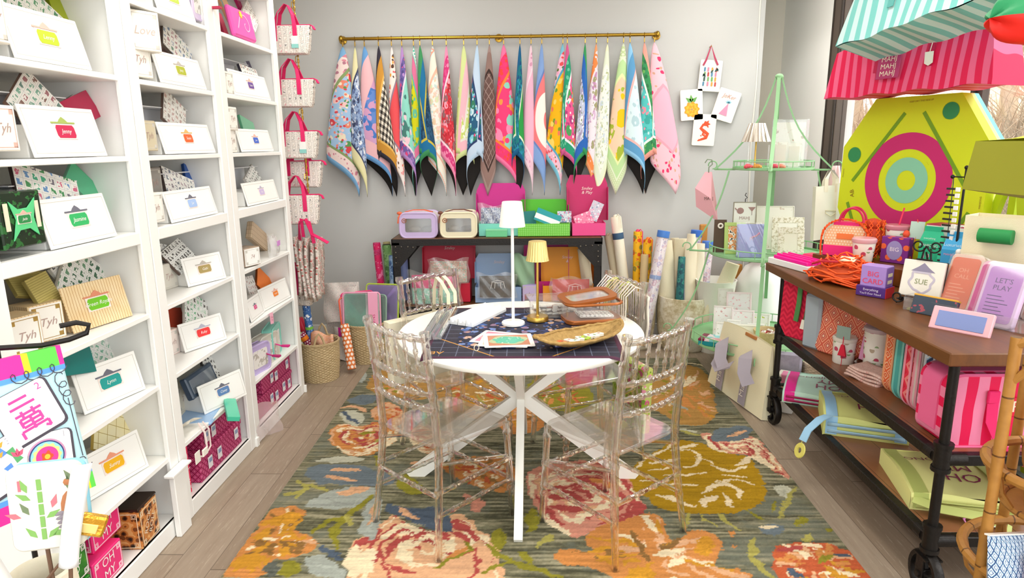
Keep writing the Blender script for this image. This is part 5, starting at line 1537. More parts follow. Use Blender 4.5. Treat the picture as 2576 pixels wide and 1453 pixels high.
# clear bags on the shelf below the thick one
t = thing('kraft_tile_pack', 'tan wrapped tile pack leaning at the back of the far bookcase', 'tile pack', (-1.660, 4.005, 1.055), 90)
b = MB(); b.bx(-.14, .14, -.02, .02, -.055, .055, .006, M=T(ry=28)); part('wrapped_pack', b, pat('tan_tiles', lambda g: g.mix(g.m('MAXIMUM', g.m('LESS_THAN', g.m('FRACT', g.m('DIVIDE', g.u, .022)), .1), g.m('LESS_THAN', g.m('FRACT', g.m('DIVIDE', g.v, .026)), .1)), '#cbb193', '#a98f70'), rough=.3), t)
t = thing('clear_bag', 'knotted clear bag with an orchid label in the far bookcase', 'bag', (-1.530, 3.873, 0.950), 96)
b = MB(); b.grid(lambda u, v: ((u-.5)*.16*(1-.25*v*v), -.012-.03*math.sin(PI*u)*math.sin(PI*min(1, v*1.1))**.6+.004*math.sin(11*u+9*v), .135*v+.006*math.sin(7*u)), 16, 12); b.grid(lambda u, v: ((u-.5)*.16*(1-.25*v*v), .02*math.sin(PI*u), .135*v+.006*math.sin(7*u)), 12, 8); part('bag_film', b, clear('#ffffff', .3, 1, .12, 1.6), t)
b = MB(); b.bx(-.04, .02, -.046, -.044, .075, .105, M=T()); part('label_plaque', b, pm('#dc96e0', .5), t)
card_box('clear wrapped brown gift box with white card in the far bookcase', (-1.500, 3.515, 0.967), .12, .1, .1, yaw=70, face='#f6f4f0', side=pm('#a8937f', .25), text='74')
set_box('white tile set box with orange plaque in the far bookcase', (-1.533, 3.691, 0.662), (-1.510, 4.069, 0.662), .662, .13, '#f0862c', PINKISH, 'Amber', s=.7)
set_box('small white box with pink plaque beside the orange plaque box', (-1.507, 3.446, 0.662), (-1.526, 3.673, 0.662), .662, .12, '#e0558f', DARKBAR, 'Rose', s=.5, depth=.1)
sheet('bright orange tile slab rising behind the orange plaque box', (-1.640, 4.001, 0.768), .18, .15, -48, pm('#f5801c', .35), edge='#8a3f14')
sheet('pale printed pack behind the small pink plaque box', (-1.660, 3.836, 0.793), .12, .11, -6, GP, edge='#d0c8c0')
sheet('small pink price card hanging from the shelf edge', (-1.482, 3.660, 0.632), .045, .065, -8, pm('#f2b5c9', .6), tilt=4, th=.002, edge='#f2b5c9', name='price_card', cat='card')
b = MB(); b.text('Travel', .013, T(0, .006, .0008), shear=.3); b.text('Size', .013, T(0, -.01, .0008), shear=.3)
part('lettering', b, pm('#c23a72', .6), bpy.data.objects['price_card'], smooth=False)
def vcase(label, p, yaw, w, h, d, col, win, grp=None, charm=None, badge=None):
    """soft vinyl case standing on its edge: padded rim, clear window"""
    t = thing('vinyl_case', label, 'case', p, yaw)
    o = rrect(w, h, .03, 5); M = T(0, 0, h/2, rx=90)
    b = MB(); b.prism(o, -d, 0, .006, M=M); part('case_body', b, pm(col, .35), t)
    b = MB(); fi = rrect(w*.7, h*.62, .012, 3); n = len(o)
    b.prism(fi, 0, .0012, M=M); part('window', b, win, t)
    b = MB(); b.tube([(x*.97, y*.97, -.002) for x, y in o], .006, 6, closed=True, M=M); b.tube([(x*.97, y*.97, -d+.002) for x, y in o], .006, 6, closed=True, M=M); part('piping', b, pm(col, .3), t)
    if charm:
        b = MB(); b.tube([(w*.3, 0, h*.55), (w*.34, -.02, h*.5), (w*.36, -.03, h*.47)], .004, 6); b.prism([(-.006, 0), (.006, 0), (.012, -.05), (-.012, -.05)], -.006, .006, .002, M=T(w*.36, -.03, h*.47)); part('tassel', b, pm(charm, .6), t)
    return t
WIN = pat('case_window', lambda g: g.mix(g.m('GREATER_THAN', g.noise(26, 2), .55), '#eceae6', '#bdb8b0'), rough=.12, spec=.6)
vcase('mint green vinyl case at the back of three on a low shelf', (-1.541, 3.852, 0.345), 100, .24, .19, .06, '#86cfc0', WIN)
vcase('pale grey vinyl case with pink tassel between the mint and lavender cases', (-1.528, 3.708, 0.345), 84, .22, .175, .06, '#d3d0c4', WIN, charm='#d92c86')
vcase('lavender vinyl case at the front of three on a low shelf', (-1.522, 3.547, 0.345), 78, .19, .165, .05, '#bfaedb', WIN, charm='#b5246c')
vcase('lavender rimmed vinyl case at the top of the middle bookcase', (-1.530, 3.264, 2.183), 90, .14, .14, .08, '#d9c9e6', WIN, charm='#b02c4c')
# ---- bottom cubbies
MAG = diamonds(['#8f1444', '#d65a92', '#a81d52', '#e487ae'], .03, .03)
def storage_box(label, p, w, h, d, yaw, lid=True, tags=((.2, .6), (.7, .25)), strap=None):
    t = thing('patterned_box', label, 'box', p, yaw)
    b = MB(); b.bx(-w/2, w/2, 0, d, 0, h*.84 if lid else h, .004); part('carton', b, MAG, t)
    if lid: b = MB(); b.bx(-w/2-.004, w/2+.004, -.004, d+.004, h*.8, h, .003); part('box_lid', b, MAG, t)
    for fx, fz in tags:
        b = MB(); x, z = (fx-.5)*w, fz*h; b.bx(x-.02, x+.02, -.0065, -.004, z-.028, z+.028, m=0); b.bx(x-.014, x+.014, -.0075, -.006, z+.0, z+.02, m=1)
        part('tag', b, [pm('#eee8ea', .5), pm('#8fa0c4', .5)], t, smooth=False)
    return t
storage_box('magenta patterned box filling the bottom of the middle bookcase, lower one', (-1.520, 2.981, 0.078)[:1] + (2.99, .076), .44, .13, .3, 90, True, ((.2, .5), (.42, .5), (.85, .6)))
storage_box('magenta patterned box on top of the lower one in the middle bookcase', (-1.535, 3.02, .2065), .36, .12, .28, 90, True, ((.1, .45), (.3, .45), (.75, .6), (.93, .7)))
t = thing('slim_case', 'pale blue slim vinyl case lying on the magenta boxes', 'case', (-1.58, 2.93, .327), 10)
b = MB(); b.bx(-.09, .08, -.10, .10, 0, .02, .008); part('case_body', b, pm('#9dbfe6', .2), t)
b = MB(); b.bx(-.085, .075, -.102, .102, .008, .011); part('zip', b, pm('#7fa4d0', .3), t)
t = thing('rose_red_box', 'tall rose red box with white lettering standing by the magenta boxes', 'box', (-1.525, 2.645, .0762), 84)
b = MB(); b.bx(-.045, .045, 0, .2, 0, .235, .008); part('carton', b, pm('#ee3a66', .35), t)
b = MB(); M = T(0, -.001, .11, rx=90)
b.text('PACK', .026, M @ T(0, -.045, .001, rz=0)); b.text('YOUR', .026, M @ T(0, -.075, .001)); b.tube([(.026*math.cos(a), .075+.03*math.sin(a), 0) for a in [2*PI*k/24 for k in range(24)]], .003, 5, closed=True, M=M); b.tube([(.014*math.cos(a), .075+.016*math.sin(a), 0) for a in [2*PI*k/18 for k in range(18)]], .0025, 5, closed=True, M=M); b.bx(-.044, .044, .002, .005, 0, .001, M=M @ T(rz=18))
part('lettering', b, pm('#fbdfe6', .5), t, smooth=False)
t = thing('cotton_tote', 'crumpled cream cotton bag with hanging cords and tag on the low shelf', 'bag', (-1.535, 2.72, .3455), 90)
b = MB(); b.grid(lambda u, v: ((u-.5)*.2, .06-.09*math.cos(PI*(v-.5))*.9+.008*math.sin(8*u+5*v), .08*math.sin(PI*v)**.7*(1-.5*u)+.006*math.sin(9*u+3*v)*math.sin(PI*v)), 14, 12); part('bag_body', b, pm('#efe9da', .85), t)
b = MB(); b.tube([(.05, -.03, .03), (.06, -.05, -.02), (.055, -.055, -.09), (.01, -.055, -.115), (-.04, -.055, -.09)], .005, 6); b.tube([(.09, -.03, .02), (.1, -.05, -.02), (.09, -.055, -.1), (.05, -.055, -.115)], .004, 6); part('cords', b, pm('#f0dcd6', .7), t)
b = MB(); b.bx(-.065, -.02, -.062, -.058, -.12, -.065, .002); b.bx(.0, .045, -.065, -.056, -.115, -.08, .003); part('tag', b, pm('#f4f0e4', .6), t)
storage_box('magenta patterned box at the bottom of the far bookcase, lower one', (-1.535, 3.72, .076), .60, .12, .3, 90, True, ((.42, .5), (.55, .4), (.75, .5), (.9, .4)))
storage_box('magenta patterned box with white tags, upper one in the far bookcase', (-1.54, 3.80, .1965), .46, .11, .28, 90, True, ((.3, .5), (.45, .4), (.85, .5)))
t = thing('fuchsia_folder', 'flat fuchsia zip folder lying on the upper magenta box', 'folder', (-1.61, 3.90, .3075), 90)
b = MB(); b.bx(-.15, .16, -.09, .1, 0, .014, .004); part('folder_body', b, pm('#cc1f8c', .35), t)
t = thing('cellophane_pouch', 'crumpled clear cellophane pouch at the foot of the far bookcase', 'pouch', (-1.478, 3.43, .002), 70)
b = MB(); b.grid(lambda u, v: ((u-.5)*.2+.01*math.sin(9*v), -.012-.012*math.sin(7*u+4*v), .20*v+.02*math.sin(5*u)), 10, 10); part('film', b, clear('#f4dfe2', .35, 1, .1, 1.6), t)
# ---- boxes at the bottom of the near bookcase
def corner_box(label, p, yaw, w, h, d, col, deco, lines, rot=0, lidc=None, tc='#f8f4f0'):
    t = thing('acrylic_gift_box', label, 'box', p, yaw)
    b = MB(); b.bx(-w/2, w/2, 0, d, 0, h, .003); part('carton', b, col, t)
    b = MB()
    for M, ww in ((T(0, -.0004, h/2, rx=90), w), (T(-w/2-.0004, d/2, h/2, rx=90, rz=-90) if False else T(-w/2-.0004, d/2, h/2, rz=-90) @ T(rx=90), d)):
        for x0, x1, y0, y1 in ((-ww/2+.008, ww/2-.008, -h/2+.008, -h/2+.011), (-ww/2+.008, ww/2-.008, h/2-.011, h/2-.008), (-ww/2+.008, -ww/2+.011, -h/2+.008, h/2-.008), (ww/2-.011, ww/2-.008, -h/2+.008, h/2-.008)): b.bx(x0, x1, y0, y1, 0, .0012, M=M)
        for sx in (-1, 1):
            for sy in (-1, 1):
                cx, cy = sx*(ww/2-.02), sy*(h/2-.02)
                for k in (.009, .005): b.tube([(cx-k, cy-k, 0), (cx+k, cy-k, 0), (cx+k, cy+k, 0), (cx-k, cy+k, 0)], .0012, 4, closed=True, M=M)
    part('corner_ornament', b, deco, t, smooth=False)
    b = MB(); M = T(0, -.0008, h/2, rx=90) @ T(rz=rot)
    for k, (s, size) in enumerate(lines): b.text(s, size, M @ T(0, (len(lines)-1)*size*.5-k*size*1.02, .001))
    part('lettering', b, pm(tc, .5), t, smooth=False)
    if lidc: b = MB(); b.bx(-w/2-.002, w/2+.002, -.002, d+.002, h, h+.012, .004); part('box_lid', b, lidc, t)
    return t
PK = pm('#ee2f7c', .35); GRN = pat('green_marble', lambda g: g.ramp(g.noise(14, 3), [(.3, '#174a1c'), (.5, '#2f7f2a'), (.7, '#5fae2c')], False), rough=.3)
LEO = pat('leopard', lambda g: g.ramp(g.vor(42, g.warp(.02, 20))[0], [(0, '#2a1a10'), (.32, '#7a4420'), (.5, '#c9803f'), (.75, '#e0a868')]), rough=.3)
WH_D = pm('#f3dfe2', .4)
corner_box('pink gift box lettered OH MY, lower one of the pink stack', (-1.515, 2.075, .0762), 92, .17, .115, .2, PK, WH_D, (('OH', .048), ('MY', .048)))
corner_box('pink gift box lettered OH MY under a violet lid', (-1.55, 2.14, .192), 92, .175, .125, .2, PK, WH_D, (('OH', .048), ('MY', .048)), lidc=pm('#6a1f9a', .2))
corner_box('green marbled gift box lettered ROCK ROLL, lower one', (-1.505, 1.895, .0762), 92, .15, .10, .19, GRN, WH_D, (('ROCK', .034), ('ROLL', .034)), 65)
corner_box('green marbled gift box lettered ROCK ROLL, upper one', (-1.512, 1.905, .1767), 92, .155, .125, .19, GRN, WH_D, (('ROCK', .036), ('ROLL', .036)), 65, lidc=pm('#1f5a34', .2))
corner_box('leopard print gift box lettered ROCK ROLL', (-1.505, 2.325, .0762), 94, .14, .16, .19, LEO, pm('#e9d3b0', .4), (('ROCK', .034), ('ROLL', .034)), 60, lidc=pm('#2a1d14', .15), tc='#e9d9bf')
corner_box('dull pink gift box behind the green marbled boxes', (-1.575, 1.80, .0762), 92, .05, .21, .19, PK, WH_D, (('M', .03),))
t = thing('logo_pack', 'white plastic pack lettered OH MY at the back of the lowest cubby', 'pack', (-1.63, 2.33, .0762), 92, rx=-8)
b = MB(); b.bx(-.075, .075, 0, .05, 0, .27, .018); part('pack_body', b, pm('#eceae6', .3), t)
b = MB(); M = T(0, -.001, .19, rx=90); b.text('OH', .036, M @ T(0, .02, 0)); b.text('MY', .036, M @ T(0, -.017, 0)); part('lettering', b, pm('#b5305c', .5), t, smooth=False)
b = MB(); b.bx(-.05, .05, -.012, .04, .2555, .30, .002); b.bx(-.06, .06, -.02, .05, .30, .315, .003); b.bx(-.058, .058, -.018, .05, .0, .0, 0)
t = thing('plinth', 'little white moulded plinth against the post between near and middle bookcases', 'plinth', (-1.462, 2.50, 0), 90)
b = MB(); b.bx(-.045, .045, 0, .024, 0, .27, .003); part('shaft', b, PANEL, t)
b = MB(); b.bx(-.055, .055, -.006, .025, .27, .283, .002); b.bx(-.075, .075, -.016, .026, .283, .296, .003); part('moulded_cap', b, PANEL, t)

# ================================================================ GOODS ON AND AROUND THE CONSOLE TABLE
def console_case(label, x0, x1, y, col, charm, txt):
    w = x1-x0; h = .19; d = .19
    t = thing('vinyl_case', label, 'case', ((x0+x1)/2, y, CZ+.0008), 0)
    o = rrect(w, h, .05, 6); M = T(0, 0, h/2, rx=90)
    n = len(o); fi = rrect(w*.72, h*.56, .012, 6)
    b = MB(); b.prism(o, -d, 0, 0, M=M, caps=False); part('clear_wall', b, pm('#f0e6e2', .3), t)
    b = MB(); v = [(x, y_, z) for z in (-.004, .008) for x, y_ in o]+[(x, y_, z) for z in (-.004, .008) for x, y_ in fi]
    b.add(v, [(k, (k+1) % n, n+(k+1) % n, n+k) for k in range(n)]+[(n+k, n+(k+1) % n, 3*n+(k+1) % n, 3*n+k) for k in range(n)]+[(2*n+(k+1) % n, 2*n+k, 3*n+k, 3*n+(k+1) % n) for k in range(n)], M=M)
    part('front_frame', b, pm(col, .3), t)
    for zz in (.004, -d): b = MB(); b.tube([(x, y_, zz) for x, y_ in o], .009, 8, closed=True, M=M); part('piping', b, pm(col, .3), t)
    b = MB(); b.prism(fi, 0, .001, M=M); part('window', b, clear('#d9d6d0', .12, 1, .08, 1.6), t)
    b = MB(); b.prism(rrect(w*.9, h*.85, .04, 5), -d+.01, -d*.5, M=M); b.ball((-.04, .06, .06), (.05, .03, .025), 10); b.ball((.06, .06, .055), (.05, .03, .03), 10, m=1); part('contents', b, [pm('#8f8a80', .25), pm('#4a4a48', .2)], t)
    b = MB(); b.band([(-w*.38, .04, h+.005), (-w*.15, .05, h+.02), (w*.15, .05, h+.02), (w*.38, .04, h+.005)], .03, .006, up=(0, 0, 1)); part('top_handle', b, pm(charm, .5), t)
    b = MB(); b.tube([(-w*.38+.016*math.cos(a), -.010, h*.7+.016*math.sin(a)) for a in [2*PI*k/18 for k in range(18)]], .003, 6, closed=True); b.disc((-w*.38, h*.7, .0105), .006, 12, M=T(rx=90)); part('round_badge', b, pm('#a8623a', .5), t)
    b = MB(); b.tube([(-w*.48, .0, h*.95), (-w*.52, -.02, h*.85), (-w*.54, -.02, h*.6)], .006, 6); b.ball((-w*.5, 0, h), (.022, .016, .014), 8); part('zip_ribbon', b, pm(charm, .5), t)
    return t
console_case('lavender framed clear case at the left end of the console table', (-0.985, 5.070, 0.902)[0], (-0.700, 5.070, 0.900)[0], 5.065, '#cdb9e2', '#e8714a', '')
console_case('cream framed clear case beside the lavender one on the console table', (-0.669, 5.070, 0.900)[0], (-0.394, 5.070, 0.898)[0], 5.065, '#efe6c6', '#7a4a3a', '')

def open_box(label, x0, x1, y, z, bh, lh, d, base, lid, inside=(), base_pat=None, text=None, name='gift_box', lw=0, lx=0):
    """gift box with its lid hinged up behind it, contents propped inside"""
    w = x1-x0
    t = thing(name, label, 'open box', ((x0+x1)/2, y, z+.0008))
    b = MB(); e = .004
    b.bx(-w/2, w/2, 0, e, 0, bh); b.bx(-w/2, w/2, d-e, d, 0, bh); b.bx(-w/2, -w/2+e, e, d-e, 0, bh); b.bx(w/2-e, w/2, e, d-e, 0, bh); b.bx(-w/2, w/2, 0, d, 0, .004)
    part('tray', b, base_pat or pm(base, .5), t, smooth=False)
    b = MB(); L = w/2+lw
    M = T(lx, d, bh, rx=-8)
    b.prism([(-L, 0), (L, 0), (L, lh*.8), (L-.03, lh), (-L+.03, lh), (-L, lh*.8)], -.004, 0, M=M @ T(rx=90))
    b.bx(-L, -L+.004, -.07, 0, 0, lh*.72, M=M); b.bx(L-.004, L, -.07, 0, 0, lh*.72, M=M)
    o = part('lid', b, pm(lid, .5), t, smooth=False)
    if text:
        b = MB()
        for k, s in enumerate(text): b.text(s, .034, M @ T(0, -.003, lh*.70-.032*k, rx=90), shear=.25)
        part('lettering', b, pm('#f3d9d6', .5), o, smooth=False)
    return t
def packet(label, p, w, h, roll, mat, tilt=14, th=.018, name='card_packet', cat='packet', film=True, edge='#e6e2dc'):
    return sheet(label, p, w, h, roll, mat, tilt, th, edge, 0, name, cat)
def bagged(label, p, w, h, d, mat, name='clear_pack', cat='pack', rz=0, film=.16, seed=0):
    """lumpy goods inside a crinkled clear bag"""
    t = thing(name, label, cat, p, rz)
    r = random.Random(seed)
    b = MB(); b.grid(lambda u, v: ((u-.5)*w*.88, -d*.45*math.sin(PI*u)**.6*math.sin(PI*min(1, v+.1))**.5-.004, .006+h*.86*v), 10, 10); b.bx(-w*.42, w*.42, 0, d*.5, .004, h*.8, .01); part('goods', b, mat, t)
    b = MB(); a = r.uniform(0, 6); b.grid(lambda u, v: ((u-.5)*w*(1+.05*math.sin(7*v+a)), -d*.55*math.sin(PI*u)**.5-.008+.006*math.sin(19*u+11*v+a), h*v*(1+.06*math.sin(9*u+a))), 18, 16); part('film', b, clear('#ffffff', film, 1, .10, 1.7), t)
    return t
NAVYT = tilegrid('#2f3f7a', ['#eef0f2', '#c9d6e2', '#5f6f9c'], .05, .06, '#27345c', .4)
YB = 5.14
open_box('open magenta box with aqua tray on the console table', (-0.377, 5.100, 0.903)[0], (-0.046, 5.100, 0.901)[0], 5.10, CZ, .10, .30, .2, '#7fd6c4', '#c81f86', lw=.03)
bagged('clear bag of navy printed cloth in the aqua tray', ((-0.236, 5.200, 0.933)[0], 5.17, CZ+.006), .29, .24, .05, NAVYT, seed=1)
b = MB(); b.bx(-.083, .083, 0, .022, 0, .06, .003)
t = thing('mint_box', 'small mint green box in front of the aqua tray', 'box', ((-0.239, 5.060, 0.898)[0], 5.065, CZ+.0008)); part('carton', b, pm('#6fcf94', .45), t)
b = MB(); b.bx(-.084, .084, -.001, .023, .045, .061, .003); part('box_lid', b, pm('#86d8a6', .45), t)
GBOX = pat('green_spots', lambda g: g.mix(g.m('LESS_THAN', g.vor(70, None, 'F1', .05)[0], .34), '#6cc83e', '#a2e27e'), rough=.5)
open_box('open bright green box with spotted tray on the console table', (-0.073, 5.060, 0.897)[0], (0.328, 5.060, 0.903)[0], 5.07, CZ, .10, .17, .22, '#6fd040', '#4fb81e', base_pat=GBOX, lw=.0)
packet('teal and white printed packet propped in the green box', (0.160, 5.150, 1.036), .2, .1, -22, pat('teal_label', lambda g: g.mix(g.m('LESS_THAN', g.m('ABSOLUTE', g.m('ADD', g.v, .012)), .02), '#1f9aa0', '#eef3f2'), rough=.3))
packet('teal fabric packet behind the printed one in the green box', (0.017, 5.200, 1.031), .1, .11, 4, pm('#1f7a78', .6))
packet('mosaic printed packet at the right end of the green box', (0.291, 5.180, 1.041), .11, .09, 0, floral('#c9d3dc', ['#8fa6c9', '#c97f9a', '#5f6f9c', '#e9e6e2'], 60, .5))
open_box('open raspberry box with hot pink tray lettered on its lid', (0.347, 5.060, 0.915)[0], (0.603, 5.060, 0.913)[0], 5.08, CZ, .10, .36, .2, '#ee4f92', '#c01f62', text=('Smiley', '& Play'), lw=.035)
packet('rose coloured packet leaning in the raspberry box', (0.438, 5.140, 1.022), .14, .10, 20, floral('#e884a6', ['#f3c3d3', '#f3dfe6', '#d95f8a'], 50, .4))
packet('grey and pink printed packet standing in the raspberry box', (0.530, 5.180, 1.085), .09, .15, -24, floral('#c9c3d0', ['#e9a6c0', '#8f9ab5', '#eceaf0'], 60, .45))
# lower shelf
LZ = .36
open_box('open red box standing at the left of the lower console shelf', (-0.825, 5.200, 0.419)[0], (-0.463, 5.200, 0.417)[0], 5.16, LZ, .16, .36, .18, '#d8213f', '#d92c4a', text=('Smiley',), lw=.035)
bagged('crinkled clear bag of pastel goods in the red box', ((-0.628, 5.150, 0.511)[0], 5.14, LZ+.165), .33, .2, .05, floral('#d9b9a6', ['#e9d9c9', '#b5a08f', '#8fc4b0', '#d98a7a'], 18, .5), seed=2)
bagged('clear pack of hot pink and mint goods low on the console shelf', ((-0.734, 5.060, 0.353)[0], 5.105, LZ+.001), .42, .27, .06, pat('pinkmint', lambda g: g.mix(g.m('GREATER_THAN', g.v, .55), g.ramp(g.noise(16, 2), [(.4, '#8fd8bd'), (.6, '#eef2ee')]), '#e5277c'), rough=.5), seed=3)
open_box('open powder blue box in the middle of the lower console shelf', (-0.420, 5.140, 0.381)[0], (-0.050, 5.140, 0.379)[0], 5.13, LZ, .13, .24, .18, '#9dbbe2', '#a7c3e6', text=('Smiley',), lw=.01)
t = bagged('glossy black pack with a white table drawing before the powder blue box', ((-0.245, 5.100, 0.454)[0], 5.105, LZ+.05), .31, .2, .04, pm('#1f2023', .2), seed=4)
b = MB(); M = T(.01, -.046, .12, rx=90); b.tube([(-.05, .018, 0), (0, .03, 0), (.05, .018, 0), (0, .008, 0)], .0025, 4, closed=True, M=M)
for x in (-.045, -.02, .02, .045): b.tube([(x, .014, 0), (x*1.25, -.035, 0)], .002, 4, M=M)
part('table_drawing', b, pm('#f3f0ee', .5), t)
open_box('open magenta box at the back of the lower console shelf', (-0.031, 5.250, 0.469)[0], (0.338, 5.250, 0.467)[0], 5.20, LZ, .16, .32, .17, '#c91f7c', '#cb1f80', lw=.0)
t = thing('green_cloth', 'crumpled sage green cloth spilling from the magenta box', 'cloth', ((-0.030, 5.160, 0.586)[0], 5.165, LZ+.12))
b = MB(); b.grid(lambda u, v: ((u-.5)*.17, -.03*math.sin(PI*u)+.018*math.sin(9*u+7*v)-.03*math.sin(PI*v), .27*v+.012*math.sin(8*u)), 16, 14); o = part('folds', b, pm('#9cbf9e', .8), t); s = o.modifiers.new('thickness', 'SOLIDIFY'); s.thickness = .01
card_box('small lavender patterned box beside the powder blue box', ((0.013, 5.100, 0.372)[0], 5.10, LZ+.0008), .11, .15, .06, yaw=0, face='#cbb9e2', side=pm('#bda8dc', .5), text='play')
open_box('open orange box at the right of the lower console shelf', (0.121, 5.120, 0.383)[0], (0.526, 5.120, 0.381)[0], 5.12, LZ, .14, .28, .18, '#f09a1c', '#f2a020', text=('Smiley', '&'), lw=.012)
t = bagged('red pack with a white table drawing in front of the orange box', ((0.340, 5.080, 0.423)[0], 5.10, LZ+.02), .33, .2, .05, pm('#d8231c', .5), seed=5)
b = MB(); M = T(.03, -.052, .12, rx=90); b.tube([(-.05, .018, 0), (0, .03, 0), (.05, .018, 0), (0, .008, 0)], .0025, 4, closed=True, M=M)
for x in (-.045, -.02, .02, .045): b.tube([(x, .014, 0), (x*1.25, -.035, 0)], .002, 4, M=M)
part('table_drawing', b, pm('#f7e6e2', .5), t)
t = thing('paper_sleeve', 'cream cloth sleeve leaning under the right corner of the console table', 'sleeve', (.50, 5.2, .362), 0)
b = MB(); b.grid(lambda u, v: ((u-.5)*.09*(.5+.5*v if v > .8 else 1)-.06*v, .0+.01*math.sin(6*u+4*v), .42*v), 8, 10); o = part('cloth', b, pm('#d8cbb0', .8), t); s = o.modifiers.new('thickness', 'SOLIDIFY'); s.thickness = .014

# ================================================================ ROLLS AND TUBES
def roll(label, foot, top, r, col, cap=None, band=None, name='mat_roll', cat='roll', hollow=None, film=None, capl=.05, taper=1.0, tie=None):
    f = Vector(foot); tp = Vector(top); d = tp-f; L = d.length
    t = thing(name, label, cat, f)
    q = Vector((0, 0, 1)).rotation_difference(d.normalized()).to_matrix().to_4x4(); q.translation = f
    t.matrix_world = q
    b = MB(); b.lathe([(0, 0), (r*.95, 0), (r, .006), (r*taper, L-.008), (r*taper*.94, L), (0, L)], 20, fn=lambda rr, z, a, j: rr*(1+.03*math.sin(3*a+z*9)) if rr > r*.5 else rr); part('roll', b, col, t)
    if hollow:
        b = MB(); b.lathe([(r*.72, L+.001), (r*.9, L+.002), (r*.9, L-.002)], 16); b.disc((0, 0, L+.001), r*.7, 16); part('open_end', b, pm(hollow, .9), t)
    if cap: b = MB(); b.lathe([(r*1.12, L-capl*.3), (r*1.14, L-capl*.25), (r*1.14, L+capl*.7), (r*1.05, L+capl*.75), (0, L+capl*.75)], 20); part('cap', b, pm(cap, .35), t)
    if band:
        for z0, z1, c in band: b = MB(); b.lathe([(r*1.03, z0), (r*1.05, z0+.002), (r*1.05, z1), (r*1.03, z1)], 20); part('label_band', b, pm(c, .5), t)
    if film: b = MB(); b.lathe([(r*1.09, .0), (r*1.09, L)], 20); part('clear_tube', b, clear('#ffffff', .12, 1, .06, 1.6), t)
    if tie: b = MB(); b.tube([(0, -r*.4, L), (.015, -r*.9, L+.02), (.03, -r, L), (.028, -r*1.2, L-.09)], .004, 5); b.ball((0, 0, L), (r*.55, r*.55, .02), 10); part('gathered_top', b, tie, t)
    return t
def sleeve(label, foot, top, w, th, col, patch=None, tilt=0, rz=0, gathered=False):
    """flat cloth sleeve holding a rolled mat"""
    f = Vector(foot); tp = Vector(top); d = tp-f; L = d.length
    t = thing('cloth_sleeve', label, 'sleeve', f)
    t.matrix_world = fr(f, Vector((1, 0, 0))-d.normalized()*d.normalized().x, d.normalized())
    def fn(u, v):
        k = 1 if v < .88 else 1-.25*math.sin((v-.88)/.12*PI/2)*(1.4 if gathered else .3)
        a = 2*PI*u
        return (w/2*k*math.cos(a)*(1+.03*math.sin(5*v+3*a)), th/2*k*math.sin(a)+.003*math.sin(14*v+2*a), L*v)
    b = MB(); b.grid(fn, 24, 18); b.add([fn(k/24, 1) for k in range(24)], [tuple(range(24))]); part('sleeve_cloth', b, col, t)
    if patch: b = MB(); z, s, c1, c2 = patch; b.bx(-s/2, s/2, -th/2-.006, -th/2-.002, z-s*.55, z+s*.55, .001); b.lathe([(0, .001), (s*.32, .001), (s*.32, .003), (0, .003)], 16, M=T(0, -th/2-.0065, z, rx=90), m=1); part('stitched_patch', b, [pm(c1, .6), pm(c2, .6)], t)
    return t
SLV = pm('#e9dec0', .85, bump=.15, bs=150); SLV2 = pm('#efe7d2', .85, bump=.15, bs=150)
roll('pink wrapped roll standing left of the console table', (-1.17, 5.22, .001), (-1.214, 5.230, 0.840), .03, floral('#d8205f', ['#c03a70', '#e87aa0', '#b5285a'], 30, .5))
roll('green roll with open end standing left of the console table', (-1.10, 5.28, .001), (-1.150, 5.300, 0.813), .036, floral('#6f9a5a', ['#5a8a4a', '#8fb57a', '#4a6f40'], 24, .5), hollow='#2a2420')
roll('blue speckled roll beside the left console leg', (-1.09, 5.18, .001), (-1.085, 5.220, 0.737), .034, floral('#7f9fc0', ['#4a6f9c', '#a9c0d9', '#3f5a86'], 34, .5))
roll('periwinkle roll behind the left console leg', (-1.0, 5.26, .001), (-1.017, 5.300, 0.723), .034, pm('#8f9fd6', .6))
roll('olive roll hidden behind the green roll', (-1.12, 5.36, .001), (-1.166, 5.380, 0.824), .03, pm('#a8a070', .7))

# ---- baskets
def wicker(label, c, r, h, handles=True, cols=('#b59a6c', '#8f7548', '#d6c199')):
    t = thing('wicker_basket', label, 'basket', (*c, 0))
    rows = 30; nst = 44
    def fn(u, v):
        a = 2*PI*u; ro = v*rows
        rr = r*(.86+.14*math.sin(PI*min(1, v*.9+.08)/1.7))
        wv = .0045*math.cos(a*nst/2+PI*math.floor(ro))*abs(math.sin(PI*ro))**.5
        return ((rr+wv)*math.cos(a), (rr+wv)*math.sin(a), h*v)
    b = MB(); b.grid(fn, 176, rows*3, us=1, vs=1); b.disc((0, 0, .004), r*.88, 32); o = part('woven_side', b, weave_col(*cols), t, ang=60)
    s = o.modifiers.new('thickness', 'SOLIDIFY'); s.thickness = .006; s.offset = -1
    rt = r*(.86+.14*math.sin(PI*.98/1.7))
    b = MB()
    for k in (0, 1): b.tube([((rt+.002)*math.cos(a), (rt+.002)*math.sin(a), h+.005*math.sin(a*22+PI*k)) for a in [2*PI*q/132 for q in range(132)]], .0055, 6, closed=True)
    part('braided_rim', b, weave_col(*cols), t)
    if handles:
        for s_ in (-1, 1):
            b = MB(); a0 = math.radians(-70 if s_ < 0 else 95)
            pts = [(rt*math.cos(a0+q*.26), rt*math.sin(a0+q*.26), h+.085*math.cos(q*PI/2)) for q in (-1, -.8, -.5, 0, .5, .8, 1)]
            b.tube(pts, .0075, 7); part('handle', b, weave_col(*cols), t)
    return t
wicker('round wicker basket of wrapping rolls at the end of the bookcases', (-1.465, 4.395), .137, .275)
wicker('round wicker basket holding clear zip pouches left of the console table', (-1.235, 4.80), .148, .295, False)
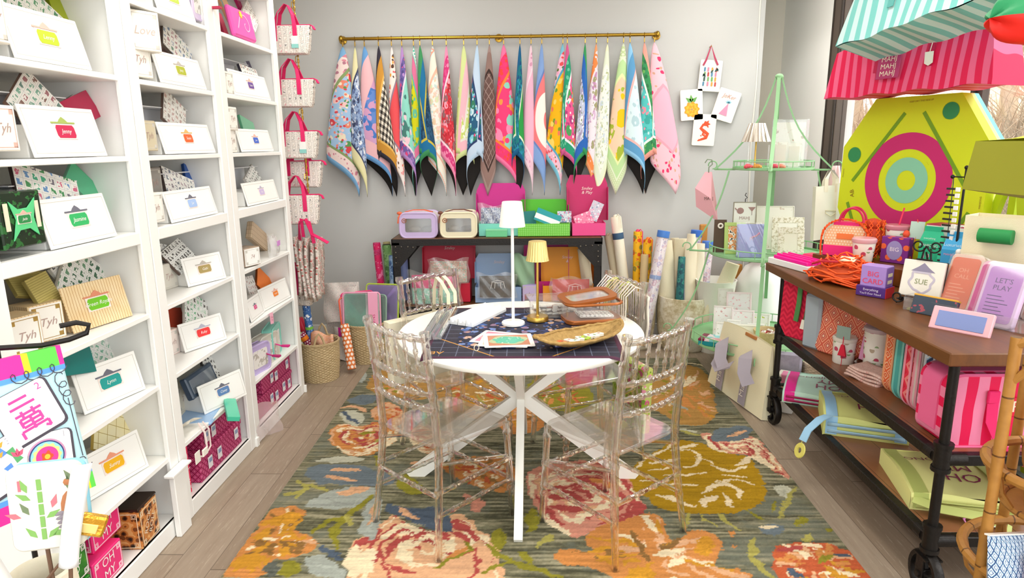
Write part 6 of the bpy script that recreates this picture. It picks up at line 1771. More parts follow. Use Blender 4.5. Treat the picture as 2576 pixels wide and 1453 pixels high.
wrap = [
 ('blue capped tube of navy wrapping standing in the wicker basket', (-1.51, 4.42, .02), (-1.533, 4.380, 0.604), .026, floral('#3f6aa8', ['#7f9fd0', '#eef0f2', '#2f4a80'], 40, .4), '#2a4fae', [(.34, .36, '#7ec24a')]),
 ('maroon roll with white dots leaning in the wicker basket', (-1.40, 4.42, .02), (-1.572, 4.360, 0.338), .026, dots('#8a1a4a', '#f3e3e6', .018, .3), None, [(.31, .34, '#f2861c')]),
 ('red roll with orange end behind the maroon dotted roll', (-1.47, 4.46, .02), (-1.603, 4.430, 0.427), .028, pm('#d92c46', .4), None, [(.26, .30, '#f2861c')]),
 ('lime roll with white dots at the left of the wicker basket', (-1.55, 4.40, .02), (-1.60, 4.36, .34), .03, dots('#b9d07a', '#f6f6ee', .03, .33), None, None)]
for lb, f, tp, r_, col, cap, bd in wrap: roll(lb, f, tp, r_, col, cap, bd, name='wrapping_roll')
t = thing('dotted_pouch', 'orange pouch with pale dots folded in the wicker basket', 'pouch', (-1.43, 4.36, .2))
b = MB(); b.grid(lambda u, v: ((u-.5)*.15, .01*math.sin(8*u+3*v)-.02*math.sin(PI*v), .14*v+.02*math.sin(6*u)), 12, 10); o = part('pouch_cloth', b, dots('#d9884a', '#f0dcd2', .032, .38, '#e9b9a0'), t); s = o.modifiers.new('thickness', 'SOLIDIFY'); s.thickness = .02
roll('orange roll with white dots leaning outside the wicker basket', (-1.27, 4.49, .03), (-1.335, 4.60, .335), .032, dots('#d9783c', '#f3e6dc', .03, .36), name='wrapping_roll')
def zip_pouch(label, p, rz, w, h, trim, goods, strip=None, txt=None, tilt=-6):
    t = thing('zip_pouch', label, 'pouch', p, rz, rx=tilt)
    o = rrect(w, h, .025, 4)
    b = MB(); b.prism(rrect(w*.94, h*.94, .02, 4), -.016, .004, .004, M=T(0, 0, h/2, rx=90)); part('goods', b, goods, t)
    b = MB(); b.tube([(x, -.004, z+h/2) for x, z in o], .006, 6, closed=True); part('piping', b, pm(trim, .45), t)
    b = MB(); b.prism(rrect(w*.97, h*.97, .02, 4), .004, .009, M=T(0, 0, h/2, rx=90)); part('clear_front', b, clear('#ffffff', .1, 1, .08, 1.6), t)
    if strip:
        b = MB(); b.bx(w*.18, w*.44, -.018, -.010, h*.02, h*1.0, .002); so = part('cloth_strip', b, pm(strip, .6), t)
        if txt: b = MB(); b.text(txt, .038, T(w*.31, -.0185, h*.36, rx=90) @ T(rz=-90)); part('lettering', b, pm('#c22a6a', .6), so, smooth=False)
    return t
CEL = pat('teal_white_goods', lambda g: g.mix(g.m('GREATER_THAN', g.u, .03), g.mix(g.noise(30, 3), '#5fae94', '#3f8f7a'), g.mix(g.noise(22, 2), '#dfe3e0', '#b9bfba')), rough=.4)
BZ = (-1.249, 4.700, 0.308)[2]
zip_pouch('clear pouch with pink strip at the front of the wicker basket', (-1.235, 4.715, .20), 2, .275, .34, '#f0a8c4', CEL, '#f2a9c8', 'SNAPPY'[:5])
zip_pouch('coral trimmed clear pouch leaning left in the wicker basket', (-1.30, 4.78, .19), 40, .22, .31, '#f2664a', pm('#ef8fb0', .5))
zip_pouch('hot pink trimmed clear pouch behind the coral one', (-1.285, 4.83, .19), 25, .24, .33, '#f0417f', pm('#f3b9cd', .5))
zip_pouch('sage green pouch right of the pink strip pouch', (-1.17, 4.80, .19), -24, .22, .32, '#8fae9c', pm('#6f9a8a', .6))
zip_pouch('purple pouch with lime edge at the back of the wicker basket', (-1.12, 4.865, .27), -10, .26, .30, '#b9d24a', pm('#8f6fc4', .6), tilt=-10)

# ---- bags hanging on a chain beside the bookcase
TPRINT = tileprint(); PKS = pm('#d81f62', .7)
def lunch(label, xr, z0, rz=0, y=4.33, sc=1.0, flat=False, tag=False, w=.27, hh=.17):
    t = thing('lunch_bag', label, 'bag', (xr-w/2*sc, y, z0), rz)
    w *= sc; h = hh*sc; d = .07
    sh = [(-w*.40, 0), (w*.40, 0), (w*.44, h*.12), (w*.5, h*.85), (w*.5, h), (-w*.5, h), (-w*.5, h*.85), (-w*.44, h*.12)]
    b = MB(); b.prism(sh, -d/2, d/2, .012, M=T(rx=90)); part('bag_body', b, TPRINT, t)
    b = MB(); b.band([(-w*.5, -.002, h+.002), (w*.5, -.002, h+.004), (w*.56, -.005, h-.004), (w*.60, -.008, h-.025)], .022, .006, up=(0, 0, 1)); part('zip_edge', b, PKS, t)
    for s in (-1, 1):
        b = MB(); y0 = s*(d/2+.003)
        b.band([(-w*.3, y0, h*.45), (-w*.29, y0, h), (-w*.22, y0*.7, h+.075*sc), (-w*.06, y0*.3, h+.125*sc), (w*.02, y0*.3, h+.118*sc), (w*.13, y0*.7, h+.06*sc), (w*.17, y0, h), (w*.17, y0, h*.45)], .026*sc, .004,
                up=lambda i, s=s: [(0, s, 0), (0, s, 0), (-.8, s*.4, .4), (-.2, 0, 1), (.3, 0, 1), (.8, s*.4, .4), (0, s, 0), (0, s, 0)][i]); part('handle', b, PKS, t)
    if tag: b = MB(); b.bx(w*.08, w*.24, -d/2-.008, -d/2-.005, h*.2, h*.62); b.bx(w*.08, w*.24, -d/2-.009, -d/2-.006, h*.2, h*.34, m=1); part('price_tag', b, [pm('#f3f2ee', .5), pm('#8fd0c8', .5)], t, smooth=False)
    return t
for i, (x, z, tg_) in enumerate(((-1.345, 2.165, True), (-1.345, 1.845, False), (-1.345, 1.525, True), (-1.36, 1.335, False))):
    lunch(('tile printed lunch bag with magenta handles, topmost on the chain', 'second tile printed lunch bag down the hanging chain', 'tile printed lunch bag with aqua tag, third down the chain', 'tile printed lunch bag half hidden behind the lowest frontal one')[i], x, z, y=4.335 if i < 3 else 4.42, tag=tg_)
lunch('lowest frontal tile printed lunch bag with long trims on the chain', -1.362, 1.10, 4, 4.315, hh=.19)
t = thing('bag_stack', 'row of slim tile printed bags seen edge on below the lunch bags', 'bag bundle', (-1.47, 4.33, .62))
for k in range(5):
    b = MB(); b.grid(lambda u, v: (-.055+.032*k+.008*math.sin(5*v+k)+.01*math.sin(2*PI*u), -.06+.16*u, .40*v-.03*k % .05), 6, 12); o = part('slim_bag', b, pat('striped_edges', lambda g: g.ramp(g.noise(9, 3), [(.35, '#b5a99c'), (.48, '#e9dfd6'), (.56, '#c4504a'), (.62, '#e6dcd2'), (.7, '#7a6a62')]), rough=.5), t); s = o.modifiers.new('thickness', 'SOLIDIFY'); s.thickness = .014
b = MB(); b.band([(-.03, -.05, .38), (-.02, -.07, .5), (.03, -.08, .52), (.06, -.07, .42), (.12, -.06, .385), (.16, -.06, .36)], .03, .004, up=(0, -.3, 1)); b.band([(0, -.06, .40), (.0, -.08, .52), (.05, -.08, .5), (.07, -.07, .36)], .022, .004, up=(0, -1, .3)); part('handle', b, PKS, t)
lunch('tile printed lunch bag hanging low beside the wicker basket', (-1.465, 4.400, 0.716)[0], (-1.493, 4.400, 0.534)[2], -14, 4.40)
t = thing('hanging_chain', 'thin brass chain carrying the tile printed lunch bags', 'chain', (-1.452, 4.335, .62))
b = MB(); b.cyl((0, .042, 0), (0, .042, CEIL-.62), .003, n=6)
for k in range(60): b.tube([(.006*math.cos(a), .042, .03+.039*k+.016*math.sin(a)) for a in [2*PI*q/8 for q in range(8)]], .0018, 4, closed=True)
part('links', b, BRASS, t)
for z in (2.46, 2.14, 1.82, 1.63, 1.41): b = MB(); b.tube([(0, .04, z-.62+.02), (0, .0, z-.62+.015), (0, -.01, z-.62-.015), (0, .005, z-.62-.025)], .003, 5); part('hook', b, BRASS, t)
for i, (x, y, z, rz, w_) in enumerate(((-1.42, 4.86, .28, 8, .26), (-1.36, 4.80, .05, -6, .26), (-1.45, 5.05, .02, 4, .3))):
    t = thing('tile_print_bag', ('pale tile printed bag on top of the heap behind the baskets', 'tile printed bag with magenta patch standing behind the wicker baskets', 'tile printed bag at the back of the heap by the wall')[i], 'bag', (x, y, 0), rz)
    b = MB(); b.grid(lambda u, v: ((u-.5)*w_*(1+.06*math.sin(5*v+i)), -.05*math.sin(PI*u)**.6-.01*math.sin(9*u+7*v), (z if i == 0 else 0)+(.30-.05*i)*v+.02*math.sin(5*u+i)), 14, 12); b.grid(lambda u, v: ((u-.5)*w_, .06, (z if i == 0 else 0)*0+(.30-.05*i+(z if i == 0 else 0))*v), 6, 6, flip=True); part('bag_body', b, TPRINT, t)
    if i == 1: b = MB(); b.bx(-.06, .02, -.066, -.058, .20, .27, .002); part('magenta_patch', b, pm('#cf2390', .6), t)

# ================================================================ PLANTERS OF ROLLED MATS
def planter(label, c, r, h):
    t = thing('stone_planter', label, 'planter', (*c, 0))
    prof = [(0, 0), (r*.78, 0), (r*.84, .015), (r*.97, h*.4), (r*1.0, h*.75), (r*.97, h-.004), (r*.95, h), (r*.91, h-.006), (r*.9, h*.75), (r*.7, .04), (0, .03)]
    b = MB(); b.lathe(prof, 44, fn=lambda rr, z, a, j: rr*(1+.012*math.sin(5*a+z*20))); part('pot', b, pat('travertine', lambda g: g.ramp(g.noise(7, 8, rough=.78), [(.34, '#a8946c'), (.46, '#cdbf9d'), (.56, '#e9e1cb'), (.72, '#f3eee0')], False), rough=.9, coord='Object', bump=(lambda g: g.noise(20, 6), .5)), t)
    return t
planter('smaller pale stone planter with rolled mats right of the console table', (.865, 5.13), .155, .46)
planter('wide pale stone planter crowded with cloth mat sleeves', (1.24, 5.10), .215, .43)
roll('cream roll with a blue square label leaning beside the console table', (.83, 5.14, .05), (0.695, 5.200, 1.035), .042, SLV2, band=[(.82, .87, '#3f5f7f')], tie=SLV2)
roll('slimmer cream roll behind the blue labelled one', (.80, 5.2, .05), (0.646, 5.260, 0.880), .034, pm('#ddd0b2', .85), tie=SLV)
YEL = floral('#f0b51c', ['#e08a1c', '#c9a82c', '#d9541c', '#8f8a3c'], 20, .42)
roll('taller yellow fruit printed roll with a pink tie', (.875, 5.17, .05), (0.876, 5.220, 0.915), .036, YEL, tie=pm('#e8436c', .6))
roll('shorter yellow and orange fruit printed roll', (.92, 5.12, .05), (0.946, 5.160, 0.860), .036, YEL, tie=pm('#ef7a2c', .6))
roll('tan roll between the yellow rolls and the clear tube', (.905, 5.08, .05), (0.914, 5.100, 0.750), .03, pm('#d3b98a', .8))
PTUBE = floral('#efe4ea', ['#d9b0c4', '#c9b9d9', '#e6c9cf', '#b5a6c4'], 26, .45)
roll('clear tube of pale floral cloth with a blue cap, nearest the table', (.90, 4.98, .06), (1.042, 5.060, 0.904), .042, PTUBE, cap='#4f86d9', band=[(.52, .55, '#7f9fd9')], film=True, name='tube')
roll('clear tube with a blue cap at the back of the wide planter', (1.27, 5.22, .05), (1.345, 5.250, 0.882), .04, PTUBE, cap='#3f74d0', film=True, name='tube')
roll('clear tube with a blue cap at the right of the wide planter', (1.36, 5.12, .05), (1.417, 5.160, 0.806), .042, PTUBE, cap='#4f80d6', band=[(.44, .48, '#6f93d2')], film=True, name='tube')
sleeve('widest cream cloth sleeve at the left of the wide planter', (1.12, 5.06, .04), (1.068, 5.120, 0.855), .13, .07, SLV)
sleeve('cream cloth sleeve behind the widest one in the wide planter', (1.19, 5.18, .04), (1.174, 5.240, 0.859), .1, .06, pm('#dfd2b4', .85), gathered=True)
sleeve('cloth sleeve with a red square patch in the wide planter', (1.21, 5.10, .04), (1.200, 5.160, 0.864), .11, .06, SLV, patch=(.54, .062, '#d8546a', '#e98a94'))
roll('teal leaf printed roll leaning in the wide planter', (1.165, 4.98, .05), (1.195, 5.060, 0.739), .034, floral('#2f6f72', ['#1f5a60', '#3f8a80', '#274f5c'], 24, .5), taper=.8)
roll('grey blue roll beside the teal leaf roll', (1.215, 4.99, .05), (1.224, 5.070, 0.690), .022, pm('#8f96b0', .7))
sleeve('gathered cream sleeve standing tallest in the wide planter', (1.25, 5.0, .04), (1.265, 5.080, 0.912), .095, .08, pm('#efe3c8', .85), gathered=True)
sleeve('plain cream sleeve right of the tallest one', (1.31, 5.05, .04), (1.341, 5.100, 0.834), .08, .06, SLV2)
sleeve('red patched cream sleeve leaning out to the right of the wide planter', (1.345, 4.94, .16), (1.529, 4.860, 0.719), .115, .04, SLV, patch=(.33, .07, '#d8434e', '#f08a90'))

# ================================================================ GREEN PAGODA RACK
GR = pm('#92c38f', .5)
RCX, RCY = 1.60, 4.40
t = rack_t = thing('pagoda_rack', 'pale green metal pagoda shaped display rack with three round tiers by the window', 'display rack', (RCX, RCY, 0), -22)
Z1, Z2, Z3 = 1.422, .865, .268
FLAT = [(.011, .005), (-.011, .005), (-.011, -.005), (.011, -.005)]
for k in range(4):
    a = PI/2*k
    d = Vector((math.cos(a), math.sin(a), 0)); tg = (-math.sin(a), math.cos(a), 0)
    b = MB()
    def seg(r0, z0, r1, z1, bow=.03, n=8):
        b.tube([d*(r0+(r1-r0)*q/n-bow*math.sin(PI*q/n))+Vector((0, 0, z0+(z1-z0)*q/n-bow*.6*math.sin(PI*q/n))) for q in range(n+1)], 1, sec=FLAT[::-1], up=d)
    seg(.018, 1.995, .36, Z1, .05); seg(.27, Z1-.01, .50, Z2, .03); seg(.375, Z2-.01, .61, Z3, .03); seg(.46, Z3-.01, .54, .0, .0)
    part('leg', b, GR, t)
    b = MB()
    for r0, r1, z in ((.23, .365, Z1), (.35, .505, Z2), (.44, .615, Z3)): b.tube([d*r0+Vector((0, 0, z)), d*r1+Vector((0, 0, z))], .007, 6)
    for r1, z in ((.505, Z2), (.615, Z3), (.36, Z1)): b.tube([d*(r1+.018-.028*math.cos(q))+Vector((0, 0, z+.028+.026*math.sin(q))) for q in [math.radians(x) for x in range(-90, 200, 24)]], .0045, 6)
    part('corner_hook', b, GR, t)
def tier(R, z, rail, solid, n):
    b = MB(); b.lathe([(0, z), (R, z), (R+.004, z+.004), (R+.004, z+.018), (R, z+.018), (R, z+.006), (0, z+.006)] if solid else [(R-.02, z), (R, z), (R, z+.006), (R-.02, z+.006), (R-.02, z)], 48); part('shelf', b, GR, t)
    if not solid:
        b = MB(); b.bx(-.21, .21, -.13, .13, z, z+.006); part('shelf', b, GR, t)
    b = MB()
    b.tube([(R*math.cos(q), R*math.sin(q), z+rail) for q in [2*PI*k/48 for k in range(48)]], .004, 6, closed=True)
    for k in range(n): q = 2*PI*k/n; b.cyl((R*math.cos(q), R*math.sin(q), z), (R*math.cos(q), R*math.sin(q), z+rail), .003, n=6)
    part('tray_rail', b, GR, t)
tier(.245, Z1, .055, True, 18); tier(.37, Z2, .06, True, 22); tier(.47, Z3, .075, True, 26)
b = MB(); b.ball((0, 0, 2.0), (.026, .026, .02), 12); part('finial', b, GR, t)
# top tier
z = Z1+.0075
t = thing('mirror_lamp', 'little lamp with a pleated mirrored shade and brass stem on the top tier', 'lamp', (1.468, 4.36, z))
b = MB(); b.lathe([(0, 0), (.035, 0), (.036, .008), (.01, .012), (.005, .02), (.005, .2), (0, .2)], 20); part('stem', b, GOLD, t)
b = MB(); b.lathe([(.088, .17), (.085, .175), (.048, .285), (.0, .287)], 72, fn=lambda r, z_, a, j: r*(1+.05*math.sin(12*a)) if r > .03 else r); part('shade', b, pat('mirror_pleats', lambda g: g.mix(g.m('LESS_THAN', g.m('FRACT', g.m('DIVIDE', g.u, .03)), .4), '#f3ece0', '#b5a898'), rough=.15, metal=.5), t)
b = MB(); b.cyl((-.05, -.02, 0), (-.05, -.02, .18), .006, n=8); b.cyl((.07, -.04, 0), (.07, -.04, .15), .006, n=8); part('clear_post', b, clear('#ffffff', .2), t)
for i, (x, y, c) in enumerate(((1.40, 4.27, '#e8606a'), (1.445, 4.235, '#d99a4a'), (1.545, 4.215, '#e8556a'), (1.585, 4.215, '#ef8f7a'))):
    t = thing('silk_rosette', ('coral silk rosette at the left rim of the top tier', 'golden silk rosette second along the top tier rim', 'coral silk rosette right of the golden one', 'peach silk rosette nearest the front pole')[i], 'rosette', (x, y, z))
    b = MB()
    for q in range(7): b.ball((.014*math.cos(q*.9), .014*math.sin(q*.9), .016+.003*(q % 3)), (.016, .016, .013), 8)
    part('petals', b, pm(c, .7), t)
t = thing('acrylic_art_block', 'clear acrylic block with a faint sketched art sheet on the top tier', 'art block', (1.705, 4.42, z), 10)
b = MB(); b.bx(-.12, .12, -.02, .02, 0, .31, .004); part('block', b, clear('#eef0ec', .12, 1, .03, 1.5, .9, 2), t)
b = MB(); b.bx(-.105, .105, -.003, .003, .02, .29); part('art_sheet', b, pat('faint_art', lambda g: g.mix(g.m('GREATER_THAN', g.noise(16, 4), .6), '#e6e4d8', g.ramp(g.noise(7, 1), [(0, '#b5a890'), (.5, '#c98f7f'), (.56, '#a9ae8f')])), rough=.4), t)
for i, (x, y, h) in enumerate(((1.60, 4.285, .17), (1.69, 4.30, .16))):
    t = thing('clear_post_frame', ('clear acrylic frame left of the front pole on the top tier', 'clear acrylic frame right of the front pole on the top tier')[i], 'frame', (x, y, z), -10)
    b = MB(); b.bx(-.04, .04, -.006, .006, 0, h, .002); part('block', b, clear('#ffffff', .14, 1, .03, 1.5, .9, 2), t)
    b = MB(); b.bx(-.032, .032, -.001, .001, .01, h-.02); part('insert', b, pm('#e9e6da', .5), t)
# things hung on the corners
b = MB()
PINKF = pm('#f2b3bd', .6)
t = thing('pink_pouch', 'pink faceted pouch hung by a wire hook from the left corner of the rack', 'pouch', (1.215, 4.535, 1.17))
b = MB(); b.add([(-.015, 0, .235), (.03, 0, .235), (-.085, -.03, .13), (-.06, .02, -.0), (.02, -.05, .06), (.075, .01, .03), (.085, -.01, -.10), (-.02, .04, .05), (.05, .03, .15)],
    [(0, 2, 4, 1), (2, 3, 4), (1, 4, 5), (4, 6, 5), (4, 3, 6), (0, 7, 3, 2), (1, 5, 8), (0, 1, 8, 7), (7, 8, 5, 6, 3)]); part('pouch_body', b, PINKF, t, smooth=False)
b = MB(); b.text('MAHJ', .03, T(.005, -.047, .06, rx=78, rz=20)); part('lettering', b, pm('#5a3a3a', .6), t)
b = MB(); b.tube([(.008, 0, .23), (.008, -.0, .265), (.03, 0, .285), (.025, 0, .315), (-.005, 0, .318), (-.02, 0, .295)], .004, 6); part('wire_hook', b, pm('#8f9a86', .4, .6), t)
t = thing('pink_scarf', 'pale pink scarf knotted over the right corner of the rack', 'scarf', (1.915, 4.215, 1.19))
b = MB()
for s in (-1, 1): b.grid(lambda u, v: (s*.028+(u-.5)*.06*(1.3-.8*v)-s*.02*v, -.02-.02*math.sin(PI*u), .0+.26*v), 8, 10)
o = part('cloth', b, pm('#f0cfd0', .7), t); s = o.modifiers.new('thickness', 'SOLIDIFY'); s.thickness = .006
b = MB(); b.disc((.0, 0, 0), .045, 24, M=T(.075, -.0, .13, rx=85)); b.disc((.0, 0, 0), .045, 24, M=T(.075, .002, .13, rx=-95)); part('green_disc', b, pm('#2fae74', .5), t)
b = MB(); b.tube([(.075+.022*math.cos(a), -.002, .225+.026*math.sin(a)) for a in [2*PI*k/16 for k in range(16)]], .003, 6, closed=True); part('ring', b, pm('#d6e2d6', .2), t)
for i, (p, rz, w_) in enumerate((((1.853, 4.120, 0.996), -6, .155), ((1.943, 4.060, 1.018), -14, .12))):
    t = thing('canvas_tote', ('cream canvas tote hung at the right of the rack, left one of two', 'cream canvas tote half hidden by the yellow board, right one of two')[i], 'tote bag', p, rz)
    b = MB(); b.grid(lambda u, v: ((u-.5)*w_*(1+.14*v), -.03-.015*math.sin(PI*u)*math.sin(PI*v), .33*v+.01*math.sin(3*u)), 10, 12); b.grid(lambda u, v: ((u-.5)*w_*(1+.14*v), .03, .33*v), 6, 6, flip=True)
    for s_ in (-1, 1): b.grid(lambda u, v: (s_*w_/2*(1+.14*v), -.03+.06*u, .33*v), 2, 6)
    part('bag_body', b, pm('#f2eedd', .8), t)
    b = MB(); b.tube([(-.03, -.052, .19), (.03, -.052, .188), (.03, -.056, .175), (.0, -.06, .155), (-.03, -.056, .175)], .003, 5, closed=True); part('stitched_snap', b, pm('#d9cfae', .7), t)
    for x in (-.03, .03): b = MB(); b.band([(x, -.035, .3), (x, -.03, .38), (x*.3, .0, .43), (x, .02, .36), (x, .03, .31)], .02, .002, up=(0, -1, .2)); part('strap', b, pm('#efe6cf', .8), t)
# middle tier
z = Z2+.0075
FRM = pat('ornate_cream', lambda g: g.mix(g.m('GREATER_THAN', g.noise(60, 3), .54), '#efeadb', '#c9c0a4'), rough=.6)
def photo_frame(label, p, w, h, rz, frame, inner, tilt=-12, bw=.025, art=None):
    t = thing('picture_frame', label, 'frame', p, rz, rx=tilt)
    b = MB(); b.bx(-w/2, w/2, 0, .012, 0, bw, .002); b.bx(-w/2, w/2, 0, .012, h-bw, h, .002); b.bx(-w/2, -w/2+bw, 0, .012, bw, h-bw, .002); b.bx(w/2-bw, w/2, 0, .012, bw, h-bw, .002); part('frame', b, frame, t)
    b = MB(); b.bx(-w/2+bw, w/2-bw, .003, .010, bw, h-bw); part('picture', b, inner, t)
    return t
TIG = pat('tiger_art', lambda g: g.ramp(g.noise(22, 3), [(.36, '#2f2620'), (.42, '#e9e2d0'), (.48, '#d98a4a'), (.56, '#c4b59a'), (.66, '#5a4a3c')]), rough=.5)
photo_frame('lime green frame with a striped cat picture on the middle tier', (1.375, 4.36, z), .135, .21, -8, pm('#a9c06a', .4), TIG)
t = thing('frame_tassel', 'round white charm on a brown card behind the lime frame', 'charm', (1.295, 4.44, z), -8)
b = MB(); b.bx(-.04, .04, 0, .006, 0, .22); part('card', b, pm('#5a4638', .7), t); b = MB(); b.tube([(.014*math.cos(a), -.006, .18+.014*math.sin(a)) for a in [2*PI*k/16 for k in range(16)]], .006, 6, closed=True); part('charm_ring', b, pm('#efe6da', .4), t)
t = thing('periwinkle_pack', 'periwinkle book pack in glossy clear wrap at the front of the middle tier', 'pack', (1.435, 4.215, z), -4, rx=-8)
b = MB(); b.bx(-.085, .085, 0, .04, 0, .215, .004); part('book', b, pm('#7f86c9', .35), t)
b = MB(); b.bx(.083, .087, 0, .04, .0, .21); part('red_edge', b, pm('#c44a5a', .5), t)
b = MB(); b.text('M', .03, T(.0, -.002, .12, rx=90)); b.tube([(.0, -.002, .13), (.03, -.002, .14), (.05, -.002, .16)], .006, 6); part('print', b, pm('#c98aa8', .5), t)
b = MB(); b.grid(lambda u, v: ((u-.5)*.19, -.008-.007*math.sin(9*u+5*v), .225*v), 14, 14); part('wrap', b, clear('#ffffff', .12, 1, .06, 1.8), t)
photo_frame('black edged square sign lettered MAHJ with teapot sketch on the middle tier', (1.478, 4.52, z+.18), .155, .15, -4, pm('#a8a090', .5), pm('#f4f2ea', .5), 0, .006)
sg = [o for o in COL.objects if o.name.startswith('picture_frame') and o.type == 'EMPTY'][-1]
b = MB(); b.text('MAHJ', .03, T(0, .002, .04, rx=90)); b.ball((-.03, .002, .09), (.024, .002, .022), 10); b.tube([(-.055, .002, .095), (-.065, .002, .11)], .004, 5); b.prism([(.02, .115), (.07, .115), (.047, .085)], -.001, .001, M=T(0, .002, 0, rx=90)); b.cyl((.047, .002, .088), (.047, .002, .06), .0015, n=5); part('sketch', b, pm('#a8837f', .6), sg)
b = MB(); b.tube([(0, .006, .15), (0, .006, .17), (.012, .006, .178), (-.004, .006, .195), (.004, .006, .21)], .003, 5); b.cyl((0, .008, -.18), (0, .008, 0), .003, n=6); b.cyl((0, .008, -.178), (0, .07, -.178), .003, n=6); b.cyl((-.04, .008, -.178), (.04, .008, -.178), .003, n=6); part('wire_stand', b, pm('#2a2522', .5), sg)
photo_frame('large pale sketched art card at the back of the middle tier', (1.70, 4.53, z), .25, .30, -6, pm('#e4e0d2', .6), pat('sketch', lambda g: g.mix(g.m('GREATER_THAN', g.noise(20, 4), .62), '#e9e5d8', '#c9b5a4'), rough=.6), -10, .006)
photo_frame('ornate cream frame at the back right of the middle tier', (1.735, 4.40, z), .20, .24, -14, FRM, pm('#f3f0e6', .6), -14, .04)
photo_frame('ornate cream frame at the front right of the middle tier', (1.70, 4.25, z), .16, .19, -14, FRM, pm('#efeadc', .6), -16, .04)
# bottom tier
z = Z3+.0075
t = thing('flat_book', 'teal book with a plum cover lying on the bottom tier rim', 'book', (1.27, 4.27, z), -30)
b = MB(); b.bx(-.11, .11, -.07, .07, 0, .03, .002); part('book_block', b, pm('#1f8f9a', .5), t); b = MB(); b.bx(-.112, .112, -.072, .072, .03, .045, .002); part('cover', b, pat('cover_art', lambda g: g.mix(g.m('LESS_THAN', g.m('ABSOLUTE', g.u), .07), '#8a1f4a', g.ramp(g.noise(9, 2), [(.4, '#8fd8dc'), (.5, '#f3e3e6'), (.6, '#e9a6b0')])), rough=.3), t)
def white_sign(label, p, w, h, rz=-20, frame='#f2efe8', inner='#f7f5f0', art=None, tilt=-10):
    t = photo_frame(label, p, w, h, rz, pm(frame, .5), pat(('signart', art or frame), lambda g: g.mix(g.m('GREATER_THAN', g.noise(40, 3), .6), inner, art or '#d9d2c6'), rough=.5), tilt, .012)
    return t
for lb, p, w_, h_, rz, fr_, inn, art in (
  ('small white frame with green sprig at the front left of the bottom tier', (1.31, 4.30, z), .10, .14, -24, '#eeebe0', '#f4f2ea', '#a9b58f'),
  ('white frame with lettering lines right of the sprig frame', (1.39, 4.33, z), .09, .15, -16, '#f4f2ec', '#f7f6f2', '#c9c6be'),
  ('ivory dotted frame in the middle of the bottom tier', (1.45, 4.24, z), .13, .14, -14, '#f4f2e6', '#f3f1de', '#d6d9a8'),
  ('grey and white frame beside the ivory dotted one', (1.53, 4.30, z), .11, .13, -14, '#f7f5f0', '#dfe0da', '#c4c6be'),
  ('white sign with a red word at the left of the bottom tier', (1.36, 4.47, z+.0), .13, .21, -14, '#efe6e0', '#f1eeea', '#d9a6a6'),
  ('pale pink lettered sign above the red ribbon one', (1.49, 4.54, z), .17, .29, -10, '#f3dfdf', '#eeebe8', '#e8b5ba'),
  ('blank white card standing at the back of the bottom tier', (1.42, 4.62, z), .11, .30, -8, '#e9e6da', '#efede4', '#e2dfd2'),
  ('pink lined notepad in the middle row of the bottom tier', (1.485, 4.43, z), .15, .19, -12, '#f6e9ea', '#f3f0ee', '#f0b5bd'),
  ('white and lime card pack right of the notepad', (1.60, 4.42, z), .13, .17, -12, '#f2f1ea', '#f1f0ea', '#b5c92c')):
    white_sign(lb, p, w_, h_, rz, fr_, inn, art)
t = thing('lime_pack', 'lime green pack lying behind the coiled basket', 'pack', (1.58, 4.32, z), -12)
b = MB(); b.bx(-.06, .06, 0, .03, 0, .075, .003); part('carton', b, pm('#b5cc1f', .4), t)
t = thing('flat_sign', 'ivory plaque lying at the front rim of the bottom tier', 'plaque', (1.47, 4.08, z), -14, rx=-50)
b = MB(); b.bx(-.08, .08, 0, .012, 0, .1, .002); part('board', b, FRM, t)
t = thing('coiled_basket', 'small coiled straw basket of tiles at the front of the bottom tier', 'basket', (1.565, 4.16, z))
b = MB(); pr = [(0, .002), (.06, 0), (.075, .02), (.082, .06), (.09, .10), (.096, .13)]
b.lathe([(r_, z_) for r_, z_ in pr] + [(.09, .13), (.075, .04), (0, .02)], 64, fn=lambda r, z_, a, j: r*(1+.02*math.sin(a*40+j*PI))); part('coil', b, weave_col('#cbb27c', '#a58a52', '#e2cf9f'), t)
for i in range(6):
    tile(('white tile on top in the coiled basket', 'white tile by the near rim of the coiled basket', 'rust tile in the coiled basket', 'white tile at the left of the coiled basket', 'white tile at the right of the coiled basket', 'white tile sunk at the back of the coiled basket')[i], (1.565+.035*math.cos(i*1.1), 4.16+.035*math.sin(i*1.1), z+.10+.008*(i % 2)), i*50, 10*(i % 3), 8, '#c0463c' if i == 2 else 'w', None, back='#b5545a')
# behind the rack
t = thing('wooden_stool', 'orange wooden stool with turned legs standing behind the rack', 'stool', (1.60, 5.25, 0))
OAK = pm('#c98a3f', .5)
b = MB(); b.bx(-.2, .2, -.16, .16, .30, .36, .01); part('seat', b, OAK, t)
for sx in (-1, 1):
    for sy in (-1, 1): b = MB(); b.cyl((sx*.15, sy*.11, .31), (sx*.18, sy*.14, 0), .022); part('leg', b, OAK, t)
b = MB(); b.bx(-.2, -.14, .1, .14, .36, .95, .006); part('back_post', b, OAK, t); b = MB(); b.bx(.1, .16, .1, .14, .36, .62, .006); part('back_post', b, OAK, t)
t = thing('tulle_gift', 'big white gift wrapped in clear tulle with a pink bow behind the rack', 'gift', (1.82, 5.05, 0))
b = MB(); b.lathe([(0, .0), (.17, .0), (.185, .05), (.19, .55), (.13, .66), (.06, .70), (.10, .78), (.13, .8)], 30, fn=lambda r, z_, a, j: r*(1+.03*math.sin(7*a+z_*11))); part('wrapped_bundle', b, pm('#f4f2ee', .7), t)
b = MB()
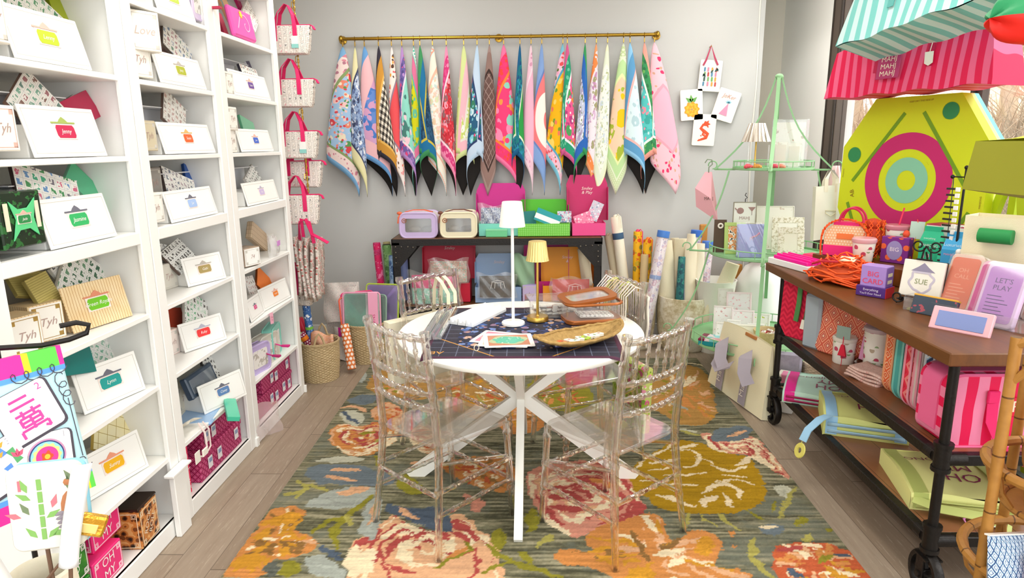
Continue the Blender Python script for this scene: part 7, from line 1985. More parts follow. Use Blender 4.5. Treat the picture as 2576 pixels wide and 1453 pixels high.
for a in (20, 75, 130, 200, 260, 320): b.band([(.04*math.cos(math.radians(a)), .04*math.sin(math.radians(a))-.02, .70), (.11*math.cos(math.radians(a)), .11*math.sin(math.radians(a))-.03, .755), (.16*math.cos(math.radians(a)), .16*math.sin(math.radians(a))-.03, .72)], .03, .003, up=(0, 0, 1))
part('bow', b, pm('#f08ab0', .5), t)
t = thing('white_bowl', 'white rimmed bowl on the floor behind the bottom tier', 'bowl', (1.45, 5.0, 0))
b = MB(); b.lathe([(0, 0), (.1, 0), (.12, .3), (.15, .56), (.155, .57), (.145, .57), (.115, .3), (0, .05)], 30); part('bowl_body', b, pm('#efece2', .4), t)
# cream tote on the floor
t = thing('letter_tote', 'cream tote with grey straps lettered Mahj leaning beside the cart', 'tote bag', (1.312, 3.965, .004), -77.6, rx=-9)
CT = pm('#eee5c2', .85, bump=.12, bs=200); GS = pm('#a89fa8', .75)
b = MB(); w0, w1, hh = .66, .56, .44
b.grid(lambda u, v: ((u-.5)*(w0+(w1-w0)*v), -.02-.015*math.sin(PI*u)*math.sin(PI*v), hh*v+.012*math.sin(4*u)*v), 16, 12)
b.grid(lambda u, v: ((u-.5)*(w0+(w1-w0)*v), .05-.05*v, hh*v+.012*math.sin(4*u)*v), 8, 6, flip=True)
for s_ in (-1, 1): b.grid(lambda u, v: (s_*(w0+(w1-w0)*v)/2, -.02+.07*u*(1-v*.9), hh*v), 2, 6, flip=s_ < 0)
part('bag_body', b, CT, t)
for k, x in enumerate((-.16, .12)):
    b = MB(); b.band([(x-.01, -.030, .01), (x, -.046, .20), (x+.005, -.046, .29), (x+.03, -.09, .35), (x+.09, -.13, .33), (x+.12, -.14, .25), (x+.16, -.12, .19)], .075, .003, up=lambda i: [(0, -1, 0), (0, -1, 0), (0, -1, .1), (-.3, -.6, .8), (.3, -.4, 1), (.9, -.3, .3), (.9, -.3, .2)][i]); so = part('strap', b, GS, t)
    b = MB(); b.text('Mahj', .06, T(x-.004, -.045, .12, rx=90) @ T(rz=90)); part('lettering', b, pm('#efe9df', .6), so, smooth=False)
b = MB(); b.band([(.1, -.14, .26), (.0, -.16, .19), (-.1, -.13, .20), (-.12, -.09, .28)], .06, .003, up=(0, -.6, .8)); part('strap', b, GS, t)
b = MB(); b.bx(.0, .12, -.03, -.02, .425, .445, .002); part('leather_tab', b, pm('#b5763f', .6), t)

# ================================================================ GOODS ON THE DISPLAY CART
EV = Vector((.407, -.914, 0)); NV = Vector((-.914, -.407, 0))
YAW = -66.0
RZ = 1.02
t = thing('wooden_riser', 'low dark wooden riser under the boxes at the back of the cart', 'riser', (1.755, 3.20, KZ+.0005), YAW)
b = MB(); b.bx(-.36, .36, -.11, .13, 0, RZ-KZ-.001, .003); part('block', b, WOODY, t)
# yellow target board
t = thing('target_board', 'big lime yellow foam board with magenta and aqua target rings standing on the cart', 'foam board', (1.955, 3.46, KZ), YAW, rx=-1)
S = .84; cz = 1.398-KZ
poly = [(-.27, .495), (-.475, .2), (-.475, -.2), (-.3, -.545), (.3, -.545), (.475, -.2), (.475, .2), (.27, .495)][::-1]
poly = [(x*S, y*S+cz) for x, y in poly]
LIME = pm('#cfdc1c', .55)
b = MB(); b.prism(poly[::-1], -.03, .03, M=T(rx=90)); part('front_slab', b, LIME, t, smooth=False)
for y0, y1, c in ((.03, .055, '#f0f08a'), (.055, .085, '#6fd0d0')):
    b = MB(); b.prism(poly[::-1], -y1, -y0, M=T(rx=90)); part('rear_slab', b, pm(c, .55), t, smooth=False)
for r0, r1, c in ((.187, .285, '#c4266c'), (.06, .138, '#86c9a6')):
    b = MB(); n = 64; q = [(math.cos(2*PI*k/n), math.sin(2*PI*k/n)) for k in range(n)]
    v = [(x*r0*S, -.0315, z*r0*S+cz) for x, z in q]+[(x*r1*S, -.0315, z*r1*S+cz) for x, z in q]
    b.add(v, [(k, n+k, n+(k+1) % n, (k+1) % n)[::-1] for k in range(n)]); part('target_ring', b, pm(c, .6), t, smooth=False)
for x, z in ((.22, .40), (-.385, .15)):
    b = MB(); b.lathe([(.05*S, .0312), (.05*S, .0), (0, .0)], 24, M=T(x*S, 0, z*S+cz, rx=90)); b.disc((x*S, z*S+cz, .0316), .048*S, 24, M=T(rx=90), m=1); part('round_hole', b, [pm('#8fae1c', .6), pm('#2f8a52', .6)], t)
for x0, z0, x1, z1 in ((-.06, .40, -.38, -.02), (.06, .40, .36, -.02), (-.40, -.16, -.30, -.38), (.40, -.16, .28, -.38)):
    b = MB(); a = Vector((x0*S, -.0315, z0*S+cz)); c = Vector((x1*S, -.0315, z1*S+cz)); b.tube([a, c], 1, sec=[(.009, .001), (-.009, .001), (-.009, -.001), (.009, -.001)], up=(0, 1, 0)); part('slot', b, pm('#6f9a1c', .6), t)
b = MB(); b.text('AB', .035, T(-.37*S, -.032, -.10*S+cz, rx=90) @ T(rz=100)); b.text('KEEP DRY THIS SIDE UP', .012, T(.03, -.032, .465*S+cz, rx=90) @ T(rz=2)); b.text('MAHJONG', .012, T(.455*S, -.032, -.1*S+cz, rx=90) @ T(rz=92)); b.text('MAHJONG', .010, T(-.455*S, -.032, .03*S+cz, rx=90) @ T(rz=88))
for a in (40, 140, 222, 318): b.text('- - -', .012, T(.163*S*math.cos(math.radians(a)), -.032, .163*S*math.sin(math.radians(a))+cz, rx=90) @ T(rz=a-90))
part('lettering', b, pm('#8a6a1c', .6), t, smooth=False)
# striped bags on top of the board
def duffel(name, label, M, L, H, D, cols, w, trim, sag=.03, badge=None):
    t = thing(name, label, 'bag'); t.matrix_world = M
    mat = pat(('bagstripe', cols), lambda g: g.mix(g.m('LESS_THAN', g.m('FRACT', g.m('DIVIDE', g.m('ADD', g.u, g.m('MULTIPLY', g.noise(5, 1), .05)), w)), .5), cols[0], cols[1]), rough=.6)
    def fn(u, v):     # wrap around the cross-section, long axis x
        x = (u-.5)*L; a = v*4
        k = int(a) % 4; q = a-int(a)
        y, z = ((-D/2+D*q, 0), (D/2-.12*D*q, H*q), (D*.38-.76*D*q, H), (-D*.38-.12*D*q, H*(1-q)))[k]
        return (x*(1-.08*z/H), y+.008*math.sin(9*u+5*v), z-.0+sag*.4*math.sin(7*u)*(z/H)+.006*math.sin(23*u))
    b = MB(); b.grid(fn, 40, 32)
    n = 33
    for i in (0, 40): b.add([fn(i/40, j/32) for j in range(32)], [tuple(range(32))[::(-1 if i else 1)]], uv=[(.0, j/32) for j in range(32)])
    b.uv = [(b.v[i].x, b.v[i].y*.5+b.v[i].z*.3) for f in b.f for i in f]
    part('bag_body', b, mat, t)
    for s in (-1, 1):
        b = MB(); b.band([(-L*.16, s*D*.47, H*.45), (-L*.16, s*D*.42, H*.98), (-L*.12, s*D*.28, H+.03), (L*.12, s*D*.28, H+.03), (L*.16, s*D*.42, H*.98), (L*.16, s*D*.47, H*.45)], .03, .004, up=lambda i, s=s: [(0, s, 0), (0, s, .2), (0, s*.3, 1), (0, s*.3, 1), (0, s, .2), (0, s, 0)][i]); part('handle', b, trim, t)
    b = MB(); b.band([(-L*.5, 0, H+.004), (L*.5, 0, H+.004)], .02, .004, up=(0, 0, 1)); part('zip_edge', b, trim, t)
    if badge:
        b = MB(); M2 = T(badge[0], -D*.5-.002, H*.55, rx=82); b.bx(-.06, .06, -.06, .06, 0, .004, .002, M=M2); bo = part('badge', b, pm('#b5386a', .6), t)
        b = MB()
        for k in range(3): b.text('MAHJ', .034, M2 @ T(0, .032-.034*k, .0045))
        part('lettering', b, pm('#f3e3c9', .5), bo, smooth=False)
        b = MB(); b.prism([(-.02, 0), (.02, 0), (.02, -.05), (0, -.062), (-.02, -.05)][::-1], 0, .002, M=T(.14, -D*.5-.006, H*.72, rx=90)); b.cyl((.14, -D*.5-.004, H*.72), (.14, -D*.45, H*.95), .0015, n=5); part('hang_tag', b, pm('#f3efe0', .6), t)
    return t
MB_ = Matrix.Translation((1.905, 3.40, 1.826)) @ Matrix.Rotation(math.radians(YAW+2), 4, 'Z') @ Matrix.Rotation(math.radians(-1), 4, 'Y')
duffel('striped_duffel', 'pink striped duffel with MAHJ patch lying on top of the yellow board', MB_, .84, .23, .26, ('#e5194f', '#f0648c'), .05, pm('#c4124a', .6), badge=(-.06,))
MB_ = Matrix.Translation((1.72, 3.02, 2.055)) @ Matrix.Rotation(math.radians(YAW-4), 4, 'Z') @ Matrix.Rotation(math.radians(-7), 4, 'Y') @ Matrix.Rotation(math.radians(-14), 4, 'X')
duffel('striped_duffel', 'aqua striped duffel tipped on top of the pink one', MB_, .78, .24, .24, ('#7cc9c2', '#c9e9e4'), .06, pm('#5fb0aa', .6))

# far corner: rack sets
def on_cart(px, z=KZ): return (px[0], px[1], z+.0008)
t = thing('white_slab', 'white boxed slab jutting over the far corner of the cart', 'box', (1.45, 3.53, KZ+.0008), -75)
b = MB(); b.bx(-.17, .17, -.06, .1, 0, .034, .003); part('carton', b, pm('#efeeec', .4), t)
for k in range(3):
    t = thing('pink_rack', ('hot pink tile rack nearest the cart edge on the white slab', 'middle hot pink tile rack on the white slab', 'hot pink tile rack farthest from the cart edge on the white slab')[k], 'tile rack', (1.415+.035*k, 3.51+.012*k, KZ+.0352), -75)
    b = MB(); b.bx(-.14, .14, -.015, .015, 0, .018, .003); b.bx(-.14, .14, .004, .013, .018, .028, .002); part('rack_body', b, pm('#f5249c', .3), t)
t = thing('pink_roll_pack', 'hot pink wrapped roll pack lying beyond the orange net', 'pack', (1.60, 3.56, KZ+.0008), -60)
b = MB(); b.bx(-.12, .1, -.06, .06, 0, .06, .025); part('pack_body', b, pm('#f5246c', .4), t)
NETO = pm('#ef5a1c', .6)
def net(b, fn, nu, nv, r=.0035):
    for i in range(nu):
        for s in (0, 1):
            b.tube([fn((i+.5*(j % 2 if s else (j+1) % 2))/nu, j/nv) for j in range(nv+1)], r, 5)
t = thing('net_bag', 'heap of orange knotted net bag with a card tag near the cart edge', 'net bag', (1.52, 3.14, KZ+.001), -60)
b = MB(); r = random.Random(6)
for k in range(74):
    a = r.uniform(0, 2*PI); R_ = r.uniform(.02, .165); z0 = r.uniform(.012, .125)*(1.12-(R_/.175)**2)
    pts = [(1.25*R_*math.cos(a+q*.33)+r.uniform(-.006, .006), .8*R_*math.sin(a+q*.33)+r.uniform(-.006, .006), max(.005, z0+.014*math.sin(q*1.3+k))) for q in range(9)]
    b.tube(pts, .0042, 5)
part('netting', b, NETO, t)
b = MB(); b.ball((0, 0, .04), (.16, .11, .05), 16); part('rust_lining', b, pm('#b5431a', .8), t)
b = MB(); b.bx(-.02, .05, -.03, .03, .118, .121, M=T(rx=12, rz=20)); part('card_tag', b, pm('#e2d6b8', .6), t)
b = MB(); b.tube([(-.14, -.05, .075), (-.07, -.09, .10), (.02, -.085, .11), (-.03, -.055, .115), (-.12, -.03, .09)], .006, 6); part('leather_handle', b, pm('#c42a3c', .4), t)
# net bag with dome box
t = thing('dome_box', 'peach dotted dome top box with hot pink base and orange label on the riser', 'box', (1.618, 3.375, RZ+.0008), -38)
dome = [(-.1, 0), (.1, 0), (.1, .10)]+[(.1*math.cos(a), .10+.075*math.sin(a)) for a in [PI*k/12 for k in range(1, 12)]]+[(-.1, .10)]
b = MB(); b.prism(dome, -.07, 0, .003, M=T(rx=90)); part('carton', b, [dots('#efb98a', '#f6dcc0', .014, .3)], t)
b = MB(); b.bx(-.06, .06, -.0012, .0712, .158, .176, .002); part('pink_top', b, pm('#f0247c', .4), t)
b = MB(); b.bx(-.1015, .1015, -.0015, .0715, 0, .055, .002); part('pink_band', b, pm('#f0247c', .4), t)
b = MB(); b.bx(-.04, .04, -.003, .0, .088, .118, .002); part('label_plaque', b, pm('#ef7a3c', .5), t)
t = thing('net_carrier', 'orange net carrier with raspberry handles slung around the dome box', 'net bag', (1.618, 3.375, RZ+.0008), -38)
b = MB()
for s, r_ in ((0, .0045), (.004, .0035)): b.tube([(.108*math.cos(a)+s, -.012+.006*math.sin(k*2.2), .1+.092*math.sin(a)+.004*math.sin(k*3)) for k, a in enumerate([PI*q/40 for q in range(41)])], r_, 5)
b.tube([(-.108, -.012, .1), (-.11, -.014+.004, .05), (-.106, -.01, .0)], .005, 5); b.tube([(.108, -.012, .1), (.112, -.016, .05), (.106, -.01, .0)], .005, 5)
part('netting', b, NETO, t)
b = MB()
for dy in (-.03, .03): b.tube([(.0+.055*math.cos(a)+.03, dy, .18+.07*math.sin(a)) for a in [PI*q/14 for q in range(15)]], .006, 7)
part('handle', b, pm('#c41f4c', .4), t)
t = thing('net_pouch', 'rust pouch gathered in orange netting beside the dome box', 'net bag', (1.735, 3.335, RZ+.0008), -30)
b = MB(); b.ball((0, 0, .08), (.055, .045, .08), 16); b.ball((0, 0, .17), (.04, .03, .03), 12); part('pouch_body', b, pm('#c4431c', .7), t)
b = MB(); net(b, lambda u, v: ((.058-.014*abs(v-.4))*math.cos(2*PI*u), (.048-.01*abs(v-.4))*math.sin(2*PI*u), .005+.185*v), 10, 8, .003); part('netting', b, NETO, t)
# tumblers
CUPW = pat('cup_print', lambda g: g.mix(g.m('MULTIPLY', g.m('LESS_THAN', g.vor(26)[0], .34), g.m('LESS_THAN', g.m('FRACT', g.m('DIVIDE', g.v, .032)), .7)), '#efebe0', g.ramp(g.sep(g.vor(26)[1])[0], [(0, '#d95f7a'), (.3, '#8fae7a'), (.55, '#c4506a'), (.8, '#b5a58f')])), rough=.25)
def tumbler(label, p, r0, r1, h, lid='#d9a6ac', straw=None, handle=None):
    t = thing('tumbler', label, 'tumbler', p)
    b = MB(); b.lathe([(0, 0), (r0*.95, 0), (r0, .004), (r1, h), (r1-.002, h), (0, h)], 28); part('cup', b, CUPW, t)
    b = MB(); b.lathe([(r1*1.02, h-.006), (r1*1.07, h), (r1*1.07, h+.012), (r1*.95, h+.018), (0, h+.018)], 28); part('cup_lid', b, pm(lid, .2), t)
    if straw: b = MB(); b.cyl((0, 0, h), (.02, .0, h+.10), .004, n=8); part('straw', b, pm(straw, .4), t)
    if handle: b = MB(); b.bx(-.018, .018, -.016, .016, h+.017, h+.034, .005); part('lid_slide', b, pm(handle, .3), t)
tumbler('short white printed tumbler with pale lid on the riser', (1.642, 3.225, RZ+.0008), .042, .052, .10)
tumbler('tall white printed tumbler with a red straw behind the purple box', (1.83, 3.285, RZ+.0008), .045, .055, .155, '#c9808c', '#e8305c')
t = thing('green_tag_charm', 'pale green card tag hung beside the tall tumbler', 'tag', (1.865, 3.19, RZ+.115), -40, rx=-15)
b = MB(); b.bx(-.03, .03, 0, .003, 0, .085, .001); part('card', b, pm('#b5cfc0', .5), t)
b = MB(); b.cyl((0, 0, .08), (-.005, .0, .095), .002, n=5); b.ball((-.04, -.005, .02), (.016, .01, .02), 8); b.cyl((.0, .0015, -.115), (.0, .0015, .01), .002, n=6); part('charm', b, pm('#e8502c', .6), t)
def deco_box(label, p, w, h, d, yaw, mat, items, name='box', cat='box'):
    t = thing(name, label, cat, p, yaw)
    b = MB(); b.bx(-w/2, w/2, 0, d, 0, h, .002); part('carton', b, mat, t)
    for s, size, x, z, c, rot in items: b = MB(); b.text(s, size, T(x, -.0015, z, rx=90) @ T(rz=rot)); part('lettering', b, pm(c, .5), t, smooth=False)
    return t
t = deco_box('purple box with orange dots and a lilac oval reading BIG', (1.763, 3.175, RZ+.0008), .125, .125, .05, -52, dots('#7a2a86', '#ef6a3c', .052, .26), (('BIG', .028, 0, .066, '#f3e9f0', 0),), 'game_box')
b = MB(); b.prism([(.036*math.cos(a), .046*math.sin(a)+.062) for a in [2*PI*k/28 for k in range(28)]], 0, .001, M=T(rx=90)); part('lilac_oval', b, pm('#9a8fc4', .5), t)
def gable(label, p, w, h, d, yaw, col, lines, art=None):
    t = thing('gable_carton', label, 'carton', p, yaw)
    b = MB(); hb = h*.66
    b.bx(-w/2, w/2, 0, d, 0, hb, .001)
    b.add([(-w/2, 0, hb), (w/2, 0, hb), (w/2, d, hb), (-w/2, d, hb), (-w*.46, d*.46, h*.88), (w*.46, d*.46, h*.88), (w*.46, d*.54, h*.88), (-w*.46, d*.54, h*.88), (-w*.46, d*.46, h), (w*.46, d*.46, h), (w*.46, d*.54, h), (-w*.46, d*.54, h)],
          [(0, 1, 5, 4), (2, 3, 7, 6), (1, 2, 6, 5), (3, 0, 4, 7), (4, 5, 9, 8), (6, 7, 11, 10), (5, 6, 10, 9), (7, 4, 8, 11), (8, 9, 10, 11)])
    part('carton', b, pm(col, .45), t, smooth=False)
    for s, size, x, z, c in lines: b = MB(); b.text(s, size, T(x, -.0015, z, rx=90)); part('lettering', b, pm(c, .5), t, smooth=False)
    return t
gable('green gable top carton lettered MAHJONG 101 on the riser', (1.845, 2.985+.06, RZ+.0008), .085, .19, .06, -56, '#22b284', (('MAHJONG', .017, 0, .105, '#e6f3ec'), ('101', .032, -.0, .055, '#f0a6c4'), ('everything', .012, 0, .138, '#e6f3ec')))
t = deco_box('tall flat grey white box leaning behind the green carton', (1.93, 3.03, RZ+.0008), .09, .20, .03, -50, pm('#d9d6cf', .4), (), 'flat_box')
t = gable('blue gable top carton with a sandwich picture near the black easel', (1.815, 2.83, RZ-.03), .085, .225, .065, -56, '#3fa6dc', (('Luxuries', .02, 0, .17, '#d9eef7'), ('MAHJONG', .013, 0, .128, '#e8a0bd')))
b = MB(); b.prism(rrect(.06, .03, .01, 3), 0, .002, M=T(0, -.001, .05, rx=90), m=0); b.ball((.012, -.003, .075), (.02, .004, .016), 10, m=1); b.ball((-.005, -.003, .065), (.018, .004, .012), 10, m=2); part('picture', b, [pm('#f2a0a8', .5), pm('#c98a2c', .5), pm('#d9305c', .5)], t)
b = MB(); b.bx(-.05, .05, -.01, .09, 0, RZ-.0308-KZ); solo('card_stack', 'block of pale game cards under the blue carton', 'card stack', b, pm('#d9cdb9', .6), (1.815, 2.83, KZ+.0005), -56)
for k, (c, w_) in enumerate((('#d9c9a0', .2), ('#e8702c', .22), ('#a9c02c', .21), ('#c4204a', .23), ('#efe6dc', .2), ('#8f98b5', .19), ('#a8204a', .2))):
    t = thing('game_book', ('lowest pale book of the stack behind the cartons', 'orange book in the stack behind the cartons', 'lime book in the stack behind the cartons', 'crimson book in the stack behind the cartons', 'ivory book in the stack behind the cartons', 'grey blue book near the top of the stack behind the cartons', 'plum book on top of the stack behind the cartons')[k], 'book', (1.975, 3.08, KZ+.001+.04*k), YAW+4+3*math.sin(k*2))
    b = MB(); b.bx(-w_/2, w_/2, -.055, .055, 0, .039, .002); part('cover', b, pm(c, .5), t)
    b = MB(); b.bx(-w_/2+.004, w_/2-.004, -.057, -.02, .005, .034); part('pages', b, pm('#f0eadd', .7), t)
# jewellery stand
t = thing('charm_stand', 'black metal stand hung with striped tile charms in front of the board', 'jewelry stand', (1.83, 2.86, KZ+.0005), YAW)
IR = pm('#1f1b19', .4, .4)
b = MB(); b.cyl((.02, 0, 0), (.02, 0, .545), .005, n=8); b.ball((.02, 0, .55), .009, 10); b.cyl((.02, 0, .51), (-.03, 0, .51), .003, n=6); b.ball((-.034, 0, .51), .009, 10); b.lathe([(0, 0), (.045, 0), (.045, .006), (0, .006)], 20, M=T(.02, 0, 0)); part('stand', b, IR, t)
b = MB()
for k in range(13): b.bx(-.05+.002*math.sin(k), -.012, -.008, .004, .455-.026*k, .463-.026*k, .001, m=0); b.bx(-.012, .004, -.006, .004, .448-.026*k, .466-.026*k, .001, m=1)
b.tube([(-.03, 0, .505), (-.028, 0, .48), (-.02, 0, .1)], .002, 5, m=0); part('striped_charms', b, [pm('#2a2624', .3), pm('#f2efe8', .3)], t)
t = thing('bead_strand', 'strand of big white beads hanging beside the blue carton', 'beads', (1.772, 2.70, KZ+.001), 0)
b = MB()
for k in range(12): b.ball((.012*math.sin(k), .012*math.cos(k*1.3), .013+.0185*k), .013 if k % 3 else .019, 10)
b.cyl((0, 0, 0), (0, 0, .22), .002, n=5); part('beads', b, pm('#f3f0ea', .35), t)
# BIG CARD box
t = deco_box('lilac and purple display box reading BIG CARD near the cart edge', (1.497, 2.835, KZ+.0008), .105, .135, .07, -50, pm('#a887cc', .45), (('BIG', .032, .0, .098, '#e8405c', 0), ('CARD', .032, .0, .066, '#e8405c', 0)), 'game_box')
b = MB(); b.bx(-.062, .062, -.012, .072, 0, .045, .002); o = part('front_tray', b, pm('#4f2a7c', .45), t)
b = MB(); b.text('Everything', .015, T(0, -.013, .031, rx=90)); b.text("You'll Ever Need", .013, T(0, -.013, .014, rx=90)); part('lettering', b, pm('#e9def3', .5), o, smooth=False)
b = MB(); b.bx(.053, .0545, .0, .07, .046, .13); b.bx(.0535, .056, .015, .055, .06, .075, m=1); b.bx(.0535, .056, .015, .055, .09, .105, m=1); part('side_print', b, [pm('#7f5aa6', .5), pm('#e2d3b0', .5)], t, smooth=False)
b = MB(); b.bx(.0612, .0632, -.012, .072, 0, .045); part('red_side', b, pm('#c4202c', .5), t, smooth=False)
# easel with tile
t = thing('tile_easel', 'black scrolled wire easel holding an ivory crest tile at the cart edge', 'easel', (1.60, 2.665, KZ+.0008), -52)
def spiral(c, r, turns, s=1, a0=0): return [(c[0]+s*r*(1-.75*k/22)*math.cos(a0+turns*2*PI*k/22), c[1], c[2]+r*(1-.75*k/22)*math.sin(a0+turns*2*PI*k/22)) for k in range(23)]
b = MB()
for s in (-1, 1):
    b.tube([(s*.012, .03, .235), (s*.025, .026, .12), (s*.05, .018, .03), (s*.06, -.03, .02)] , .0035, 6)
    b.tube(spiral((s*.03, .02, .245), .028, 1.3, s, PI*1.0), .0035, 6); b.tube(spiral((s*.062, -.045, .035), .026, 1.3, s, PI), .0035, 6); b.tube(spiral((s*.062, -.03, -.0+.0), .0, 1, s), .001, 4)
    b.tube([(s*.05, -.02, .03), (s*.06, -.015, .012), (s*.075, -.025, .005)], .0035, 6)
b.tube([(0, .02, .22), (.01, .07, .1), (.02, .12, .004)], .0035, 6); b.cyl((-.06, -.018, .03), (.06, -.018, .03), .003, n=6); b.cyl((-.03, .012, .19), (.03, .012, .19), .003, n=6)
part('wire_frame', b, IR, t)
t = thing('crest_tile', 'ivory square tile with a pale house crest lettered SUE on the black easel', 'tile plaque', (1.602, 2.664, KZ+.036), -52, rx=-10)
b = MB(); b.bx(-.078, .078, -.012, .004, 0, .15, .003); part('slab', b, pm('#efeade', .25), t)
b = MB(); b.bx(-.08, .08, .004, .007, -.002, .152); part('dark_backing', b, pm('#2c2824', .5), t)
M2 = T(0, -.0125, .075, rx=90)
b = MB(); b.tube([(.042*math.cos(a)*(1+.12*math.sin(6*a)), .046*math.sin(a)*(1+.1*math.cos(5*a))-.008, 0) for a in [2*PI*k/48 for k in range(48)]], .005, 5, closed=True, M=M2 @ Matrix.Diagonal((1, 1, .15, 1)), m=0)
b.prism([(-.045, .03), (.045, .03), (.02, .048), (.0, .066), (-.02, .048)], 0, .0008, M=M2, m=1); b.prism([(-.03, .022), (.03, .022), (.03, .03), (-.03, .03)], 0, .0012, M=M2, m=0); b.text('SUE', .03, M2 @ T(0, -.012, .001), 2)
part('crest_print', b, [pm('#c4bccb', .5), pm('#8f88a0', .5), pm('#8a9468', .5)], t)
# clear card holders
def pack(label, p, w, h, d, yaw, tilt, col, rim, lines=0, lc='#3f2f5f', word=None):
    t = thing('card_pack', label, 'card pack', p, yaw, rx=tilt)
    b = MB(); b.prism(rrect(w, h, .018, 4), -d, 0, .003, M=T(0, 0, h/2, rx=90)); part('case', b, pm(rim, .3), t)
    b = MB(); b.prism(rrect(w*.84, h*.88, .014, 4), 0, .002, M=T(0, 0, h/2, rx=90)); part('face_card', b, pm(col, .4), t)
    b = MB(); M2 = T(0, -.0022, h/2, rx=90)
    for k in range(lines): b.bx(-w*.3, w*(.05+.1*((k*7) % 3)), -h*.02-.0135*k-.003, -h*.02-.0135*k, 0, .0006, M=M2)
    if word: b.text(word[0], w*.2, M2 @ T(0, h*.22, .0004)); b.text(word[1], w*.2, M2 @ T(0, h*.22-w*.21, .0004))
    if lines or word: part('lettering', b, pm(lc, .5), t, smooth=False)
    b = MB(); b.prism(rrect(w*1.06, h*1.05, .02, 4), -d-.004, -d-.002, M=T(0, 0, h/2, rx=90)); b.prism(rrect(w*1.04, h*1.03, .02, 4), .006, .008, M=T(0, 0, h/2, rx=90)); part('clear_sleeve', b, clear('#ffffff', .035, 1, .06, 1.5), t)
    return t
pack('mint card pack standing behind the orange one', (1.80, 2.565, KZ+.001), .115, .245, .03, -62, -14, '#a6d9b8', '#cfe3d2', 2, '#4f7a8a')
pack('coral red narrow pack between mint and peach packs', (1.845, 2.475, KZ+.001), .05, .21, .03, -62, -14, '#e8433c', '#e9c08a')
pack('peach card pack with navy corners behind the violet one', (1.875, 2.39, KZ+.001), .115, .235, .03, -62, -14, '#f09a8c', '#f0d5c9', 1, '#4a4f7c')
pack('orange card pack lettered OH CALL in a clear sleeve', (1.662, 2.555, KZ+.004), .12, .235, .035, -60, -22, '#e2683c', '#e2c0ae', 5, '#f3a582', ('OH', 'CALL'))
pack('magenta edged pack between the orange and violet ones', (1.672, 2.44, KZ+.004), .055, .23, .04, -60, -22, '#d0268c', '#e8b0c9')
pack('violet card pack lettered LETS PLAY in a clear sleeve', (1.675, 2.345, KZ+.004), .13, .235, .035, -58, -22, '#b87acb', '#dcbfe0', 6, '#5a3a7a', ("LET'S", 'PLAY'))
t = thing('card_holder', 'clear acrylic tray holding the row of card packs', 'holder', (1.66, 2.42, KZ+.0006), -60)
b = MB(); b.bx(-.24, .24, -.035, .15, 0, .003); b.bx(-.24, .24, -.035, -.032, .003, .05); b.bx(-.24, -.237, -.032, .15, .003, .06); b.bx(.237, .24, -.032, .15, .003, .06); part('tray', b, clear('#ffffff', .07, 1, .03, 1.5, .9, 2), t)
t = thing('slate_deck', 'dark slate deck box with yellow edge low at the cart front', 'card deck', (1.553, 2.50, KZ+.0008), -58, rx=-20)
b = MB(); b.bx(-.08, .08, 0, .025, 0, .075, .003); part('deck', b, pat('slate_art', lambda g: g.mix(g.m('GREATER_THAN', g.noise(24, 2), .6), '#3f4a58', '#a8505c'), rough=.35), t)
b = MB(); b.bx(-.081, .081, -.001, .026, .07, .078, .002); part('yellow_edge', b, pm('#e0a83c', .5), t)
t = thing('pink_deck', 'pink deck box with blue picture lowest at the near cart corner', 'card deck', (1.512, 2.27, KZ+.0008), -52, rx=-24)
b = MB(); b.bx(-.095, .095, 0, .02, 0, .085, .003); part('deck', b, pm('#f0b5bd', .4), t)
b = MB(); b.bx(-.075, .075, -.002, .001, .012, .07, .001); part('picture', b, pm('#7f8fc4', .4), t)
# cream tote behind
t = thing('canvas_tote', 'wide cream canvas tote with green rolled labels at the back of the cart', 'tote bag', (1.90, 2.47, KZ+.001), -52)
b = MB(); w_ = .50; h_ = .37
b.grid(lambda u, v: ((u-.5)*w_, -.01*math.sin(PI*u), h_*v), 12, 10); b.grid(lambda u, v: ((u-.5)*w_, .14, h_*v), 6, 6, flip=True)
for s_ in (-1, 1): b.grid(lambda u, v: (s_*w_/2, .14*u, h_*v), 4, 6, flip=s_ < 0)
part('bag_body', b, pm('#e9dfbe', .85, bump=.12, bs=200), t)
for x in (-.13, .1): b = MB(); b.tube([(x-.055, -.03, .30), (x+.055, -.03, .30)], .028, 14); part('green_roll', b, pm('#1f8a46', .6), t)
for k, (x0, y0) in enumerate(((2.10, 3.0), (2.10, 2.72))):
    pass
# yellow-green easel legs by the window
t = thing('lime_easel', 'lime green painted wooden easel standing between the cart and the window', 'easel', (2.185, 3.02, 0))
b = MB()
for a, c in (((-.02, -.02, 1.58), (-.03, .5, 0)), ((-.02, -.02, 1.58), (-.03, -.4, 0)), ((.0, .0, 1.57), (.03, .04, 0))): b.tube([a, c], 1, sec=[(.022, .012), (-.022, .012), (-.022, -.012), (.022, -.012)], up=(1, 0, 0))
part('legs', b, pm('#b5cc1f', .5), t); b = MB(); b.cyl((-.02, .13, 1.0), (-.02, -.13, 1.0), .012, n=8); part('brace', b, pm('#b5cc1f', .5), t)

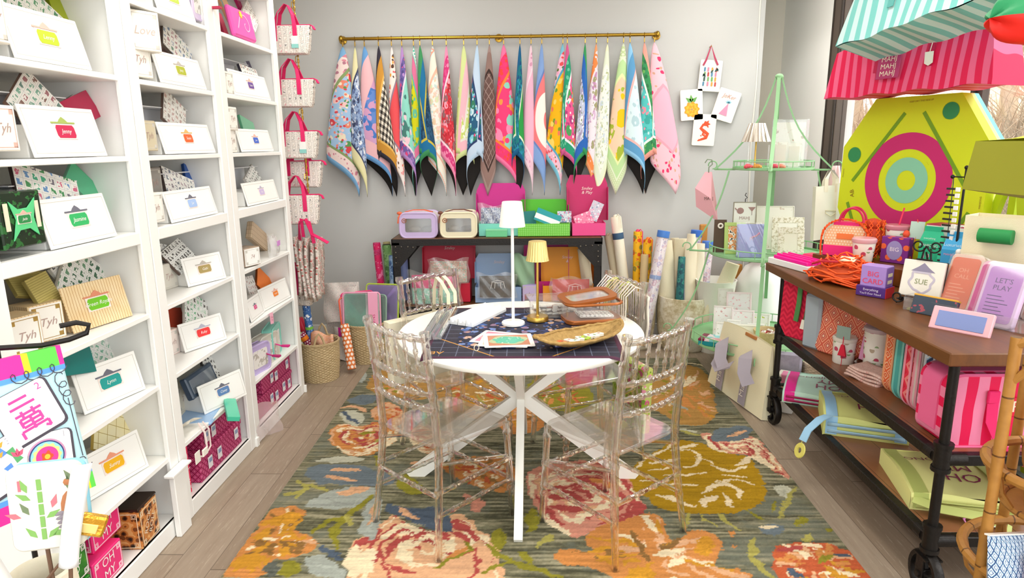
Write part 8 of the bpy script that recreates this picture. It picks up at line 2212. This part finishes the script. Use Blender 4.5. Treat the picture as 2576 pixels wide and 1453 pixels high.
# ---- middle shelf
MZ = .5458
t = thing('chevron_pouch', 'red chevron zip pouch hung at the far end under the cart top', 'pouch', (1.46, 3.42, .56), -62, rx=-4)
RED = zigzag(['#e02a4a', '#c4183c'], .03, .05)
b = MB(); b.prism([(-.15, .32), (.15, .33), (.15, .06), (.06, .0), (-.10, .0), (-.15, .06)][::-1], -.02, .01, .006, M=T(rx=90)); part('pouch_body', b, RED, t)
b = MB(); b.bx(-.152, .152, -.012, .022, .295, .335, .004); part('clear_top', b, pm('#e0507c', .3), t)
for x, c in ((-.03, '#4f8a4c'), (.03, '#3f6a3c')): b = MB(); b.band([(x, -.02, .30), (x+.01, -.028, .2), (x, -.024, .1)], .028, .006, up=(0, -1, 0)); part('green_strap', b, pm(c, .6), t)
b = MB(); b.prism([(-.02, 0), (.02, 0), (.024, -.05), (-.024, -.05)][::-1], 0, .002, M=T(.035, -.032, .12, rx=86)); b.tube([(.03, -.03, .25), (.035, -.033, .12)], .0015, 4); part('hang_tag', b, pm('#efe9da', .6), t)
t = thing('grey_pouch', 'pale grey blue cloth pouch between the chevron and diamond pouches', 'pouch', (1.475, 3.33, MZ), -62)
b = MB(); b.bx(-.05, .05, -.016, .014, 0, .285, .012); part('pouch_body', b, pm('#a9b5bd', .7), t)
t = thing('diamond_pouch', 'big coral pouch with diamond print standing under the cart top', 'pouch', (1.535, 3.20, MZ), -62, rx=-8)
b = MB(); b.prism([(-.17, .32), (.18, .31), (.17, .07), (.10, .0), (-.09, .0), (-.16, .07)][::-1], -.025, .012, .008, M=T(rx=90)); part('pouch_body', b, diamonds(['#d9604a', '#f2b08a', '#d0503f', '#e89a7a', '#c44a44', '#f6d0b0'][:6], .068, .085), t)
b = MB(); b.band([(.165, -.02, .3), (.18, -.035, .18), (.172, -.03, .03)], .035, .006, up=(0, -1, 0)); part('pink_strap', b, pm('#e9a3c9', .6), t)
t = thing('pink_word_pouch', 'pink patterned pouch lettered MAHJ behind the lidded tumbler', 'pouch', (1.70, 3.05, MZ), -60)
b = MB(); b.bx(-.14, .12, 0, .03, 0, .30, .012); part('pouch_body', b, floral('#f0a6bd', ['#f3dfe6', '#e86a8f', '#ef8fae'], 22, .4), t); b = MB(); b.text('MAHJ', .04, T(0, -.002, .25, rx=90)); part('lettering', b, pm('#fbe9ee', .5), t, smooth=False)
tumbler('round white printed cup with a red tassel on the middle shelf', (1.535, 3.10, MZ), .048, .052, .115, '#e2dccf')
t = thing('tag_tassel', 'grey green tag and red tassel dangling at the round cup', 'tag', (1.50, 3.045, MZ), -50)
b = MB(); b.bx(-.035, .03, 0, .002, .135, .195, m=0); b.cyl((0, 0, .145), (0, 0, .1), .002, n=5, m=1); b.prism([(-.007, 0), (.007, 0), (.02, -.055), (-.02, -.055)][::-1], -.006, .006, .002, M=T(0, 0, .105, rx=90), m=1); b.cyl((0, .001, 0), (0, .001, .06), .0015, n=5, m=1); part('tag_and_tassel', b, [pm('#8fa398', .5), pm('#d8203c', .6)], t)
tumbler('tall white printed tumbler with red lid slide on the middle shelf', (1.62, 2.965, MZ), .052, .060, .20, '#c9b5b8', None, '#a8142c')
tumbler('white printed tumbler half hidden under the cart top', (1.78, 2.90, MZ), .05, .06, .22, '#c9b5b8')
t = thing('folded_cloth', 'pale rose cloths folded in a low stack at the shelf edge', 'cloth', (1.53, 2.85, MZ), -64)
b = MB()
for k in range(4): b.grid(lambda u, v: ((u-.5)*.17+.008*k, -.05+.12*v, .006+.014*k+.012*(1-u)+.004*math.sin(7*u+k)), 10, 6)
o = part('folds', b, floral('#e3bcae', ['#d99a8f', '#f0d9cf', '#c4a394'], 30, .4), t); s = o.modifiers.new('thickness', 'SOLIDIFY'); s.thickness = .009
def zip_case(label, p, yaw, w, h, d, mat, trim, name='zip_case'):
    t = thing(name, label, 'zip case', p, yaw)
    o = rrect(w, h, .06, 6); o = [(x, y+h/2) for x, y in o]
    b = MB(); b.prism(o, -d/2, d/2, .008, M=T(rx=90)); part('case_body', b, mat, t)
    b = MB(); b.tube([(x, -d/2+.004, z) for x, z in o], .005, 6, closed=True); b.tube([(x, d/2-.004, z) for x, z in o], .005, 6, closed=True); part('piping', b, trim, t)
    return t
BLUE = diamonds(['#2f3f6a', '#9cc6e6', '#f0f3f6', '#3a4a78', '#b5d3ea', '#eef2f6'], .10, .13, .03)
CORAL = diamonds(['#e8663c', '#f6c9a0', '#d9502c', '#f0a070'], .045, .055, .02)
zip_case('coral orange printed zip case, farthest of the row on the middle shelf', (1.80, 2.70, MZ), 3, .56, .33, .06, CORAL, pm('#e8a070', .5))
zip_case('teal zip case second from the far end of the row', (1.79, 2.615, MZ), 2, .55, .32, .05, pm('#4fa6a0', .6), pm('#7fc4b5', .5))
zip_case('red zigzag zip case in the middle of the row', (1.785, 2.535, MZ), 1, .55, .31, .05, zigzag(['#e8304c', '#f28a86', '#d8203c'], .05, .06), pm('#f0a0ae', .5))
zip_case('rose edged zip case between red and blue ones', (1.785, 2.47, MZ), 0, .55, .345, .035, floral('#d9c6c0', ['#c9a8a4', '#e9dcd6'], 20, .4), pm('#e89aa8', .5))
zip_case('light blue zip case with navy trellis print', (1.80, 2.395, MZ), 0, .58, .345, .06, BLUE, pm('#dfe9f0', .5))
t = thing('packs_duffel', 'pink striped duffel lettered PACKS at the near end of the middle shelf', 'bag', (1.745, 2.265, MZ), 0)
o_ = rrect(.60, .265, .05, 6); o_ = [(x, y+.1325) for x, y in o_]
PST = stripes('#e81250', '#f48aac', .075, 'u', .48, .06)
b = MB(); b.prism(o_, -.085, .085, .012, M=T(rx=90)); part('bag_body', b, PST, t)
b = MB(); b.band([(x*1.01, 0, z) for x, z in o_[:len(o_)//2+1]], .10, .006, up=lambda i: (o_[i][0], 0, o_[i][1]-.13)); b.tube([(x, -.087, z) for x, z in o_], .006, 6, closed=True); part('pink_gusset', b, pm('#f06a9a', .55), t)
b = MB(); b.bx(-.10, .10, -.092, -.086, .115, .185, .002); o = part('name_band', b, pm('#e2123c', .5), t)
b = MB(); b.text('PACKS', .058, T(.01, -.093, .15, rx=90)); part('lettering', b, pm('#fbe3c9', .5), o, smooth=False)
b = MB(); b.band([(-.145, -.093, .205), (-.145, -.1, .1), (-.10, -.125, -.01), (-.03, -.14, -.035), (.12, -.145, -.045)], .035, .004, up=(-.2, -1, .2)); b.bx(-.165, -.125, -.1, -.088, .165, .21, .003); part('shoulder_strap', b, pm('#f0246c', .6), t)
# ---- bottom shelf: folded totes
BZ = .2358
def cooler(label, p, yaw, w, d, h, body, trim, inner, strap=None, tag=None):
    t = thing('folded_tote', label, 'tote bag', p, yaw)
    def top(u, v): return ((u-.5)*w, (v-.5)*d, h*(.80+.2*math.sin(PI*min(1, v*1.1)))+.006*math.sin(8*u)*math.sin(5*v))
    b = MB(); b.grid(top, 16, 12)
    b.grid(lambda u, v: ((u-.5)*w, -d/2-.004*math.sin(PI*v), h*.8*v+.008*math.sin(6*u)*v), 16, 4)
    b.grid(lambda u, v: ((u-.5)*w, d/2, h*.8*v), 8, 3, flip=True)
    for s in (-1, 1): b.grid(lambda u, v: (s*w/2, (u-.5)*d, v*top(.5+.5*s, u)[2]), 8, 4, flip=s < 0)
    part('folded_body', b, body, t)
    for s in (-1, 1):
        b = MB(); x = s*(w/2-.035); b.band([(x, d/2+.003, .02)]+[(x, (.5-q/10)*d, top(.5+x/w, 1-q/10)[2]+.003) for q in range(11)]+[(x, -d/2-.006, h*.4), (x, -d/2-.006, .01)], .05, .003, up=lambda i: (0, 1, 0) if i == 0 else ((0, -1, 0) if i > 11 else (0, 0, 1))); part('webbing', b, trim, t)
    b = MB()
    for k in range(2): b.grid(lambda u, v: ((u-.5)*w*.9, -d/2-.008-.012*math.sin(PI*u)*v-.004*k, h*(.15+.3*k+.15*v)), 10, 3)
    o = part('inner_fold', b, inner, t); s = o.modifiers.new('thickness', 'SOLIDIFY'); s.thickness = .004
    b = MB(); M2 = T(-.005, 0, h*1.0+.0045, rz=180)
    b.text('OH', .085, M2 @ T(-.04, .05, 0)); b.text('MY', .085, M2 @ T(-.04, -.03, 0)); b.text('MAHJONG', .05, M2 @ T(.0, -.10, 0))
    b.v = [Vector((p.x, p.y, top(min(1, max(0, p.x/w+.5)), min(1, max(0, p.y/d+.5)))[2]+.0025)) for p in b.v]
    part('lettering', b, pm('#8f2f52', .6), t, smooth=False)
    return t
MINT = pm('#bfe0cf', .7, bump=.1); MGT = pm('#e0208c', .6); LEM = pm('#dde08a', .7, bump=.1)
cooler('mint folded tote with magenta webbing at the far end of the bottom shelf', (1.60, 3.44, BZ), -26, .36, .36, .075, MINT, MGT, pm('#a81f58', .6))
t = cooler('pale lime folded tote with sky blue webbing in the middle of the bottom shelf', (1.63, 3.06, BZ), -20, .36, .36, .115, LEM, pm('#9cc9e8', .6), pm('#a9d0e6', .6))
b = MB(); b.band([(-.16, -.18, .10), (-.2, -.24, .10), (-.25, -.27, .05), (-.27, -.29, .0)], .045, .004, up=(-.5, -.3, 1)); part('loose_strap', b, pm('#9cc9e8', .6), t); b = MB(); b.band([(.15, -.18, .08), (.22, -.17, .07), (.26, -.12, .06), (.2, -.06, .03)], .03, .003, up=(.3, -.3, 1)); part('loose_strap', b, pm('#9cc9e8', .6), t)
b = MB(); b.lathe([(.014, 0), (.034, .0), (.037, .004), (.034, .008), (.014, .008), (.014, 0)], 24, M=T(-.275, -.30, -.045, rx=70, rz=-60)); b.cyl((-.272, -.292, .0), (-.275, -.298, -.02), .0015, n=5); part('round_tag', b, pm('#d9cf6a', .5), t)
t = cooler('lemon folded tote with olive webbing at the near end of the bottom shelf', (1.66, 2.44, BZ), -12, .37, .38, .085, pm('#ecec9a', .7), pm('#b5bf6a', .6), pm('#c9d07a', .6))
b = MB(); b.band([(-.18, -.2, .05), (-.1, -.24, .04), (.05, -.25, .03), (.12, -.27, .0)], .04, .003, up=(0, -.4, 1)); part('loose_strap', b, pm('#c3cc78', .6), t); b = MB(); b.band([(.15, -.2, .05), (.26, -.2, .06), (.31, -.13, .05), (.28, -.1, .01), (.2, -.16, .005)], .045, .003, up=(0, -.4, 1)); part('loose_strap', b, pm('#c3cc78', .6), t)
b = MB(); b.tube([(.0, -.23, .035), (-.03, -.26, .02), (-.02, -.28, .0), (.02, -.25, .02), (.03, -.27, .01)], .004, 6, m=0); b.disc((.06, -.26, .012), .028, 20, ry=.02, m=1); part('ribbon_and_tag', b, [pm('#e88fc9', .5), pm('#f6f4ee', .5)], t)
# behind the cart on the floor
wicker('oblong pale wicker basket on the floor behind the cart', (1.86, 3.93), .15, .26, False, ('#d9c3a6', '#b59a7c', '#ecdcc6'))
t = thing('pink_white_box', 'small pink and white box beside the tote straps behind the cart leg', 'box', (1.56, 3.80, .0008), -30)
b = MB(); b.bx(-.05, .05, -.05, .05, 0, .24, .006); part('carton', b, pm('#f3ece2', .5), t); b = MB(); b.bx(-.03, .051, -.051, .03, .17, .242, .004); part('pink_lid', b, pm('#ef8fb5', .5), t)
t = thing('lilac_pack', 'grey lilac clear pack on the floor behind the far cart leg', 'pack', (1.60, 3.93, .0008), -20)
b = MB(); b.bx(-.09, .09, -.02, .02, 0, .33, .015); part('pack_body', b, pat('lilac_crinkle', lambda g: g.mix(g.noise(22, 3), '#cfc9d9', '#8f8a9c'), rough=.2), t)

# ================================================================ FOREGROUND LEFT
BT = Matrix.Translation((-1.15, 1.526, 1.13)) @ Matrix.Rotation(math.radians(62), 4, 'Z') @ Matrix.Rotation(math.radians(-10), 4, 'X')
t = thing('tile_banner', 'light blue stuffed canvas with painted game tiles and striped edges at the far left', 'canvas art'); t.matrix_world = BT
b = MB(); b.bx(-.42, 0, 0, .022, -.365, 0, .006); part('canvas', b, pm('#bfe6ee', .7), t)
for z0, z1, dk, z2 in ((-.046, .001, 0, -.058), (-.366, -.326, 1, -.326)):
  b = MB(); x = 0
  for w_, k in ((.011, 0), (.062, 1), (.014, 2), (.052, 0), (.014, 2), (.06, 3), (.014, 2), (.062, 1), (.014, 2), (.05, 0), (.067, 3)):
    b.bx(-x-w_, -x, -.002, .024, z0, z1, m=(k+dk) % 4); x += w_
  b.bx(-.42, 0, -.0022, -.001, z2, z2+.012, m=4)
  part('striped_edge', b, [pm('#ee2f9c', .6), pm('#5fd04c', .6), pm('#f2e62c', .6), pm('#6fcde8', .6), pm('#5a9ce6', .6)], t, smooth=False)
INK = pm('#4a4450', .6); PNK = pm('#e0489c', .6)
def ptile(x, z, w_, h_, rot, y):
    M = T(x, -.003-y, z, rx=90) @ T(rz=rot)
    b = MB(); b.prism(rrect(w_+.008, h_+.008, .014, 3), -.001, .0005, M=M @ T(.002, -.003, 0), m=1); b.prism(rrect(w_, h_, .012, 3), 0, .0012, M=M); return M @ T(0, 0, .0014), part('painted_tile', b, [pm('#f7f5f2', .6), INK], t, smooth=False)
M, o = ptile(-.103, -.135, .125, .122, 14, .0012)
b = MB()
for x0, y0, x1, y1 in ((-.025, .035, .015, .035), (-.03, .018, .025, .018), (-.028, -.002, .03, -.002), (-.012, .006, -.012, -.010), (.012, .006, .012, -.01), (-.022, -.012, .022, -.012), (-.022, -.032, .022, -.032), (-.022, -.012, -.022, -.032), (.022, -.012, .022, -.032), (-.022, -.022, .022, -.022), (0, -.012, 0, -.045), (-.03, -.04, .03, -.04), (-.03, -.04, -.03, -.058), (.03, -.04, .03, -.056), (.03, -.056, .02, -.05)): b.tube([(x0, y0+.004, 0), (x1, y1+.004, 0)], .0034, 5, M=M @ Matrix.Diagonal((1, 1, .2, 1)))
b.text('2', .024, M @ T(.045, .045, 0)); part('characters', b, PNK, o)
M, o = ptile(-.088, -.250, .112, .112, -6, 0)
b = MB()
for r_, c in ((.042, 0), (.038, 1), (.035, 2), (.03, 3), (.024, 4), (.012, 5), (.006, 6)): b.prism([((r_*(1+(.07*math.cos(12*a) if c == 3 else .1*math.cos(5*a) if c in (5,) else 0)))*math.cos(a), (r_*(1+(.07*math.cos(12*a) if c == 3 else .25*math.cos(5*a) if c == 5 else 0)))*math.sin(a)) for a in [2*PI*k/60 for k in range(60)]], 0, .0004*(c+1), M=M, m=c)
b.text('1', .02, M @ T(.042, .044, 0), 7); part('flower_disc', b, [pm(c, .6) for c in ('#c890b0', '#2f3f7c', '#8fd8d8', '#f0ee8a', '#ea3f96', '#f2542c', '#f8c23c', '#b5b0ba')], o, smooth=False)
M, o = ptile(-.178, -.236, .105, .115, 16, .0006)
b = MB()
for k in range(3): b.prism([(-.008, 0), (.008, 0), (.005, .018), (.009, .036), (-.009, .036), (-.005, .018)], 0, .0008, M=M @ T(.015+.02*(k % 2), -.04+.03*k, 0, rz=10), m=k % 2)
for k, (x, y) in enumerate(((.0, .02), (.035, .0), (.01, .04))):
    for rz in (-40, 0, 40): b.prism([(0, 0), (.005, .009), (0, .02), (-.005, .009)], 0, .001, M=M @ T(x, y, 0, rz=rz-20), m=2+k % 2)
b.text('3', .022, M @ T(.036, .044, 0), 4); part('bamboo', b, [pm(c, .6) for c in ('#5a8fdc', '#5aa86a', '#e8a53c', '#e05a7c', '#a8a4ae')], o, smooth=False)
b = MB()
def curl(x, z, dx, dz, n): return [(x+dx*k/8+.011*math.cos(k*PI/4), -.0035, z+dz*k/8+.013*math.sin(k*PI/4)) for k in range(8*n+1)]
for c in (curl(-.12, -.052, .028, .0, 4), curl(-.022, -.07, .004, -.024, 3), curl(-.018, -.29, -.002, -.02, 2), curl(-.085, -.322, .026, .006, 3), [(-.012, -.003, -.13), (-.012, -.003, -.28)]): b.tube(c, .0011, 4)
b.text('art', .012, T(-.035, -.003, -.285, rx=90)); part('ink_curls', b, INK, t)
t = thing('banner_stand', 'black metal stand with a hooked arm behind the blue canvas', 'stand', (-1.235, 1.44, 0))
b = MB(); b.cyl((0, 0, 0), (0, 0, 1.15), .006, n=8); b.lathe([(0, 0), (.09, 0), (.09, .008), (0, .012)], 20); b.tube([(0, 0, 1.15), (.06, .06, 1.138), (.10, .10, 1.14), (.13, .125, 1.15), (.135, .13, 1.17), (.115, .115, 1.18), (.09, .09, 1.178)], .0065, 8); part('hook_arm', b, IR, t)
# stakes in a tall vase
t = thing('tall_vase', 'tall cream vase with a dark mouth in the lower left corner', 'vase', (-1.045, 1.225, 0))
b = MB(); b.lathe([(0, 0), (.06, 0), (.068, .1), (.07, .6), (.062, .72), (.056, .725), (.052, .715), (.056, .5), (0, .48)], 32); part('vase_body', b, pat('rough_cream', lambda g: g.mix(g.noise(30, 4), '#f3ecd9', '#d9ccb0'), rough=.85, coord='Object'), t)
b = MB(); b.disc((0, 0, .67), .054, 24); part('dark_disc', b, pm('#3a2a20', .9), t)  # flat dark disc closing the vase mouth below its rim
def stake(b, x, y, z, m=0): b.cyl((x, y, z), (x*.6, y*.5+.004, -.14), .004, n=6, m=m)
t = thing('tile_stake', 'white stuffed tile painted with bamboo and a bird, staked in the tall vase', 'ornament', (-.982, 1.195, .80), 14, rx=-6)
b = MB(); b.prism([(x, y+.088) for x, y in rrect(.135, .178, .02, 5)], -.012, .014, .005, M=T(rx=90)); part('tile_cushion', b, pm('#e4e0d2', .5), t)
b = MB(); b.prism([(x, y+.086) for x, y in rrect(.137, .18, .02, 5)], -.026, -.012, .004, M=T(rx=90)); part('blue_back', b, pm('#8fd0e6', .5), t)
M = T(0, -.0145, .088, rx=90); b = MB()
for k in range(5): b.bx(-.012, -.003, -.065+.026*k, -.042+.026*k, 0, .001, .002, M=M, m=0)
b.bx(-.045, -.04, .04, .062, 0, .001, M=M, m=1)
for x, y, rz, c in ((-.02, -.06, 40, 0), (0, -.062, -45, 0), (.008, -.058, -70, 0), (-.025, .02, 60, 0), (-.03, .036, 20, 0), (.0, -.02, -60, 0), (-.03, -.01, 30, 4), (.012, .0, -20, 1), (-.045, -.015, 70, 1), (.045, .035, 0, 4), (.055, .05, 30, 4)): b.prism([(0, 0), (.006, .012), (0, .03), (-.006, .012)], 0, .001, M=M @ T(x, y, 0, rz=rz), m=c)
b.ball((.038, .012, 0), (.012, .028, .0015), 10, M=M @ T(rz=-10), m=2); b.ball((.045, .05, 0), (.009, .009, .0015), 8, M=M, m=2)
for k in range(5): b.ball((.028-.002*k, -.02-.009*k, 0), (.02-.002*k, .005, .0014), 10, M=M @ T(rz=14), m=3)
part('painted_bird', b, [pm(c, .6) for c in ('#7fae5a', '#d9707a', '#b5744a', '#8f848c', '#6f7f5c')], t)
b = MB(); stake(b, -.012, 0, .0); stake(b, .03, 0, .0); part('wire_stakes', b, pm('#6a4c38', .5), t)
t = thing('paper_strip', 'white paper strip hanging in front of the bird tile', 'paper strip', (-.938, 1.17, .77), 20, rx=-6, ry=9)
b = MB(); b.grid(lambda u, v: ((u-.5)*.036+.012*v*v, -.004*math.sin(6*v)-.012*math.sin(PI*u), .215*v), 6, 14); o = part('strip', b, pm('#eef0f2', .5), t); s = o.modifiers.new('thickness', 'SOLIDIFY'); s.thickness = .003
t = thing('gold_tile', 'shiny gold foil tile tilted beside the bird tile', 'ornament', (-.915, 1.195, .825), 24, ry=24)
b = MB(); b.bx(-.033, .033, 0, .02, -.003, .042, .004); part('foil_block', b, pm('#d9a53c', .25, .8, .3, 60), t); b = MB(); b.bx(-.016, .02, -.002, .001, .006, .026, .001); part('bright_face', b, pm('#f3d98a', .3, .5), t); b = MB(); b.cyl((0, .01, 0), (-.05, .02, -.16), .003, n=6); part('wire_stake', b, pm('#6a4c38', .5), t)
t = thing('pink_tile_stake', 'white tile ornament with pink panels and a blue corner at the left photo edge', 'ornament', (-1.125, 1.16, .0), 18)
b = MB(); b.prism(rrect(.09, .16, .014, 4), -.02, .01, .004, M=T(0, 0, .75, rx=90) @ T(rz=16)); part('tile_cushion', b, pm('#f4f2f0', .5), t)
b = MB(); M = T(0, -.0105, .75, rx=90) @ T(rz=16)
for k in range(4): b.bx(.012, .03, -.07+.034*k, -.04+.034*k, 0, .001, M=M, m=0)
b.prism(rrect(.03, .02, .006, 3), 0, .012, M=M @ T(.028, .068, -.01), m=1); part('panels', b, [pm('#e068b0', .5), pm('#3f5fc4', .5)], t, smooth=False)
b = MB(); b.cyl((0, 0, .68), (0, 0, 0), .006, n=8); b.lathe([(0, 0), (.05, 0), (.05, .006), (0, .008)], 16); part('floor_stake', b, pm('#6a4c38', .5), t)

# ================================================================ FOREGROUND RIGHT: RATTAN STAND
CANE = pat('rattan', lambda g: g.mix(g.m('LESS_THAN', g.m('FRACT', g.m('DIVIDE', g.u, .16)), .03), g.mix(g.noise(30, 2), '#b5813c', '#8f5f28'), '#5f3c18'), rough=.45)
SX, SY = 1.44, 1.62
t = thing('rattan_stand', 'bent rattan basket stand at the right edge, loaded with patterned pouches', 'stand', (SX, SY, 0))
for x, y, h_ in ((-.225, -.02, 1.12), (.225, -.02, 1.12), (0, .22, 2.26)):
    b = MB(); b.tube([(x, y, h_*k/8) for k in range(9)], [.0135 if k % 2 else .0145 for k in range(9)], 10); part('pole', b, CANE, t)
def hoop(r_, z, rr=.014): return [(r_*math.cos(a), r_*.95*math.sin(a), z) for a in [2*PI*k/40 for k in range(40)]]
for z, r_ in ((.745, .20), (.475, .225)):
    b = MB(); b.tube(hoop(r_, z), .014, 8, closed=True); b.tube(hoop(r_*.75, z-.11), .009, 6, closed=True)
    for k in range(16): a = 2*PI*k/16; b.tube([(r_*math.cos(a), r_*.95*math.sin(a), z), (r_*.93*math.cos(a), r_*.88*math.sin(a), z-.06), (r_*.75*math.cos(a), r_*.71*math.sin(a), z-.11)], .006, 5)
    b.disc((0, 0, z-.112), r_*.75, 32, ry=r_*.71); part('basket_tray', b, CANE, t)
b = MB(); b.tube([(-.225, -.02, 1.10), (-.20, -.06, 1.13), (-.12, -.16, 1.10), (0, -.2, 1.08), (.12, -.16, 1.10), (.20, -.06, 1.13), (.225, -.02, 1.1)], .013, 8); b.tube([(-.225, -.02, 1.0), (-.19, -.08, 1.09), (-.14, -.14, 1.1)], .010, 8); part('top_arch', b, CANE, t)
b = MB(); b.cyl((0, .22, 2.2), (0, .02, 2.2), .012, n=8); b.cyl((-.1, .02, 2.2), (.1, .02, 2.2), .010, n=8); part('hanging_arm', b, CANE, t)
def pouch(label, p, rz, rx, ry, w_, h_, mat, th=.035):
    t = thing('zip_pouch', label, 'pouch', p, rz, rx=rx, ry=ry)
    b = MB(); b.grid(lambda u, v: ((u-.5)*w_, -th*math.sin(PI*u)**.7*math.sin(PI*v)**.7, h_*v), 12, 10); b.grid(lambda u, v: ((u-.5)*w_, th*math.sin(PI*u)**.7*math.sin(PI*v)**.7, h_*v), 12, 10, flip=True); part('pouch_body', b, mat, t)
    b = MB(); b.band([(-w_/2, 0, h_), (w_/2, 0, h_)], .016, .004, up=(0, 0, 1)); part('zip', b, pm('#e9e3d8', .5), t)
REDP = floral('#d8443c', ['#f3d2b0', '#c4302c', '#f0b590', '#d8443c'], 30, .4)
for k in range(3): pouch(('red and peach printed pouch nearest the rattan pole', 'red and peach printed pouch in the middle of the rattan basket', 'red and peach printed pouch at the back of the rattan basket')[k], (SX-.10+.035*k, SY-.06+.05*k, .650), 30+14*k, -10+3*k, 10, .2, .26, REDP, .03)
pouch('teal quilted pouch low in the upper rattan basket', (SX-.06, SY-.14, .645), 12, -14, 22, .16, .17, diamonds(['#4f9a9c', '#7fc0c0', '#5fabab'], .03, .03))
pouch('light blue pouch with navy zigzag at the left of the lower rattan basket', (SX-.19, SY-.1, .375), 18, -16, 8, .14, .22, BLUE)
pouch('pink trellis pouch in front in the lower rattan basket', (SX-.09, SY-.18, .372), 8, -26, 16, .24, .19, diamonds(['#b5386a', '#f0a0c4', '#e56a9c', '#f3b5d0'], .045, .05))
pouch('light blue and navy pouch below the pink trellis one', (SX-.0, SY-.14, .370), -4, -34, 0, .2, .15, BLUE)
def puff(name, label, c, r_, m1, m2, up):
    t = thing(name, label, 'bag', c)
    b = MB(); b.grid(lambda u, v: (-r_[0]*math.cos(PI*u)*(1+.02*math.sin(9*v*PI)), r_[1]*math.sin(PI*u)**.7*math.cos(2*PI*v), r_[2]*math.sin(PI*u)**.6*math.sin(2*PI*v)*(1+.10*math.sin(17*u+3*math.cos(2*PI*v)))), 36, 28)
    b.mi = [0 if (b.v[f[0]].z+b.v[f[2]].z) > 0 else 1 for f in b.f]; part('bag_body', b, [m1, m2], t)
    b = MB(); b.cyl((0, 0, r_[2]*.9), (0, -.03, up), .004, n=6); part('hanging_cord', b, CANE, t)
puff('green_red_bag', 'puffy green and red cloth bag hanging at the top right corner', (SX+.03, SY+.10, 1.885), (.345, .10, .085), pm('#1f8a54', .55), pm('#e01f14', .55), 2.2-1.885)
t = thing('olive_bag', 'olive cloth bag with a pale lime top hanging below the green and red one', 'bag', (SX+.05, SY+.12, 1.40), 0, ry=9)
b = MB(); b.grid(lambda u, v: (-.30+.6*u, -.12-.015*math.sin(11*u+6*v)-.03*math.sin(PI*v), .02+.13*v-.015*math.sin(4*u)), 24, 10); b.grid(lambda u, v: (-.30+.6*u, .12-.1*0, .02+.13*v), 8, 4, flip=True); b.grid(lambda u, v: (-.30, -.12+.24*u, .02+.13*v), 6, 4, flip=True); b.grid(lambda u, v: (.30, -.12+.24*u, .02+.13*v), 6, 4); b.grid(lambda u, v: (-.3+.6*u, .12-.24*v, .02), 8, 4); part('bag_body', b, pm('#8f8f1f', .65), t)
b = MB(); b.grid(lambda u, v: (-.30+.10*v+.6*u-.12*v*u, -.12+.12*v, .15+.22*v*(.12+.88*min(1, u*2.2))), 16, 6); b.grid(lambda u, v: (-.30+.10*v+.6*u-.12*v*u, .12-.12*v, .15+.22*v*(.12+.88*min(1, u*2.2))), 16, 6, flip=True); part('lime_top', b, pm('#d3d63c', .6), t)
b = MB(); b.cyl((.0, -.0, .36), (.0, -.0, .44), .004, n=6); part('hanging_cord', b, CANE, t)
